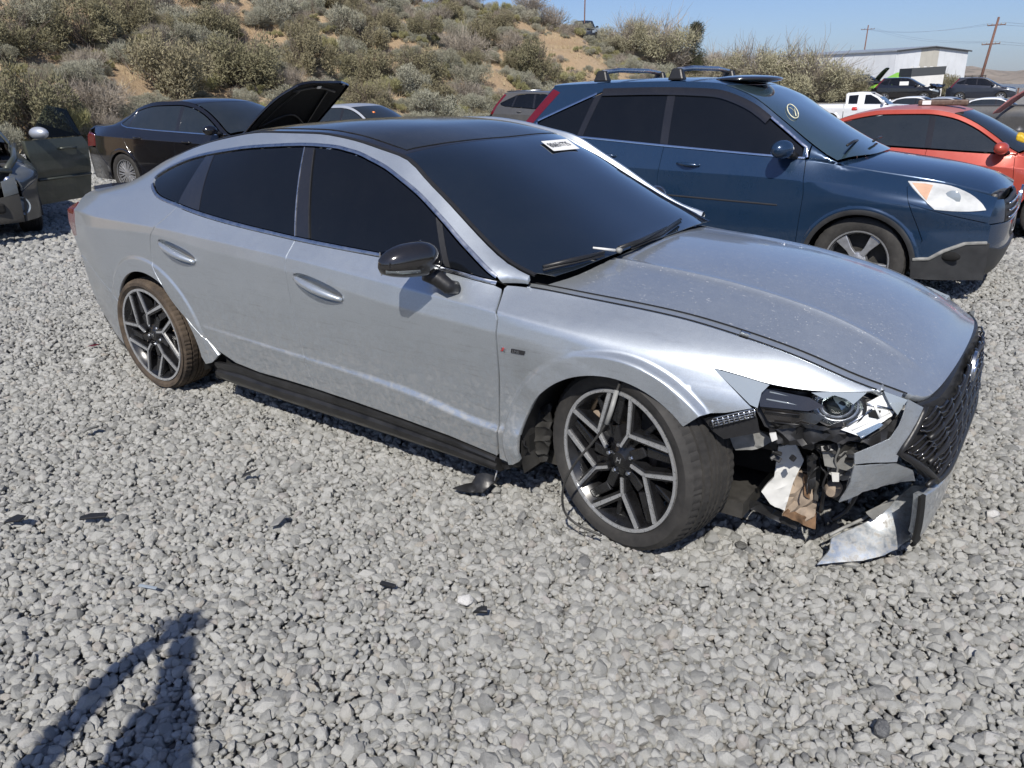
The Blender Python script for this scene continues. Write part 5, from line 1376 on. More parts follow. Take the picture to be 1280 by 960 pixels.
        qt += [ (xr+.32, z3(xr+.3)-.10), (xr+.30, z3(xr+.3)-.30), (aw[1][0]-ar+.01, aw[1][1]+.10)]
        qt += [p for p in ra if p[1] > aw[1][1]+.09 or p[0] > aw[1][0]]+[(-wb+ar+.03, z0(-1)+.03), (bx-.62, z0(bx)+.05)]+[tuple(p) for p in curve(rc, 4)]
        qt += [p for p in win if p[0] < -wb+.155]
        i0 = [i for i, p in enumerate(win) if p[0] < -wb+.155][-1]
        qt += win[i0+1:]+[(fxw-.02, z3(fxw)+.012), (fx, z3(fx)+.008)]
        panel('body_side', inset(qt, .0025), F, PM if roofmat is None else PM, root, O, res=res, flange=.02, **kw)
        rb = [(xr+.30, z3(xr+.3)-.31), (aw[1][0]-ar+.01, aw[1][1]+.09)]+[p for p in ra if p[0] < aw[1][0]-ar*.9 and p[1] < aw[1][1]+.09]+[(aw[1][0]-ar-.01, z0(-1.8)-.0), (xr, z0(xr)), (xr, z3(xr)-.31)]
        panel('rear_bumper', inset(rb, .003), F, BM, root, O, res=res, flange=.02)
        tlp = [(xr+.03, z3(xr)-.06), (xr+.31, z3(xr+.3)-.11), (xr+.29, z3(xr+.3)-.29), (xr+.0, z3(xr)-.29)] if sed else [(xbl-.17, 1.0), (xbl-.05, .99), (xbl+.10, z3(xbl)), (T['xtop']+.085, z4(T['xtop'])-.06), (T['xtop']+.0, z4(T['xtop'])-.03), (xbl-.0, z3(xbl))]
        panel('tail_lamp', inset(tlp, .002), F, MAT['lamp_red'], root, O, res=res, flange=.015, off=.004)
        sk = [(wb-ar+.0, z0(.9)+.015), (-wb+ar, z0(-.9)+.025), (-wb+ar, z0(-.9)-.04), (wb-ar, z0(.9)-.04)]
        panel('sill', sk, F, MAT['black_plastic'] if bumper else PM, root, O, res=.12, flange=.03, off=.003)
        # glass
        gi = [tuple(p) for p in inset(win, .012)]
        def cx(P, x, lean, keep):
            out_ = []; n = len(P); s_ = lambda p: (p[0]-(x+lean*(p[1]-1.1)))*keep
            for i in range(n):
                a, c = P[i], P[(i+1) % n]; sa, sc = s_(a), s_(c)
                if sa >= 0: out_.append(a)
                if sa*sc < 0: t = sa/(sa-sc); out_.append((a[0]+(c[0]-a[0])*t, a[1]+(c[1]-a[1])*t))
            return out_
        xq = -wb+.13 if sed else -wb+.11; lq = .30 if not sed else .25
        segs = [('front_door_glass', bx+.035, None, 0), ('pillar_trim', bx-.035, bx+.035, 0), ('rear_door_glass', xq+.03, bx-.035, 0), ('pillar_trim', xq-.03, xq+.03, 1), ('quarter_glass', None, xq-.03, 1)]
        for nm, lo, hi, _ in segs:
            P = gi
            if skip_door and side == skip_door[1] and nm == 'front_door_glass': continue
            if lo is not None: P = cx(P, lo, lq if abs(lo-xq) < .05 else -.06, 1)
            if hi is not None: P = cx(P, hi, lq if abs(hi-xq) < .05 else -.06, -1)
            if len(P) > 2: panel(nm, P, F, MAT[glassm if 'glass' in nm else 'gloss_black'], root, O, res=.09, flange=.004, off=-.005 if 'glass' in nm else -.002)
        if trim: side_strip('window_trim', b, win[:16], .016, .004, MAT['chrome'], root, side, res=.06)
        for (ax, az, rr) in aw: wheel_well('wheel_arch_liner', root, ax, az, rr+.01, side, .86, .30)
        if mirrors and (skip_door is None or side != skip_door[1]):
            mx = fx-.14; mz = z3(mx)+.075
            mo = MB().ball((mx, side*(y3(mx)+.13), mz), (.075, .115, .07), 16, 10, (0, 0, side*.25)).build('door_mirror', PM, root, smooth=True)
            MB().tube([(mx+.03, side*(y3(mx)+.06), mz-.03), (mx+.06, side*(y3(mx)-.02), mz-.06)], .028, 8).build('mirror_foot', MAT['black_plastic'], mo, smooth=True)
        if wheels:
            for sx_ in (1, -1): alloy_wheel(root, (sx_*wb, side*(float(b.Y[1](0))-.135), wr), steer if sx_ > 0 else 0, side, wr, wr*.655, .215, style, roll=17+40*sx_, seg=wseg, spoke_mat=wheel_mat)
    # top surfaces
    TF = top.F(); h0, h1 = T['hx']; wsx = T['wsx']; r0, r1 = T['rearx']; wc = T['wc']
    hdr = [tuple(p) for p in curve([(h0, -y4(h0)+.015), (h0+(h1-h0)*.75, -.35), (h1, 0), (h0+(h1-h0)*.75, .35), (h0, y4(h0)-.015)], 3)]
    bs = [tuple(p) for p in curve([(wc, -y4(wc)+.02), (wsx-.03, -.40), (wsx, 0), (wsx-.03, .40), (wc, y4(wc)-.02)], 3)]
    xa = np.linspace(h0, wc, 12)[1:-1]
    wsp = panel('windscreen', hdr+[(x, y4(x)-.018) for x in xa]+bs[::-1]+[(x, -y4(x)+.018) for x in xa[::-1]], TF, MAT[ws], root, (0, 0, 1), res=.09, flange=.004, off=-.003)
    xb = np.linspace(h0, r0, 14)
    rf = panel('roof', [(x-.006, y) for x, y in hdr]+[(x, y4(x)-.004) for x in xb]+[(x, -y4(x)+.004) for x in xb[::-1]], TF, MAT[roofmat] if roofmat else PM, root, (0, 0, 1), res=.08, flange=.01)
    if sed:
        xc = np.linspace(r0, r1, 8)
        panel('rear_screen', [(x, y4(x)-.02) for x in xc]+[(x, -y4(x)+.02) for x in xc[::-1]], TF, MAT[glassm], root, (0, 0, 1), res=.09, flange=.004, off=-.003)
        xt = np.linspace(r1-.01, xr+.02, 8)
        panel('boot_lid', [(x, y4(x)-.006) for x in xt]+[(xr-.02, 0)]+[(x, -y4(x)+.006) for x in xt[::-1]], TF, PM, root, (0, 0, 1), res=.09, flange=.02)
    TN = tl.F(); zt = T['tail'][-1][0]; yt = float(b.Y[2](xr+.02))
    panel('tail_panel', [(-yt, z0(xr)), (yt, z0(xr)), (yt, z3(xr)-.02), (y4(T['xtop']), zt-.01), (-y4(T['xtop']), zt-.01), (-yt, z3(xr)-.02)], TN, PM, root, (-1, 0, 0), res=.12, flange=.02)
    if not sed:
        panel('rear_screen', [(-.60, z3(xr)+.02), (.60, z3(xr)+.02), (.54, zt-.06), (-.54, zt-.06)], TN, MAT[glassm], root, (-1, 0, 0), res=.12, flange=.004, off=.006)
    HF = hd.F(); xh = np.linspace(nx-.06, wc-.02, 16)
    hpoly = [(nx-.04, -y3(nx-.04)+.01), (T['hood'][-1][0]-.03, -.3), (T['hood'][-1][0]-.015, 0), (T['hood'][-1][0]-.03, .3), (nx-.04, y3(nx-.04)-.01)]+[(x, y3(x)-.006) for x in xh]+[(wsx-.06, .40), (wsx-.03, 0), (wsx-.06, -.40)]+[(x, -y3(x)+.006) for x in xh[::-1]]
    if not skip_hood:
        ho = panel('bonnet', inset(hpoly, .003), HF, PM, root, (0, 0, 1), res=.07, flange=.03)
        if hood_open is not None:
            hx, hz_ = wsx-.02, float(hd.c(wsx))
            Rm = Matrix.Translation((hx, 0, hz_)) @ Matrix.Rotation(-hood_open, 4, 'Y') @ Matrix.Translation((-hx, 0, -hz_))
            un = panel('bonnet_lining', inset(hpoly, .05), HF, MAT['dark_void'], ho, (0, 0, 1), res=.09, flange=.0, off=-.028)
            for q in ([(1.2, -.5), (1.6, -.42), (2.05, -.30)], [(1.2, .5), (1.6, .42), (2.05, .30)], [(1.2, -.5), (1.45, 0), (1.2, .5)], [(2.05, -.45), (2.12, 0), (2.05, .45)]):
                qq = np.array(curve(q, 5)); pp = HF(qq)-np.array([0, 0, .034]); MB().tube(pp, .022, 6).build('lining_rib', MAT['black_plastic'], ho, smooth=True)
            MB().box((2.16, 0, float(hd.z(np.array([2.16]), np.array([0.]))[0])-.045), (.05, .09, .04)).build('striker', MAT['dull_chrome'], ho, bevel=.006)
            ho.matrix_local = Rm
            MB().box((1.6, 0, .62), (1.1, 1.2, .18)).build('engine', MAT['under_metal'], root, bevel=.03)
    if not no_front:
        NF_ = ns.F(); yn = float(b.Y[2](nx-.02))-.0; zc = T['hood'][-1][1]-.02
        panel('front_bumper', [(-yn, z0(nx)-.02), (yn, z0(nx)-.02), (yn, z3(nx)-.21), (.40, zc-.17), (-.40, zc-.17), (-yn, z3(nx)-.21)], NF_, BM, root, (1, 0, 0), res=.07, flange=.02)
        panel('grille', [(-.42, zc-.165), (.42, zc-.165), (.46, zc-.005), (0, zc+.005), (-.46, zc-.005)], NF_, MAT['black_plastic'], root, (1, 0, 0), res=.07, flange=.02, off=-.01)
        for k in range(3):
            zz = zc-.135+.05*k
            MB().tube([(float(ns.x(np.array([y]), np.array([zz]))[0])+.003, y, zz) for y in np.linspace(-.40, .40, 13)], .009, 6).build('grille_bar', MAT['chrome'], root, smooth=True)
        for s_ in (-1, 1):
            panel('headlamp' if not lamp_overlay else 'nose_corner', [(s_*.47, zc-.16), (s_*yn, z3(nx)-.20), (s_*yn, z3(nx)-.03), (s_*.47, zc-.0)], NF_, PM if lamp_overlay else MAT[lamp], root, (1, 0, 0), res=.07, flange=.02, off=-.004)
    m = MB(); m.box((0, 0, .50*(T['roof'][4][1]/1.45)), (wb*2-2*ar-.04, 1.62, .55)); m.box((-.1, 0, .92*(T['roof'][4][1]/1.45)), (1.9, 1.3, .34), taper=.85)
    m.box((wb, 0, .5), (1.3, .95, .45)); m.box((-wb, 0, .55), (1.3, .95, .5)); m.build('inner_shell', MAT['dark_void'], root)
    return b, top, hd, ns

def spot(x, y, dz=0.0): return (x, y, float(flat_z(x, y))+dz)

# ---- blue sport utility right behind
crv = thing('parked_suv', 'dark blue suv with roof rails and black lower bumper parked behind the silver sedan', 'suv', (-.05, 4.13, -.06), 0)
BL = 'blue_paint'
cb, ctop, chd, cns = simple_car(crv, SUV, BL, res=.045, ws='suv_windscreen', lamp='lamp_white', style=5, wseg=110, trim=True, lamp_overlay=True)
def CS(u, v):
    y = 3.3
    for _ in range(16):
        q = on_y(u, v, y); y = .5*y+.5*(4.13-float(cb.y(min(q[0]+.05, 2.12), q[2]+.06)))
    q = on_y(u, v, y); return (min(q[0]+.05, 2.15), q[2]+.06)
lens_px = curve([CS(*q) for q in ((1135, 227), (1160, 228.5), (1188, 233), (1212, 243), (1226, 254), (1232, 262.5))], 3)+curve([CS(*q) for q in ((1232, 263), (1212, 264.5), (1190, 264), (1168, 262))], 2)+curve([CS(*q) for q in ((1168, 262), (1153, 248), (1135, 228))], 3)[1:-1]
for s_ in (-1, 1):
    F = cb.F(s_)
    lp = panel('headlamp', [tuple(q) for q in lens_px], F, MAT['foggy_lens'], crv, (0, s_, 0), res=.03, flange=.012, off=.006)
    sp = [CS(*q) for q in ((1140, 229.5), (1156, 230.5), (1166, 232.5), (1160, 246), (1158, 251), (1150, 242))]
    panel('indicator_lens', sp, F, MAT['foggy_amber'], lp, (0, s_, 0), res=.03, flange=.004, off=.0085)
    rp = CS(1190, 248)
    MB().lathe([(0, .012), (.035, .010), (.06, -.004)], 22, 'y', (rp[0], s_*(float(cb.y(rp[0], rp[1]))+.0), rp[1])).build('lamp_reflector', MAT['chrome'], lp, auto=40) if s_ > 0 else MB().lathe([(0, -.010), (.035, -.009), (.055, .004)], 22, 'y', (rp[0], s_*(float(cb.y(rp[0], rp[1]))+.0), rp[1])).build('lamp_reflector', MAT['lens_glass'], lp, auto=40)
    low_ = [(1.69, .40), (1.80, .41), (1.88, .47), (2.0, .525), (2.15, .53), (2.15, .26), (1.70, .26)]
    side_strip('bumper_edge', cb, [(1.70, .405), (1.80, .415), (1.88, .475), (2.0, .53), (2.13, .535)], .022, .020, MAT['grey_plastic'], crv, s_, res=.04)
    panel('lower_bumper', low_, F, MAT['suv_lower_plastic'], crv, (0, s_, 0), res=.05, flange=.03, off=.012)
    for c_, wbx in ((1, 1.31), (-1, -1.31)):
        side_strip('wheel_arch_trim', cb, arch_pts(wbx, .33, .395, 0, 186, 30), .035, .010, MAT['suv_lower_plastic'], crv, s_, res=.05)
    side_strip('door_moulding', cb, [(-1.0, .78), (.68, .735)], .012, .004, MAT['print_black'], crv, s_, res=.1)
    # rain guards over the windows
    vt = [(x, float(cb.Z[4](x))-.080) for x in np.linspace(-1.02, .50, 26)]
    side_strip('window_trim', cb, [(x, min(float(cb.Z[4](x))-.05, float(cb.Z[3](-1.66))+.116+(x+1.66)*.40)) for x in np.linspace(-1.65, -1.08, 10)], .018, .005, MAT['chrome'], crv, s_, res=.06)
    side_strip('window_trim', cb, [(x, float(cb.Z[4](x))-.045) for x in np.linspace(.50, .83, 8)]+[(.845, float(cb.Z[3](.84))+.02)], .018, .005, MAT['chrome'], crv, s_, res=.06)
    side_strip('rain_guard', cb, vt, .060, .014, MAT['gloss_black'], crv, s_, res=.06)
    P = [(-1.35, s_*.60, 1.655), (-1.25, s_*.60, 1.70), (-.25, s_*.605, 1.70), (-.12, s_*.605, 1.655)]
bmp = panel('lower_bumper', [(-.68, .26), (.68, .26), (.68, .50), (.45, .46), (-.45, .46), (-.68, .50)], cns.F(), MAT['suv_lower_plastic'], crv, (1, 0, 0), res=.06, flange=.03, off=.012)
for xc in (-1.08, -.36):
    o = MB().tube([(xc, -.60, 1.755), (xc+.01, -.3, 1.775), (xc+.01, .3, 1.775), (xc, .60, 1.755)], .020, 8).build('roof_bar', MAT['dull_chrome'], crv, smooth=True)
    for s_ in (-1, 1): MB().box((xc, s_*.60, 1.722), (.15, .09, .095), taper=.55).build('bar_foot', MAT['black_plastic'], o, bevel=.015)
MB().ball((.08, -.10, 1.672), (.28, .42, .036), 20, 10).build('sunroof_deflector', MAT['gloss_black'], crv, smooth=True)
MB().box((1.99, 0, .80), (.30, 1.04, .13)).build('grille_surround', MAT['black_plastic'], crv, bevel=.03)
for s_ in (-1, 1): MB().box((1.93, s_*.52, .79), (.26, .26, .13)).build('lamp_housing', MAT[BL], crv, bevel=.04)
bd = MB().lathe([(.062, -.004), (.070, .01), (.08, .01), (.083, -.004)], 30, 'x', (2.245, 0, .80), closed=True).build('badge', MAT['chrome'], crv, auto=40)
m = MB(); m.box((2.25, -.03, .80), (.01, .014, .09)); m.box((2.25, .03, .80), (.01, .014, .09)); m.box((2.25, 0, .80), (.01, .06, .014)); m.build('badge_letter', MAT['chrome'], bd)
MB().ball((1.93, -.838, .44), (.07, .02, .035), 14, 8).build('fog_recess_shade', MAT['dark_void'], crv, smooth=True)  # black ellipsoid on the bumper, standing in for a recess in shade
# yellow chalk mark on its windscreen
def ws_mark(u, v):
    q = on_surf(u, v, lambda x, y: ctop.z(x+.05, y-4.13)-.06, 3, 9); return (q[0]+.05+.006, q[1]-4.13, q[2]+.06+.006)
MB().tube([ws_mark(990+7*math.cos(t)+.5*math.sin(t)*0, 140+7.5*math.sin(t)+4.5*math.cos(t)) for t in np.linspace(0, 6.28, 20)], .0045, 5).build('chalk_mark', MAT['print_yellow'], crv, smooth=True)
MB().tube([ws_mark(992, 137), ws_mark(994, 146)], .004, 5).build('chalk_mark', MAT['print_yellow'], crv, smooth=True)
for (x, y) in ((1.10, -.45), (1.16, .15)):
    z = float(ctop.z(np.array([x-.05]), np.array([y]))[0])
    MB().tube([(x, y-.25, z+.015), (x-.02, y+.05, z+.03), (x-.05, y+.30, z+.02)], .010, 6).build('wiper', MAT['black_plastic'], crv, smooth=True)

# ---- red saloon beyond it
T = scaled(SEDAN, .945, .97, 1.04)
sen = thing('parked_car', 'faded orange red sedan standing on the far side of the blue suv', 'car', (1.05, 8.75, -.20), 0)
sb, stop_, shd, sns = simple_car(sen, T, 'red_paint', res=.06, glassm='car_glass', roofmat='faded_red_paint', trim=False)
bar = thing('roof_bar_lamp', 'brown bar lying on the roof of the orange red sedan', 'light bar', (0, 0, 0))
m = MB(); m.box((.98, 8.45, 1.335), (.56, .10, .07)); m.build('bar_body', MAT['bronze_plastic'], bar, bevel=.02)
for dx in (-.18, .16): MB().box((.98+dx, 8.396, 1.335), (.10, .012, .05)).build('bar_lens', MAT['sticker_white'] if dx < 0 else MAT['bronze_plastic'], bar, bevel=.004)
yl = thing('plastic_wedge', 'yellow plastic piece lying at the foot of the red sedan windscreen', 'plastic part', (0, 0, 0))
c_ = at_depth(1274, 173, 9.6)
MB().prism([c_+np.array(p) for p in ((-.03, 0, -.02), (.05, 0, -.05), (.06, 0, .0), (.02, 0, .035), (-.03, 0, .035))], (0, 0, 0), (0, .12, .02)).build('wedge_body', MAT['yellow_plastic'], yl, bevel=.015)

# ---- black saloon with its bonnet up
lex = thing('parked_car', 'black sedan with chrome window trim and its bonnet raised below the brush bank', 'car', (-8.72, 4.95, .09), R(7))
simple_car(lex, SEDAN, 'black_paint', res=.06, glassm='car_glass', hood_open=R(43), style=12, wseg=80)

# ---- pale saloon and grey suv behind
whs = thing('parked_car', 'pale silver sedan parked between the open black bonnet and the brush bank', 'car', (-12.6, 11.9, -.10), R(4))
wb_, wt_, _, _ = simple_car(whs, SEDAN, 'pale_silver_paint', res=.09, glassm='car_glass', wseg=40, trim=False)
MB().lathe([(0, .03), (.03, .03), (.045, 0), (0, 0)], 14, 'z', (.55, -.3, 1.23)).build('orange_marker', MAT['orange_plastic'], whs, auto=40)
gsv = thing('parked_suv', 'dark grey suv with red tail lamps peeking out behind the blue suv', 'suv', (-11.9, 19.9, -.12), R(2))
simple_car(gsv, SUV, 'dark_grey_paint', res=.10, wseg=40, trim=False, lamp='lens_glass')
MB().tube([(-1.5, -.60, 1.70), (-.2, -.60, 1.72)], .02, 6).build('roof_rail', MAT['dull_chrome'], gsv, smooth=True)

# ---- green estate at the left edge: nose, and its open door
T = scaled(SEDAN, 1.0, .96, 1.05)
GX, GY, GA = -9.20, 1.02, R(-18)
sub = thing('parked_car', 'dark green wagon with grey bumper, missing bonnet and open front door at the left edge', 'car', (GX, GY, .07), GA)
gb, gt, gh, gn = simple_car(sub, T, 'green_paint', res=.055, glassm='car_glass', skip_hood=True, skip_door=('front_door', 1), bumper='grey_plastic_paint', trim=False, lamp='dull_lamp_glass', style=5)
m = MB(); m.box((1.55, 0, .66), (1.25, 1.30, .16)); m.box((1.5, -.1, .76), (.6, .5, .12)); m.box((1.95, .45, .76), (.24, .3, .14)); m.build('engine', MAT['under_metal'], sub, bevel=.02)
MB().box((2.0, .42, .84), (.22, .16, .035)).build('engine_cap', MAT['yellow_plastic'], sub, bevel=.01)
MB().box((1.8, .30, .83), (.14, .20, .05)).build('engine_box', MAT['emblem_red'], sub, bevel=.01)
MB().tube([(2.20, -.6, .765), (2.27, -.2, .79), (2.27, .2, .79), (2.20, .6, .765)], .03, 8).build('slam_panel', MAT['green_paint'], sub, smooth=True)
for s_ in (-1, 1): MB().tube([(.95, s_*.80, .97), (1.4, s_*.74, .93), (1.9, s_*.68, .87), (2.2, s_*.56, .78)], .035, 8).build('wing_edge', MAT['green_paint'], sub, smooth=True)
MB().lathe([(.07, -.004), (.085, .012), (.10, .012), (.105, -.004)], 30, 'x', (2.43, 0, .60), closed=True).build('badge', MAT['chrome'], sub, auto=40)
for s_ in (-1, 1):
    fo = MB().lathe([(.0, .01), (.055, .012), (.075, -.01), (.085, -.005), (.085, .02), (.10, .025)], 26, 'x', (2.27, s_*.60, .40)).build('fog_lamp', MAT['lens_glass'], sub, auto=40)
    MB().lathe([(.0, .012), (.04, .016), (.06, .0)], 20, 'x', (2.28, s_*.56, .655)).build('lamp_projector', MAT['clear_glass'] if 0 else MAT['chrome'], sub, auto=40)
MB().box((2.40, 0, .40), (.06, .9, .10)).build('bumper_intake', MAT['dark_void'], sub, bevel=.02)
# the open door swings about its front edge
hx, hy = 1.0, .86
dr = bpy.data.objects.new('front_door', None); link(dr, sub); dr.location = (hx, hy, 0); dr.rotation_euler = (0, 0, -R(58))
dr.empty_display_size = .2
L = .90
def DF(Q):
    x, z = Q[:, 0], Q[:, 1]
    return np.stack([x, .015+.045*np.sin(np.clip((z-.25)/.85, 0, 1)*math.pi*.85)+.012*sstep(.60, .64, z), z], 1)
skin = [(-.02, 1.02), (-L+.05, 1.03), (-L, .95), (-L+.02, .55), (-L+.06, .27), (-.1, .25), (-.04, .5)]
panel('door_skin', skin, DF, MAT['green_paint'], dr, (0, 1, 0), res=.05, flange=.06)
MB().box((-L/2-.02, -.03, .63), (L-.16, .02, .66)).build('door_lining', MAT['interior'], dr)
MB().prism([(-.10, .03, 1.03), (-L+.04, .03, 1.04), (-L+.12, -.04, 1.36), (-.50, -.05, 1.42), (-.30, -.02, 1.22)], (0, 0, 0), (0, .006, 0)).build('door_glass', MAT['clear_glass'], dr)
MB().tube([(-L+.20, .088, .90), (-L+.28, .104, .905), (-L+.38, .104, .905), (-L+.44, .085, .90)], .016, 8).build('door_handle', MAT['green_paint'], dr, smooth=True)
MB().tube([(-L+.04, .075, .56), (-.08, .078, .55)], .016, 6).build('door_moulding', MAT['green_paint'], dr, smooth=True)
MB().ball((-.16, .15, 1.10), (.08, .14, .075), 16, 10).build('door_mirror', MAT['pale_silver_paint'], dr, smooth=True)

# ---- pickups
def pickup(root, pmat, res=.12):
    rails = [[(-2.85,.84,.52),(-1.5,.90,.46),(0,.92,.42),(1.5,.92,.44),(2.3,.88,.48),(2.75,.74,.5)],
             [(-2.85,.88,.8),(-1.5,.95,.8),(0,.96,.78),(1.5,.96,.78),(2.3,.92,.78),(2.75,.76,.78)],
             [(-2.85,.88,1.22),(-1.0,.93,1.22),(0,.93,1.20),(1.2,.92,1.16),(1.9,.90,1.12),(2.75,.70,1.02)],
             [(-2.85,.86,1.26),(-1.0,.90,1.26),(0,.89,1.27),(.9,.86,1.24),(1.2,.80,1.21),(1.9,.78,1.17),(2.75,.60,1.07)],
             [(-2.85,.86,1.27),(-1.0,.895,1.28),(-.95,.70,1.78),(-.3,.68,1.85),(.2,.69,1.82),(.7,.75,1.60),(1.15,.82,1.25),(1.9,.77,1.18),(2.75,.59,1.08)]]
    b = Body(rails, crease=(3,), w=.03, bulge={}, arches=[(1.75, .40, .43), (-1.65, .40, .43)], flare=.02, flare_w=.06); PM = MAT[pmat]
    for side in (-1, 1):
        F = b.F(side); O = (0, side, 0)
        fa = arch_pts(1.75, .40, .43, 0, 190, 16); ra = arch_pts(-1.65, .40, .43, -6, 186, 16)
        panel('bed_side', [(-2.83, 1.25), (-2.85, .55)]+ra[::-1]+[(-1.02, .5), (-1.02, 1.25)], F, PM, root, O, res=res, flange=.04)
        panel('front_door', [(1.02, 1.24), (1.05, .5), (-.25, .46), (-.25, 1.25)], F, PM, root, O, res=res, flange=.03)
        panel('rear_door', [(-.26, 1.25), (-.26, .46), (-.98, .48), (-.98, 1.26)], F, PM, root, O, res=res, flange=.03)
        panel('front_wing', [(1.03, 1.21), (1.06, .48), (1.28, .48)]+fa[::-1]+[(2.3, .5), (2.72, .55), (2.72, 1.02), (1.9, 1.15)], F, PM, root, O, res=res, flange=.03)
        V = lambda P: [(x, side*y, z) for x, y, z in P]
        cab = MB(); cab.prism(V([(1.12, .84, 1.24), (-.95, .89, 1.26), (-.95, .70, 1.80), (-.3, .68, 1.86), (.22, .69, 1.83), (.68, .75, 1.60)]), (0, -side*.06, 0), (0, -side*.02, 0)); cab.build('cab_side', PM, root, bevel=.02)
        for P in ([(.88, .85, 1.29), (.0, .87, 1.29), (.0, .73, 1.73), (.25, .725, 1.73), (.60, .77, 1.55)], [(-.35, .872, 1.30), (-.80, .882, 1.30), (-.82, .745, 1.70), (-.35, .735, 1.73)]):
            MB().prism(V(P), (0, -side*.030, 0), (0, side*.004, 0)).build('side_window', MAT['tinted_glass'], root)
        for x in (1.75, -1.65):
            alloy_wheel(root, (x, side*.80, .385), 0, side, .385, .23, .25, 6, seg=48); wheel_well('wheel_arch_liner', root, x, .40, .44, side, .90, .3)
        MB().ball((.95, side*1.05, 1.36), (.08, .13, .11), 12, 8).build('door_mirror', PM, root, smooth=True)
        MB().box((-2.86, side*.78, 1.0), (.06, .14, .36)).build('tail_lamp', MAT['lamp_red'], root, bevel=.01)
        MB().box((2.66, side*.58, .95), (.2, .30, .16)).build('headlamp', MAT['lens_glass'], root, bevel=.02)
    MB().prism([(.70, -.74, 1.61), (.70, .74, 1.61), (1.2, .80, 1.24), (1.2, -.80, 1.24)], (0, 0, 0), (-.02, 0, .012)).build('windscreen', MAT['car_glass'], root)
    MB().prism([(.24, -.67, 1.84), (.24, .67, 1.84), (-.3, .66, 1.87), (-.93, .68, 1.82), (-.93, -.68, 1.82), (-.3, -.66, 1.87)], (0, 0, -.03), (0, 0, .012)).build('roof', PM, root, bevel=.01)
    MB().box((-.96, 0, 1.53), (.05, 1.4, .52)).build('cab_back', PM, root)
    MB().prism([(1.18, -.79, 1.22), (1.18, .79, 1.22), (1.9, .77, 1.19), (2.72, .60, 1.07), (2.72, -.60, 1.07), (1.9, -.77, 1.19)], (0, 0, -.02), (0, 0, .02)).build('bonnet', PM, root, bevel=.01)
    MB().box((2.70, 0, .80), (.14, 1.5, .50)).build('grille', MAT['black_plastic'], root, bevel=.03)
    MB().box((2.76, 0, .58), (.16, 1.75, .2)).build('front_bumper', MAT['dull_chrome'], root, bevel=.03)
    MB().box((-2.88, 0, .55), (.14, 1.7, .18)).build('rear_bumper', MAT['dull_chrome'], root, bevel=.03)
    MB().box((-2.83, 0, .95), (.05, 1.6, .58)).build('tailgate', PM, root, bevel=.01)
    MB().box((-1.9, 0, .82), (1.75, 1.6, .06)).build('bed_floor', MAT['under_metal'], root)
    MB().box((0, 0, .62), (5.3, 1.1, .3)).build('chassis', MAT['dark_void'], root)
wp = thing('pickup_truck', 'white pickup truck with extended cab in the dip beyond the orange red sedan', 'pickup', spot(-7.6, 44.8, .02), R(2)); pickup(wp, 'white_paint')
gp2 = thing('pickup_truck', 'grey pickup bed at the right edge holding a loose maroon bonnet', 'pickup', (2.75, 17.6, -.14), R(0)); pickup(gp2, 'dark_grey_paint', .10)
lb = thing('loose_bonnet', 'loose maroon car bonnet propped up out of the grey pickup bed', 'car panel', (0, 0, 0))
a = at_depth(1240, 141, 19.4); b2 = at_depth(1282, 112, 19.6)
MB().prism([a, a+np.array([.12, .35, .02]), b2+np.array([.1, .35, .02]), b2, (np.array(a)+b2)/2+np.array([0, 0, .05])], (0, 0, -.03), (.03, 0, .03)).build('bonnet_skin', MAT['faded_red_paint'], lb, bevel=.01)

# ---- the yard in the distance
far1 = thing('parked_suv', 'black suv with crushed front end in front of the white box', 'suv', spot(-9.0, 63.6, .0), R(2))
simple_car(far1, SUV, 'black_paint', res=.16, wseg=40, trim=False, lamp='lens_glass', skip_hood=True, detail=False)
m = MB()
rr = random.Random(4)
for k in range(9): m.box((1.5+rr.random()*.7, rr.uniform(-.7, .7), .85+rr.random()*.28), (.45, .4, .10), (rr.uniform(-.6, .6), rr.uniform(-.6, .6), rr.uniform(0, 3)))
m.build('crumpled_bonnet', MAT['black_paint'], far1)
MB().box((-.1, -.9, 1.28), (.6, .02, .26)).build('white_airbag', MAT['sticker_white'], far1, bevel=.008)
deb = thing('wreck_scrap', 'scrap torn off the crushed black suv lying on the gravel before it', 'scrap', (0, 0, 0))
m = MB(); q = at_depth(1178, 123, 67); 
for k in range(8): m.box((q[0]+rr.uniform(-1.2, 1.2), q[1]+rr.uniform(-.5, .5), float(flat_z(q[0], q[1]))+.1+rr.random()*.25), (.5, .3, .12), (rr.random(), rr.random(), rr.random()*3))
m.build('scrap_piece', MAT['black_plastic'], deb)
far2 = thing('parked_suv', 'navy suv with a raised cargo basket near the utility pole', 'suv', spot(-4.5, 67.0, .0), R(2))
simple_car(far2, SUV, 'navy_paint', res=.16, wseg=40, trim=False, hood_open=None, detail=False)
m = MB()
for y in (-.5, .5): m.tube([(-1.2, y, 1.78), (.1, y, 1.78)], .03, 6)
for x in (-1.2, -.75, -.3, .1): m.tube([(x, -.5, 1.78), (x, .5, 1.78)], .025, 6); m.tube([(x, -.5, 1.64), (x, -.5, 1.84)], .02, 5)
m.build('roof_basket', MAT['black_plastic'], far2, smooth=True)
def far_sedan(label, x, y, z, pm, yaw=0, **k):
    o = thing('parked_car', label, 'car', (x, y, z), yaw); simple_car(o, SEDAN, pm, res=.16, wseg=36, trim=False, detail=False, glassm='car_glass', **k); return o
far_sedan('white sedan with red tail lamps left of the loose maroon bonnet', -1.75, 48.6, -.56, 'white_paint', R(3))
far_sedan('white sedan nose to tail with the white pickup, its windscreen shining', -6.0, 51.5, -.50, 'white_paint', R(-6))
far_sedan('silver sedan showing only its roof behind the bar on the orange red sedan', -4.4, 52.0, -.56, 'pale_silver_paint', R(-8))
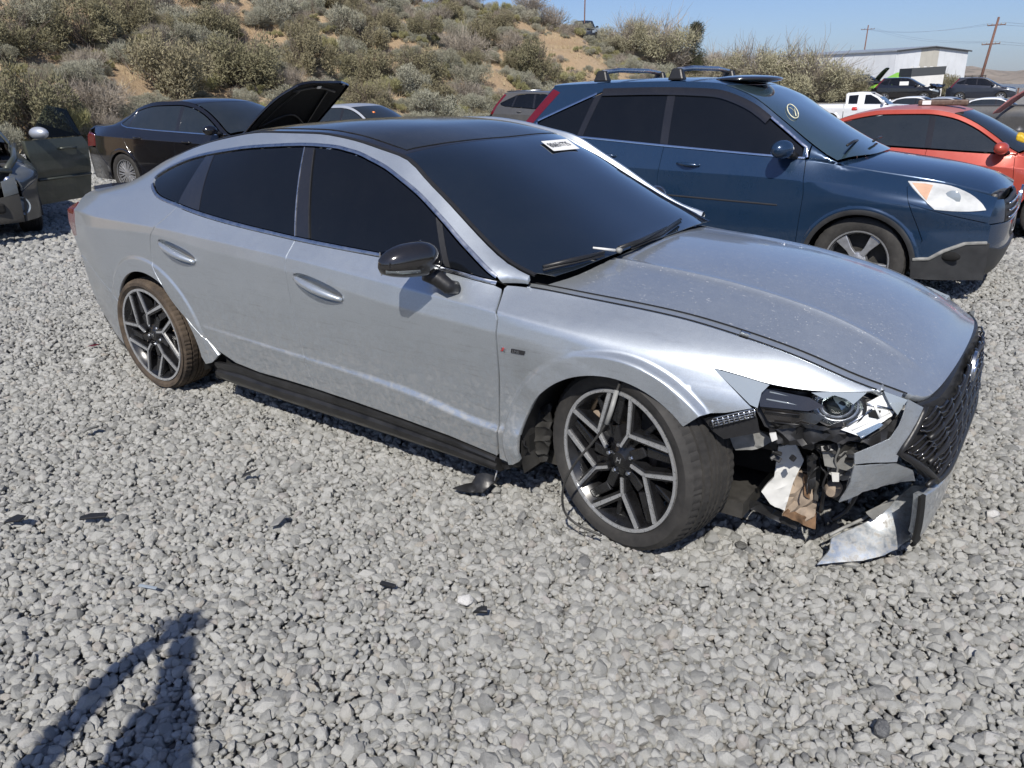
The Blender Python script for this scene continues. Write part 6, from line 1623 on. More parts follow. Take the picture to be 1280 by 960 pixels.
far_sedan('dark blue sedan with raised bonnet up on the bank before the warehouse', survey(33.0, 77)[0], survey(33.0, 77)[1], 1.15, 'navy_paint', R(-8), hood_open=R(60))
rs = survey(.0, 62.5)
tz = float(land_z(*survey(6.0, 67)))
rg = thing('parked_suv', 'small dark vehicle standing on top of the bank against the sky', 'suv', (survey(6.1, 67)[0], survey(6.1, 67)[1], tz-.35), YAW+math.pi)
simple_car(rg, SUV, 'black_paint', res=.2, wseg=30, trim=False, detail=False)
# red can by the white pickup
rc_ = at_depth(1068, 136.5, 42.0)
jc = thing('fuel_can', 'small red can beside the cab of the white pickup', 'can', (rc_[0], rc_[1], 0))
MB().box((0, 0, rc_[2]), (.24, .16, .12)).build('can_body', MAT['emblem_red'], jc, bevel=.04); MB().tube([(-.1, 0, rc_[2]+.07), (.1, 0, rc_[2]+.07)], .03, 6).build('can_handle', MAT['emblem_red'], jc)
# ------------------------------------------------------------------ brush on the bank
def leaf_mat(name, cols, var=.25, trans=.12):
    m, nt, bs, N, L = newmat(name)
    oi = N.new('ShaderNodeObjectInfo'); t = tex(nt, scale=3.5, detail=4); t2 = tex(nt, scale=22, detail=3)
    c = ramp(nt, oi.outputs['Random'], [(i/(len(cols)-1), c) for i, c in enumerate(cols)])
    c = mix(nt, ramp(nt, t.outputs[0], [(.35, .0), (.7, .55)]), c, tuple(min(1, v*1.45+.03) for v in cols[0]))
    c = mix(nt, ramp(nt, t2.outputs[0], [(.35, .5), (.6, .0)]), c, tuple(v*.5 for v in cols[-1]))
    L.new(c, bs.inputs['Base Color']); bs.inputs['Roughness'].default_value = .8; bs.inputs['Specular IOR Level'].default_value = .2
    return m
leaf_mat('sage_leaf', [(.285, .285, .215), (.335, .325, .255), (.24, .23, .165), (.37, .355, .285)])
leaf_mat('bitter_leaf', [(.21, .19, .112), (.255, .225, .14), (.175, .168, .098), (.285, .25, .165)])
leaf_mat('rabbit_leaf', [(.30, .285, .14), (.35, .32, .17), (.25, .25, .12)])
leaf_mat('dry_twig', [(.30, .255, .205), (.35, .31, .255), (.25, .215, .17), (.33, .305, .275)])
leaf_mat('straw', [(.46, .37, .22), (.52, .43, .27), (.38, .30, .18)])
leaf_mat('conifer_leaf', [(.05, .06, .028), (.065, .07, .035), (.05, .055, .03)])
leaf_mat('willow_leaf', [(.32, .305, .20), (.36, .335, .22), (.29, .265, .18)])
plain('shrub_wood', (.15, .12, .095), .9, var=.3, scale=12)

def leaves(r, clumps, n, ln, wd, up=.5, inner=.35):
    """n narrow leaf triangles gathered into clumps: (centre, radii, weight)"""
    w = np.array([c[2] for c in clumps]); k = r.choice(len(clumps), n, p=w/w.sum())
    C = np.array([c[0] for c in clumps])[k]; S = np.array([c[1] for c in clumps])[k]
    D = r.normal(size=(n, 3)); D /= np.linalg.norm(D, axis=1, keepdims=True)
    rad = r.random(n)**inner
    P = C+D*S*rad[:, None]; P[:, 2] = np.abs(P[:, 2])
    A = D*.8+r.normal(size=(n, 3))*.55+np.array([0, 0, up]); A /= np.linalg.norm(A, axis=1, keepdims=True)
    B = np.cross(A, r.normal(size=(n, 3))); B /= np.linalg.norm(B, axis=1, keepdims=True)
    l = ln*np.exp(r.normal(0, .3, n))[:, None]; ww = wd*np.exp(r.normal(0, .25, n))[:, None]
    V = np.stack([P-B*ww*.5, P+B*ww*.5, P+A*l], 1).reshape(-1, 3)
    return V, np.arange(3*n).reshape(n, 3)
def soup(name, V, F, mat):
    me = bpy.data.meshes.new(name); me.vertices.add(len(V)); me.vertices.foreach_set('co', V.astype(np.float32).ravel())
    n = len(F); me.loops.add(3*n); me.loops.foreach_set('vertex_index', F.astype(np.int32).ravel()); me.polygons.add(n)
    me.polygons.foreach_set('loop_start', np.arange(0, 3*n, 3, dtype=np.int32)); me.update(calc_edges=True); me.materials.append(mat); return me
def twigs(r, n, R_, H, lean=.9, rad=.010, kinks=4, sub=2, flat=1.0):
    mb = MB()
    for i in range(n):
        a = r.uniform(0, 6.283); q = r.uniform(.15, 1)**.6*lean; p = Vector((r.normal()*.08*R_, r.normal()*.08*R_, 0)); d = Vector((math.cos(a)*q, math.sin(a)*q, flat)).normalized()
        pts = [p.copy()]; Ls = math.hypot(R_*q, H)*r.uniform(.6, 1.0)
        for k in range(kinks):
            d = (d+Vector((r.normal()*.22, r.normal()*.22, r.normal()*.12+.03))).normalized(); p = p+d*Ls/kinks; pts.append(p.copy())
        mb.tube(pts, [rad*(1-.8*k/kinks) for k in range(kinks+1)], 3, cap=False)
        for s in range(sub):
            j = r.integers(1, kinks); p2 = pts[j].copy(); d2 = (d+Vector((r.normal()*.7, r.normal()*.7, r.normal()*.4))).normalized(); pp = [p2]
            for k in range(3): d2 = (d2+Vector((r.normal()*.25, r.normal()*.25, .05))).normalized(); p2 = p2+d2*Ls*.14; pp.append(p2)
            mb.tube(pp, [rad*.55, rad*.4, rad*.3, rad*.15], 3, cap=False)
    return mb
def mesh_of(mb, name, mat):
    me = bpy.data.meshes.new(name); me.from_pydata(mb.V, [], mb.F); me.materials.append(mat); me.update(); return me
def clump_set(r, n, R_, H, cr=.42, low=.25, top=1.0):
    out = []
    for i in range(n):
        a = r.uniform(0, 6.283); q = r.random()**.5*(1-cr*.6); z = H*(low+(top-low)*r.random()*(1-.45*q))
        s = cr*r.uniform(.55, 1.15); out.append(((math.cos(a)*q*R_, math.sin(a)*q*R_, z*.85), (R_*s*.8, R_*s*.8, H*s*.75), s*s))
    return out
PROTO = {}
def protos(kind, n, seed, fn):
    PROTO[kind] = [fn(np.random.default_rng(seed+i), i) for i in range(n)]
# each prototype has unit radius 1, given height
def mk_sage(r, i):
    cl = clump_set(r, 15, 1, 1.15, .40); V, F = leaves(r, cl, 7000, .085, .020, .9)
    return soup('foliage', V, F, MAT['sage_leaf']), mesh_of(twigs(r, 34, 1, .9), 'branches', MAT['dry_twig'])
def mk_bitter(r, i):
    cl = clump_set(r, 24, 1, 1.25, .33, .15); V, F = leaves(r, cl, 11000, .055, .024, .5)
    return soup('foliage', V, F, MAT['bitter_leaf']), mesh_of(twigs(r, 46, 1, 1.2, rad=.012), 'branches', MAT['shrub_wood'])
def mk_rabbit(r, i):
    cl = clump_set(r, 16, 1, 1.2, .30, .3); V, F = leaves(r, cl, 4200, .17, .018, 1.6)
    return soup('foliage', V, F, MAT['rabbit_leaf']), mesh_of(twigs(r, 26, 1, 1.0), 'branches', MAT['dry_twig'])
def mk_dead(r, i):
    cl = clump_set(r, 12, 1, 1.0, .40, .2); V, F = leaves(r, cl, 2600, .16, .010, .5, .5)
    return soup('foliage', V, F, MAT['dry_twig']), mesh_of(twigs(r, 90, 1, 1.0, rad=.013, sub=4), 'branches', MAT['dry_twig'])
def mk_willow(r, i):
    cl = clump_set(r, 40, 1, 1.15, .26, .25); V, F = leaves(r, cl, 8500, .055, .016, .5, .45)
    return soup('foliage', V, F, MAT['willow_leaf']), mesh_of(twigs(r, 120, 1, 1.15, rad=.010, sub=5), 'branches', MAT['dry_twig'])
def mk_conifer(r, i):
    cl = []
    for k in range(44):
        z = r.uniform(.05, 1)*2.5; w = (1-z/2.6)*.75+.08; a = r.uniform(0, 6.28); cl.append(((math.cos(a)*w*.7, math.sin(a)*w*.7, z), (.26, .26, .22), 1))
    V, F = leaves(r, cl, 8000, .085, .026, .4); mb = MB(); mb.tube([(0, 0, 0), (.03, 0, 1.2), (0, 0, 2.5)], [.07, .045, .01], 6)
    return soup('foliage', V, F, MAT['conifer_leaf']), mesh_of(mb, 'trunk', MAT['shrub_wood'])
protos('sagebrush', 5, 11, mk_sage); protos('bitterbrush', 5, 31, mk_bitter); protos('rabbitbrush', 3, 51, mk_rabbit)
protos('dead_bush', 4, 61, mk_dead); protos('willow_bush', 3, 71, mk_willow); protos('juniper_tree', 1, 81, mk_conifer)
LOOK = {'sagebrush': ('grey sagebrush', 'bush'), 'bitterbrush': ('dark olive brush', 'bush'), 'rabbitbrush': ('yellowish brush', 'bush'),
        'dead_bush': ('bare twiggy brush', 'bush'), 'willow_bush': ('pale bush', 'bush'), 'juniper_tree': ('dark green juniper', 'tree')}
GRP = {'sagebrush': 'sagebrush on the bank', 'bitterbrush': 'dark brush on the bank', 'rabbitbrush': 'yellowish brush on the bank', 'dead_bush': 'bare brush on the bank', 'willow_bush': 'tall bushes on the crest', 'juniper_tree': 'junipers on the bank'}
def to_px(P):
    q = np.asarray(P, float)-CAM; z = q@FW; return 640+FPX*(q@RT)/z, 480-FPX*(q@UP)/z, z
def where(u, t, d, H):
    marks = [(70, 'above the green wagon'), (150, 'left of the black sedan'), (300, 'behind the black sedan'), (440, 'behind the raised bonnet'), (560, 'behind the pale silver sedan'),
             (690, 'behind the dark grey suv'), (800, 'above the blue suv roof bars'), (900, 'above the blue suv'), (1010, 'left of the white pickup'), (2000, 'beside the white pickup')]
    m = next(s for k, s in marks if u < k)
    h = 'at the bank foot' if d < 2.5 else 'low on the bank' if d < 7 else 'midway up the bank' if d < 14 else 'high on the bank' if d < 22 else 'on the crest of the bank'
    return h, m
counts = {}; PLANTS = []
def plant(kind, x, y, rad, hk=1.0, sink=.06, u=None):
    k = counts.get(kind, 0); counts[kind] = k+1
    fo, br = PROTO[kind][k % len(PROTO[kind])]
    z = float(land_z(x, y))-sink*rad
    o = link(bpy.data.objects.new(kind, fo)); o.location = (x, y, z); o.rotation_euler = (rng.normal()*.06, rng.normal()*.06, rng.uniform(0, 6.28)); o.scale = (rad*rng.uniform(.88, 1.12), rad*rng.uniform(.88, 1.12), rad*hk)
    b = link(bpy.data.objects.new('trunk' if kind == 'juniper_tree' else 'branches', br), o)
    uu, vv, _ = to_px((x, y, z)); t, d = bank_td(x, y); h, m = where(float(uu), t, d, 0); nm, cat = LOOK[kind]
    size = 'small ' if rad < .62 else '' if rad < 1.05 else 'broad ' if rad < 1.6 else 'large '
    tag(o, '%s%s %s %s' % (size, nm, h, m), cat, GRP[kind]); PLANTS.append((o, b, float(uu), rad, rad*hk)); return o
BARE = [(168, 100, 42, 22), (150, 118, 30, 14), (40, 78, 36, 22), (700, 58, 42, 20), (612, 98, 26, 20), (838, 66, 55, 13), (742, 80, 26, 14), (655, 38, 30, 10), (480, 62, 30, 14), (975, 90, 16, 8), (420, 30, 26, 10), (780, 95, 20, 8)]
placed = []
def ok(x, y, rad, tight):
    for (a, b, c) in placed:
        if (a-x)**2+(b-y)**2 < (tight*(rad+c))**2: return False
    return True
def try_plant(kind, t, d, rad, hk=1.0, tight=.62, bare=True):
    r, f = BK0+BKD*BKL*t+BKN*d; x, y = survey(r, f); z = float(land_z(x, y)); u, v, zz = to_px((x, y, z+rad*.5))
    if zz < 5 or u < -70 or u > 1330 or v < -70: return False
    if bare and any(((u-a)/(p+18*rad*18/zz))**2+((v-b)/(q+14*rad*18/zz))**2 < 1 for a, b, p, q in BARE): return False
    if not ok(x, y, rad, tight): return False
    placed.append((x, y, rad)); plant(kind, x, y, rad, hk); return True
def at_bank(u, v, dmin=8):
    """where the sight line first meets the bank"""
    dr_ = ray(u, v)
    for s in np.linspace(dmin, 130, 1400):
        q = CAM+dr_*s
        if q[2] < float(land_z(q[0], q[1])): return q
    return CAM+dr_*60
# the big ones one can point to
for kind, u, v, rad, hk in (('bitterbrush', 50, 180, 2.0, 1.2), ('bitterbrush', 22, 70, 1.6, 1.1), ('bitterbrush', 215, 120, 2.3, 1.15), ('bitterbrush', 300, 110, 2.2, 1.1), ('bitterbrush', 385, 90, 2.0, 1.1), ('bitterbrush', 265, 60, 1.8, 1.0),
        ('bitterbrush', 110, 62, 2.0, 1.1), ('bitterbrush', 160, 40, 1.6, 1.1), ('dead_bush', 115, 150, 1.7, .9), ('rabbitbrush', 95, 182, 1.1, 1.1), ('dead_bush', 130, 170, 1.1, .9), ('rabbitbrush', 255, 122, .9, 1.1), ('bitterbrush', 470, 110, 2.0, 1.0), ('bitterbrush', 665, 100, 2.3, 1.15),
        ('bitterbrush', 600, 62, 1.8, 1.0), ('bitterbrush', 452, 62, 1.8, 1.0), ('sagebrush', 510, 118, 1.5, 1.0), ('sagebrush', 590, 112, 1.5, 1.0), ('bitterbrush', 545, 135, 1.5, .9), ('sagebrush', 350, 30, 1.6, .9), ('sagebrush', 430, 45, 1.5, 1.0), ('rabbitbrush', 715, 105, 1.2, .8), ('bitterbrush', 795, 66, 1.6, .9), ('bitterbrush', 640, 85, 1.2, .9)):
    rad *= .84; q = at_bank(u, v); placed.append((q[0], q[1], rad)); plant(kind, q[0], q[1], rad, hk)
for u, v, rad, hk, kind in ((868, 55, 1.55, .95, 'juniper_tree'), (958, 62, 1.5, .75, 'juniper_tree'), (1005, 92, 3.6, 1.15, 'willow_bush'), (1045, 88, 2.6, 1.1, 'willow_bush'), (945, 72, 3.2, 1.1, 'willow_bush'), (905, 66, 2.6, 1.1, 'willow_bush'),
        (825, 38, 3.0, 1.2, 'willow_bush'), (790, 30, 2.6, 1.0, 'willow_bush'), (985, 80, 2.4, 1.1, 'willow_bush'), (1030, 100, 2.2, .9, 'willow_bush'), (690, 18, 2.2, .9, 'dead_bush'), (660, 22, 2.2, .8, 'dead_bush'), (760, 40, 1.7, .8, 'willow_bush'), (1060, 104, 1.8, .9, 'bitterbrush'), (1080, 112, 1.8, .8, 'bitterbrush'), (845, 44, 2.2, .9, 'dead_bush')):
    q = at_bank(u, v, 20); placed.append((q[0], q[1], rad*.6)); plant(kind, q[0], q[1], rad, hk)
for a_, b_ in ((1183, 104), (1170, 106), (1196, 106)):
    q = survey((a_-640)/FPX*.94*84, 84); plant('bitterbrush', q[0], q[1], 1.6 if a_ != 1183 else 2.0, 1.15)
prng = np.random.default_rng(21)
want = {'sagebrush': 285, 'bitterbrush': 135, 'rabbitbrush': 75, 'dead_bush': 170}
tries = 0
while any(counts.get(k, 0) < n for k, n in want.items()) and tries < 9000:
    tries += 1
    t = prng.uniform(-.42, 1.06); d = prng.random()**1.2*30 if prng.random() < .8 else prng.uniform(-.3, 4)
    k = prng.choice(['sagebrush', 'bitterbrush', 'rabbitbrush', 'dead_bush'], p=[.44, .24, .11, .21])
    if counts.get(k, 0) >= want[k]: continue
    rad = {'sagebrush': .78, 'bitterbrush': .95, 'rabbitbrush': .65, 'dead_bush': .85}[k]*math.exp(prng.normal(0, .28))*(1+.35*max(0, t))
    try_plant(k, t, max(d, -.2), rad, prng.uniform(.8, 1.15), .5)
# dry grass and litter between the bushes
def tufts():
    r = np.random.default_rng(5); n = 26000
    t = r.uniform(-.45, 1.1, n); d = r.uniform(-.6, 34, n)
    rr_ = BK0[0]+BKD[0]*BKL*t+BKN[0]*d; ff = BK0[1]+BKD[1]*BKL*t+BKN[1]*d
    x = CAM[0]+HR[0]*rr_+HF[0]*ff; y = CAM[1]+HR[1]*rr_+HF[1]*ff; z = land_z(x, y)
    u, v, zz = to_px(np.stack([x, y, z], 1)); nse = np.sin(x*.9+1.3*np.sin(y*.7))+np.sin(y*1.1+x*.3)
    k = (u > -40) & (u < 1300) & (v > -40) & (zz > 5) & (nse > -.6+r.normal(0, .5, n)); x, y, z = x[k], y[k], z[k]; n = len(x); V = []; 
    m = 7; X = np.repeat(np.stack([x, y, z-.02], 1), m, 0); q = len(X)
    A = r.normal(size=(q, 3))*.6; A[:, 2] = np.abs(A[:, 2])*.5+.9; A /= np.linalg.norm(A, axis=1, keepdims=True)
    B = np.cross(A, r.normal(size=(q, 3))); B /= np.linalg.norm(B, axis=1, keepdims=True)
    X = X+r.normal(size=(q, 3))*np.array([.10, .10, 0]); h = r.uniform(.12, .38, q)[:, None]
    V = np.stack([X-B*.012, X+B*.012, X+A*h], 1).reshape(-1, 3)
    o = link(bpy.data.objects.new('dry_grass', soup('dry_grass', V, np.arange(3*q).reshape(q, 3), MAT['straw']))); tag(o, 'short dry grass tufts between the bushes on the bank', kind='stuff')
tufts()
def low_scrub():
    r = np.random.default_rng(15); n = 15000
    t = r.uniform(-.72, 1.15, n); d = r.random(n)**1.1*34
    a = BK0[0]+BKD[0]*BKL*t+BKN[0]*d; f = BK0[1]+BKD[1]*BKL*t+BKN[1]*d
    x = CAM[0]+HR[0]*a+HF[0]*f; y = CAM[1]+HR[1]*a+HF[1]*f; z = land_z(x, y); u, v, zz = to_px(np.stack([x, y, z], 1))
    k = (np.abs(u-640) < 1900) & (v > -900) & (zz > 3)
    for a_, b_, p, q in BARE: k &= ((u-a_)/p)**2+((v-b_)/q)**2 > r.uniform(.2, .9, n)
    k0 = k; x, y, z, t = x[k], y[k], z[k], t[k]; n = len(x)
    col = bpy.data.collections.new('scrub_clumps'); i = 0
    for kind in ('sagebrush', 'sagebrush', 'dead_bush', 'rabbitbrush', 'sagebrush', 'dead_bush'):
        col.objects.link(bpy.data.objects.new('scrub_clump_%02d' % i, PROTO[kind][i % len(PROTO[kind])][0])); i += 1
    me = bpy.data.meshes.new('low_scrub'); me.vertices.add(n); me.vertices.foreach_set('co', np.stack([x, y, z-.03], 1).astype(np.float32).ravel())
    out_ = (u[k0] < -60) | (u[k0] > 1340); s = r.uniform(.22, .52, n)*(1+.3*np.maximum(0, t))*np.where(out_, 1.9, 1.0); S = np.stack([s, s, s*r.uniform(.6, 1.0, n)], 1); Ro = np.stack([r.normal(0, .1, n), r.normal(0, .1, n), r.uniform(0, 6.28, n)], 1)
    for nm, tp, key, val in (('rot', 'FLOAT_VECTOR', 'vector', Ro), ('scl', 'FLOAT_VECTOR', 'vector', S)):
        at = me.attributes.new(nm, tp, 'POINT'); at.data.foreach_set(key, val.astype(np.float32).ravel())
    at = me.attributes.new('pick', 'INT', 'POINT'); at.data.foreach_set('value', r.integers(0, i, n).astype(np.int32))
    o = link(bpy.data.objects.new('low_scrub', me)); tag(o, 'low grey scrub filling in between the bushes on the bank', kind='stuff'); return o, col
SCRUB, SCRUB_COL = low_scrub()
# the brush belt on the other side of the yard, behind the viewer: one far mass, seen only mirrored in paint and glass
def brush_belt():
    r = np.random.default_rng(9); n = 42000; m = 260
    ca = YAW+math.pi+r.uniform(-1.75, 1.75, m); cr = r.uniform(24, 34, m); ch = r.uniform(1.6, 4.2, m)
    k = r.integers(0, m, n); D = r.normal(size=(n, 3)); D /= np.linalg.norm(D, axis=1, keepdims=True); q = r.random(n)**.4
    P = np.stack([CAM[0]+cr[k]*np.cos(ca[k]), CAM[1]+cr[k]*np.sin(ca[k]), np.zeros(n)], 1)+D*q[:, None]*np.stack([ch[k]*.75, ch[k]*.75, ch[k]], 1); P[:, 2] = np.abs(P[:, 2])
    A = r.normal(size=(n, 3)); A /= np.linalg.norm(A, axis=1, keepdims=True); B = np.cross(A, r.normal(size=(n, 3))); B /= np.linalg.norm(B, axis=1, keepdims=True)
    V = np.stack([P-B*.10, P+B*.10, P+A*.42], 1).reshape(-1, 3)
    o = link(bpy.data.objects.new('brush_belt', soup('brush_belt', V, np.arange(3*n).reshape(n, 3), MAT['bitter_leaf']))); tag(o, 'far belt of dark brush along the other side of the yard', kind='stuff')
brush_belt()
# ------------------------------------------------------------------ buildings, poles, signs in the distance
plain('metal_cladding', (.62, .64, .66), .45, .0, var=.06, scale=.6); plain('shaded_cladding', (.42, .44, .46), .5, var=.06, scale=.6); plain('beige_cladding', (.46, .44, .385), .5, var=.06, scale=.6)
plain('roof_metal', (.34, .37, .40), .4, .3, var=.1, scale=.5); plain('weathered_wood', (.16, .085, .065), .9, var=.3, scale=3); plain('box_white', (.70, .69, .66), .6, var=.07, scale=1.5); plain('box_dark', (.06, .065, .07), .7, var=.2)
def at_rf(u, f): return np.array(survey((u-640)/FPX*f*.955, f))
A = at_rf(1112, 140); B = at_rf(1199, 146); g0 = float(flat_z(*A)); ux = (B-A); W_ = np.linalg.norm(ux); ux /= W_; uy = np.array([-ux[1], ux[0]])
LN = 62; uy = np.array([HF[0]*.93-HR[0]*.62, HF[1]*.93-HR[1]*.62]); uy /= np.linalg.norm(uy)
bld = thing('warehouse', 'long white metal warehouse with shallow gable beyond the yard', 'building', (A[0], A[1], g0))
P3 = lambda a, b, z: (ux[0]*a+uy[0]*b, ux[1]*a+uy[1]*b, z)
eh, rh = 6.9, 7.5
wid = W_
npan = 12
for k in range(npan):
    a0, a1 = wid*k/npan, wid*(k+1)/npan-.03
    zf_ = lambda a: eh+(rh-eh)*(1-abs(2*a/wid-1))
    mat = 'beige_cladding' if 4 <= k <= 6 else 'metal_cladding'
    MB().prism([P3(a0, 0, -1), P3(a1, 0, -1), P3(a1, 0, zf_(a1)), P3(a0, 0, zf_(a0))], (0, 0, 0), tuple(np.append(uy*.12, 0))).build('wall_panel', MAT[mat], bld)
for k in range(16):
    b0, b1 = LN*k/16, LN*(k+1)/16-.05
    MB().prism([P3(.03, b0+.12, -1), P3(.03, b1+.12, -1), P3(.03, b1+.12, eh), P3(.03, b0+.12, eh)], (0, 0, 0), tuple(np.append(ux*.12, 0))).build('wall_panel', MAT['metal_cladding'], bld)
MB().prism([P3(wid-.1, .15, -1), P3(wid-.1, LN, -1), P3(wid-.1, LN, eh), P3(wid-.1, .15, eh)], (0, 0, 0), tuple(np.append(ux*.1, 0))).build('side_wall', MAT['metal_cladding'], bld)
for s in (0, 1):
    a0, a1 = (-.3, wid/2) if s == 0 else (wid/2, wid+.3); z0_, z1_ = (eh-.02, rh+.05) if s == 0 else (rh+.05, eh-.02)
    MB().prism([P3(a0, -.3, z0_), P3(a1, -.3, z1_), P3(a1, LN+.2, z1_), P3(a0, LN+.2, z0_)], (0, 0, .02), (0, 0, .22)).build('roof', MAT['roof_metal'], bld)
    MB().tube([P3(a0, -.34, z0_+.05), P3(a1, -.34, z1_+.05)], .12, 5).build('roof_trim', MAT['box_dark'], bld)
# white storage box with a dark top
q0 = at_rf(1134, 71); q1 = at_rf(1174, 72); gz = float(flat_z(*q0)); e = (q1-q0); bw = np.linalg.norm(e); e /= bw; n_ = np.array([HF[0], HF[1]])*2.2
bx_ = thing('storage_box', 'white storage box with dark top band behind the crushed black suv', 'storage box', (q0[0], q0[1], gz))
def Q(a, z, k=0.0): return (e[0]*a*bw+n_[0]*k, e[1]*a*bw+n_[1]*k, z)
MB().prism([Q(0, 0), Q(1, 0), Q(1.0, 2.0), Q(0, 1.85)], (0, 0, 0), (n_[0], n_[1], 0)).build('box_body', MAT['box_white'], bx_)
MB().prism([Q(-.01, 1.86, -.01), Q(1.02, 2.01, -.01), Q(1.03, 2.66, -.01), Q(-.01, 2.52, -.01)], (0, 0, 0), (n_[0]*1.02, n_[1]*1.02, 0)).build('box_top', MAT['box_dark'], bx_)
m = MB()
for k in range(5): m.box(Q(.1+.2*k, 2.62, .3), (.22, .2, .12))
m.build('box_clutter', MAT['box_white'], bx_)
# lime green tipped lorry bed
lq = at_rf(1120, 74); lz = float(flat_z(*lq))
lm = thing('tilted_truck_bed', 'lime green tilted truck bed between the bank and the white box', 'truck bed', (lq[0], lq[1], lz))
e2 = np.array([HR[0], HR[1], 0]); 
def LQ(a, z, k=0.0): return (HR[0]*a+HF[0]*k, HR[1]*a+HF[1]*k, z)
MB().prism([LQ(-1.9, .6), LQ(1.8, 1.7), LQ(1.8, 2.35), LQ(.6, 2.25), LQ(-1.9, 1.0)], (0, 0, 0), (HF[0]*2, HF[1]*2, 0)).build('bed_body', MAT['lime_paint'], lm, bevel=.05)
MB().prism([LQ(-1.7, .98, -.02), LQ(1.6, 1.95, -.02), LQ(1.6, 2.10, -.02), LQ(-1.7, 1.12, -.02)], (0, 0, 0), (HF[0]*.03, HF[1]*.03, 0)).build('bed_stripe', MAT['box_white'], lm)
MB().box(LQ(0, .4, 1), (3.4, 1.6, .5), (0, 0, YAW-math.pi/2)).build('bed_chassis', MAT['black_plastic'], lm)
# poles and wires
def pole(label, u, f, h, lean, arms, rad=.17):
    q = at_rf(u, f); z = float(flat_z(*q)); o = thing('utility_pole', label, 'pole', (q[0], q[1], z))
    top = (HR[0]*lean, HR[1]*lean, h); MB().tube([(0, 0, -.5), top], [rad, rad*.7], 8).build('pole_shaft', MAT['weathered_wood'], o, smooth=True)
    tips = []
    for k, w in arms:
        c = Vector(top)*k; a_ = Vector((HR[0], HR[1], .05))*w; MB().tube([c-a_, c+a_], rad*.35, 5).build('crossarm', MAT['weathered_wood'], o)
        for s in (-1, -.5, .5, 1):
            MB().lathe([(0, 0), (.05, 0), (.07, .1), (.03, .22), (0, .22)], 7, 'z', tuple(c+a_*s)).build('insulator', MAT['grey_plastic'], o); tips.append(np.array(o.location)+np.array(c+a_*s)+[0, 0, .2])
    return o, tips
_, t1 = pole('tall leaning brown utility pole behind the navy suv', 1217, 96, 8.2, 1.05, [(.90, 1.0), (.66, 1.0)])
_, t2 = pole('thin far utility pole rising behind the warehouse', 1071, 170, 13.0, .4, [(.94, 1.3)], .15)
_, t3 = pole('thin pole standing by the dark vehicle on the bank crest', 733, 66.5, 12.6, .1, [(.99, .6)], .06)
far_r = at_rf(1600, 95)
for k, a in enumerate(t1[:4:3]+t1[4::3]):
    w = thing('power_line', ['upper left wire strung from the leaning pole', 'upper right wire strung from the leaning pole', 'lower left wire strung from the leaning pole', 'lower right wire strung from the leaning pole'][k], 'wire')
    b = np.array([far_r[0], far_r[1], a[2]+.6]); P = [a+(b-a)*s-np.array([0, 0, 4*1.0*s*(1-s)]) for s in np.linspace(0, 1, 16)]
    MB().tube(P, .011, 4).build('wire', MAT['dull_chrome'], w)
    b = np.array(t2[k % 4]); P = [a+(b-a)*s-np.array([0, 0, 4*.8*s*(1-s)]) for s in np.linspace(0, 1, 16)]
    MB().tube(P, .011, 4).build('wire', MAT['dull_chrome'], w)
# guard rail and the pale strip of track
g = thing('guard_rail', 'pale guard rail along the far side of the yard', 'guard rail', (0, 0, 0))
pts = [at_rf(u, 86) for u in np.linspace(1236, 1420, 12)]
z = [float(flat_z(*p))+.75 for p in pts]
MB().prism([(p[0], p[1], zz) for p, zz in zip(pts, z)]+[(p[0], p[1], zz+.34) for p, zz in list(zip(pts, z))[::-1]], (0, 0, 0), (HF[0]*.06, HF[1]*.06, 0)).build('rail', MAT['dull_chrome'], g)
for p, zz in list(zip(pts, z)): MB().box((p[0]+HF[0]*.12, p[1]+HF[1]*.12, zz-.2), (.14, .14, 1.1)).build('rail_post', MAT['weathered_wood'], g)

# ------------------------------------------------------------------ litter on the gravel
def litter(name, label, cat, u, v, pts, mat, th, z=.02, group=None, rot=0.0):
    q = on_z(u, v, z); o = thing(name, label, cat, tuple(q), rot, group); pts = [(a*.74, b*.74, c) for a, b, c in pts]
    MB().prism(pts, (0, 0, 0), th).build(name.split('_')[-1]+'_body', MAT[mat], o, bevel=.002); return o
def flatp(*p): return [(a, b, c) for a, b, c in p]
litter('plastic_shard', 'black plastic shard at the far left of the gravel', 'plastic part', 20, 652, flatp((-.05,-.02,.0),(.04,-.03,.012),(.06,.0,.02),(.0,.025,.015),(-.05,.01,.0)), 'black_plastic', (0, 0, .008), .03, rot=.6)
litter('plastic_shard', 'long thin black plastic shard left of the shadow', 'plastic part', 118, 648, flatp((-.07,-.012,.0),(.06,-.018,.005),(.07,.006,.012),(-.02,.02,.01),(-.07,.008,.004)), 'black_plastic', (0, 0, .008), .03, rot=.75)
litter('plastic_shard', 'grey blue plastic shard in the gravel below the front door', 'plastic part', 348, 655, flatp((-.03,-.04,.0),(.015,-.03,.01),(.035,.04,.02),(.0,.05,.015),(-.03,.0,.005)), 'grey_plastic', (0, 0, .006), .03, rot=.5)
litter('plastic_shard', 'small black strip on the gravel in the middle foreground', 'plastic part', 485, 733, flatp((-.04,-.008,.0),(.04,-.010,.004),(.042,.004,.008),(-.038,.010,.005)), 'black_plastic', (0, 0, .008), .03, rot=.2)
litter('plastic_shard', 'crumpled black scrap beside the white stone', 'plastic part', 601, 767, flatp((-.03,-.015,.0),(.0,-.02,.012),(.035,-.008,.01),(.025,.012,.02),(-.015,.018,.006)), 'black_plastic', (0, 0, .009), .03, rot=.2)
litter('plastic_shard', 'dark bent shard under the rear door sill', 'plastic part', 312, 595, flatp((-.045,-.015,.0),(.03,-.012,.02),(.05,.01,.022),(-.03,.018,.004)), 'black_plastic', (0, 0, .006), .03, rot=.9)
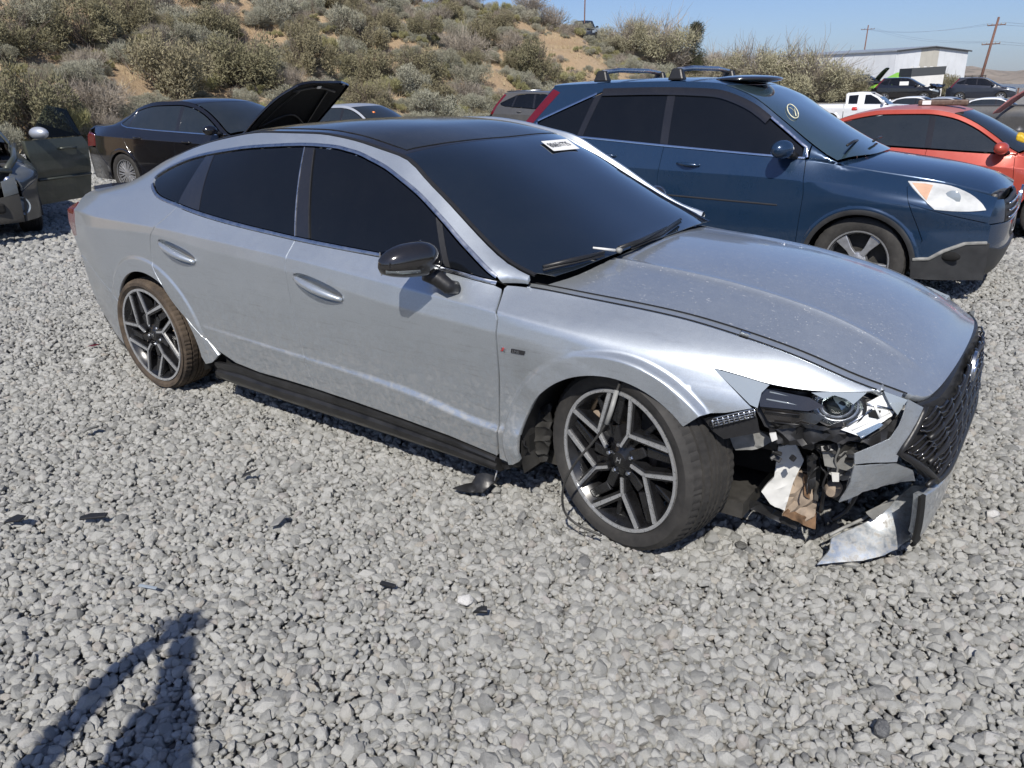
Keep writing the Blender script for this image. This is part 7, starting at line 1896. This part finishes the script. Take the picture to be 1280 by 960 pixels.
litter('plastic_shard', 'dark pair of broken clips left on the gravel behind the rear wheel', 'plastic part', 115, 540, flatp((-.05,-.03,.0),(.02,-.05,.03),(.05,.0,.03),(.02,.05,.01),(-.04,.03,.0)), 'grey_plastic', (0, 0, .010), .03, rot=.4)
litter('plastic_shard', 'thin pale blue plastic strip near the top of the foreground shadow', 'plastic part', 185, 735, flatp((-.05,-.006,.0),(.05,-.008,.004),(.05,.006,.006),(-.05,.008,.003)), 'lens_glass', (0, 0, .004), .035, rot=.3)
litter('lens_shard', 'red lamp lens fragment on the gravel behind the rear wheel', 'lens fragment', 118, 433, flatp((-.05,-.02,.0),(.03,-.025,.01),(.05,.01,.012),(-.02,.025,.006)), 'lamp_red', (0, 0, .006), .03, rot=.3)
def pebble(label, u, v, s, tint, nm, seed, cat='stone'):
    stone_mat(nm, tint); me = stone_mesh(seed, MAT[nm], 3); q = on_z(u, v, .025); o = link(bpy.data.objects.new('stone', me)); o.location = tuple(q); o.scale = (s, s, s*.9); o.rotation_euler = (.2, .1, seed); tag(o, label, cat)
pebble('white oblong stone beside a crumpled black scrap', 582, 750, .030, (.80, .79, .77), 'white_stone', 7)
pebble('lone dark grey stone in the right foreground', 1102, 911, .036, (.075, .08, .09), 'dark_stone', 8)
pebble('small dark porous stone in front of the front tire', 927, 682, .026, (.07, .07, .065), 'porous_stone', 9)
pebble('small white stone on the gravel right of the bumper', 1240, 642, .028, (.72, .71, .69), 'pale_stone', 10)

# ------------------------------------------------------------------ the person whose shadow falls into the picture
def person():
    tipg = on_z(222, 786, .02)                                  # where the shadow of the raised hands ends
    h = 1.72; k = h/math.tan(SUN_EL); tip = Vector((tipg[0]+math.cos(SUN_AZ)*k, tipg[1]+math.sin(SUN_AZ)*k, h))
    fwd = Vector((HF[0], HF[1], 0)); rt = Vector((HR[0], HR[1], 0)); base = tip-fwd*.34+rt*.11; base.z = 0
    o = thing('person', 'person in blue shirt and jeans beside the camera with both arms raised', 'person', tuple(base), 0)
    P = lambda f, r_, z: tuple(fwd*f+rt*r_+Vector((0, 0, z)))
    def skin(name, pts, edges, rad, mat, parent):
        me = bpy.data.meshes.new(name); me.from_pydata(pts, edges, []); q = link(bpy.data.objects.new(name, me), parent)
        md = q.modifiers.new('skin', 'SKIN'); md.use_smooth_shade = True
        for v, r_ in zip(me.skin_vertices[0].data, rad): v.radius = (r_, r_)
        me.skin_vertices[0].data[0].use_root = True
        q.modifiers.new('sub', 'SUBSURF').levels = 1; q.modifiers['sub'].render_levels = 2; me.materials.append(mat)
        dg = bpy.context.evaluated_depsgraph_get(); nm = bpy.data.meshes.new_from_object(q.evaluated_get(dg)); q.modifiers.clear(); q.data = nm
        return q
    pts = [P(0, 0, .92), P(0, 0, 1.15), P(.01, 0, 1.36), P(.02, 0, 1.45), P(.03, 0, 1.52), P(.03, 0, 1.60), P(.03, 0, 1.68),
           P(0, -.18, 1.38), P(.14, -.215, 1.36), P(.27, -.20, 1.60), P(.335, -.145, 1.72), P(0, .19, 1.38), P(.17, .12, 1.40), P(.27, -.02, 1.59), P(.335, -.07, 1.72),
           P(0, -.10, .86), P(.02, -.11, .48), P(0, -.12, .09), P(.13, -.13, .04), P(0, .10, .86), P(.03, .11, .48), P(0, .12, .09), P(.13, .13, .04)]
    ed = [(0,1),(1,2),(2,3),(3,4),(4,5),(5,6),(2,7),(7,8),(8,9),(9,10),(2,11),(11,12),(12,13),(13,14),(0,15),(15,16),(16,17),(17,18),(0,19),(19,20),(20,21),(21,22)]
    rad = [.15,.145,.15,.06,.075,.10,.07,.07,.052,.046,.044,.07,.056,.05,.044,.095,.062,.045,.035,.095,.062,.045,.035]
    body_ = skin('body', pts, ed, rad, MAT['shirt_cloth'], o)
    MB().ball(P(.0, 0, 1.66), (.10, .10, .10), 14, 10).build('hair', MAT['hair_brown'], o, smooth=True)
    for s, r0 in ((-1, -.155), (1, -.065)):
        pp = [P(.31, r0, 1.66), P(.335, r0+.01, 1.71)]
        skin('palm', pp, [(0, 1)], [.046, .044], MAT['skin'], o)
        for k_ in range(4):
            a = P(.33, r0-.025+.018*k_, 1.735); b = P(.36, r0-.025+.018*k_, 1.77-.004*abs(k_-1)); c = P(.375, r0-.02+.016*k_, 1.755)
            skin('finger', [a, b, c], [(0, 1), (1, 2)], [.009, .0085, .007], MAT['skin'], o)
        skin('thumb', [P(.33, r0-s*.035, 1.70), P(.355, r0-s*.05, 1.73)], [(0, 1)], [.011, .009], MAT['skin'], o)
    ph = thing('phone', 'black phone held up by the person beside the camera', 'phone', tuple(Vector(base)+Vector(P(.365, -.11, 1.735))), YAW)
    MB().box((0, 0, 0), (.012, .074, .15)).build('phone_body', MAT['print_black'], ph, bevel=.008)
person()
# ------------------------------------------------------------------ plants the picture shows nothing of are left out; alike ones get their place in the row
def finish_plants():
    bpy.context.view_layer.update(); dg = bpy.context.evaluated_depsgraph_get(); r = np.random.default_rng(3); seen = []
    for o, b, u, rad, hh in PLANTS:
        me = o.data; n = len(me.vertices); k = 0
        for i in r.integers(0, n, 14):
            p = o.matrix_world @ me.vertices[int(i)].co; uu, vv, zz = to_px(tuple(p))
            if zz < 1 or not (-4 < uu < 1284 and -4 < vv < 964): continue
            d = (p-Vector(CAM)); L = d.length; hit, loc, nn, fi, ob, mw = scene.ray_cast(dg, Vector(CAM), d/L, distance=L+.02)
            if (not hit) or ob.name in (o.name, b.name): k += 1
        if k == 0: bpy.data.objects.remove(b); bpy.data.objects.remove(o)
        else: seen.append((o, u))
    by = {}
    for o, u in seen: by.setdefault(o['label'], []).append((u, o))
    words = ['leftmost', 'second from left', 'third from left', 'fourth from left', 'fifth from left', 'sixth from left']
    for lab, L in by.items():
        if 1 < len(L) <= 6:
            L.sort(key=lambda q: q[0])
            for i, (u, o) in enumerate(L):
                w = 'rightmost' if i == len(L)-1 else words[i]
                o['label'] = w+' of the '+lab.replace(' the bank', ' bank').replace('behind the', 'behind').replace('above the', 'above').replace('beside the', 'beside').replace('left of the', 'left of')
finish_plants()
md = gravel.modifiers.new('scatter', 'NODES'); md.node_group = scatter_nodes('gravel_scatter', stones)

md = SCRUB.modifiers.new('scatter', 'NODES'); md.node_group = scatter_nodes('scrub_scatter', SCRUB_COL)
# ------------------------------------------------------------------ the dry summer haze over the plain
def haze():
    mb = MB(); w = 13500
    mb.box((CAM[0], CAM[1], 199.0), (2*w, 2*w, 440)); o = mb.build('haze', None); o['kind'] = 'stuff'
    m = bpy.data.materials.new('haze_air'); m.use_nodes = True; nt = m.node_tree; nt.nodes.clear()
    v = nt.nodes.new('ShaderNodeVolumePrincipled'); v.inputs['Color'].default_value = (.86, .90, .97, 1); v.inputs['Density'].default_value = 3.2e-5; v.inputs['Anisotropy'].default_value = .3
    out = nt.nodes.new('ShaderNodeOutputMaterial'); nt.links.new(v.outputs[0], out.inputs['Volume']); o.data.materials.append(m)
haze()
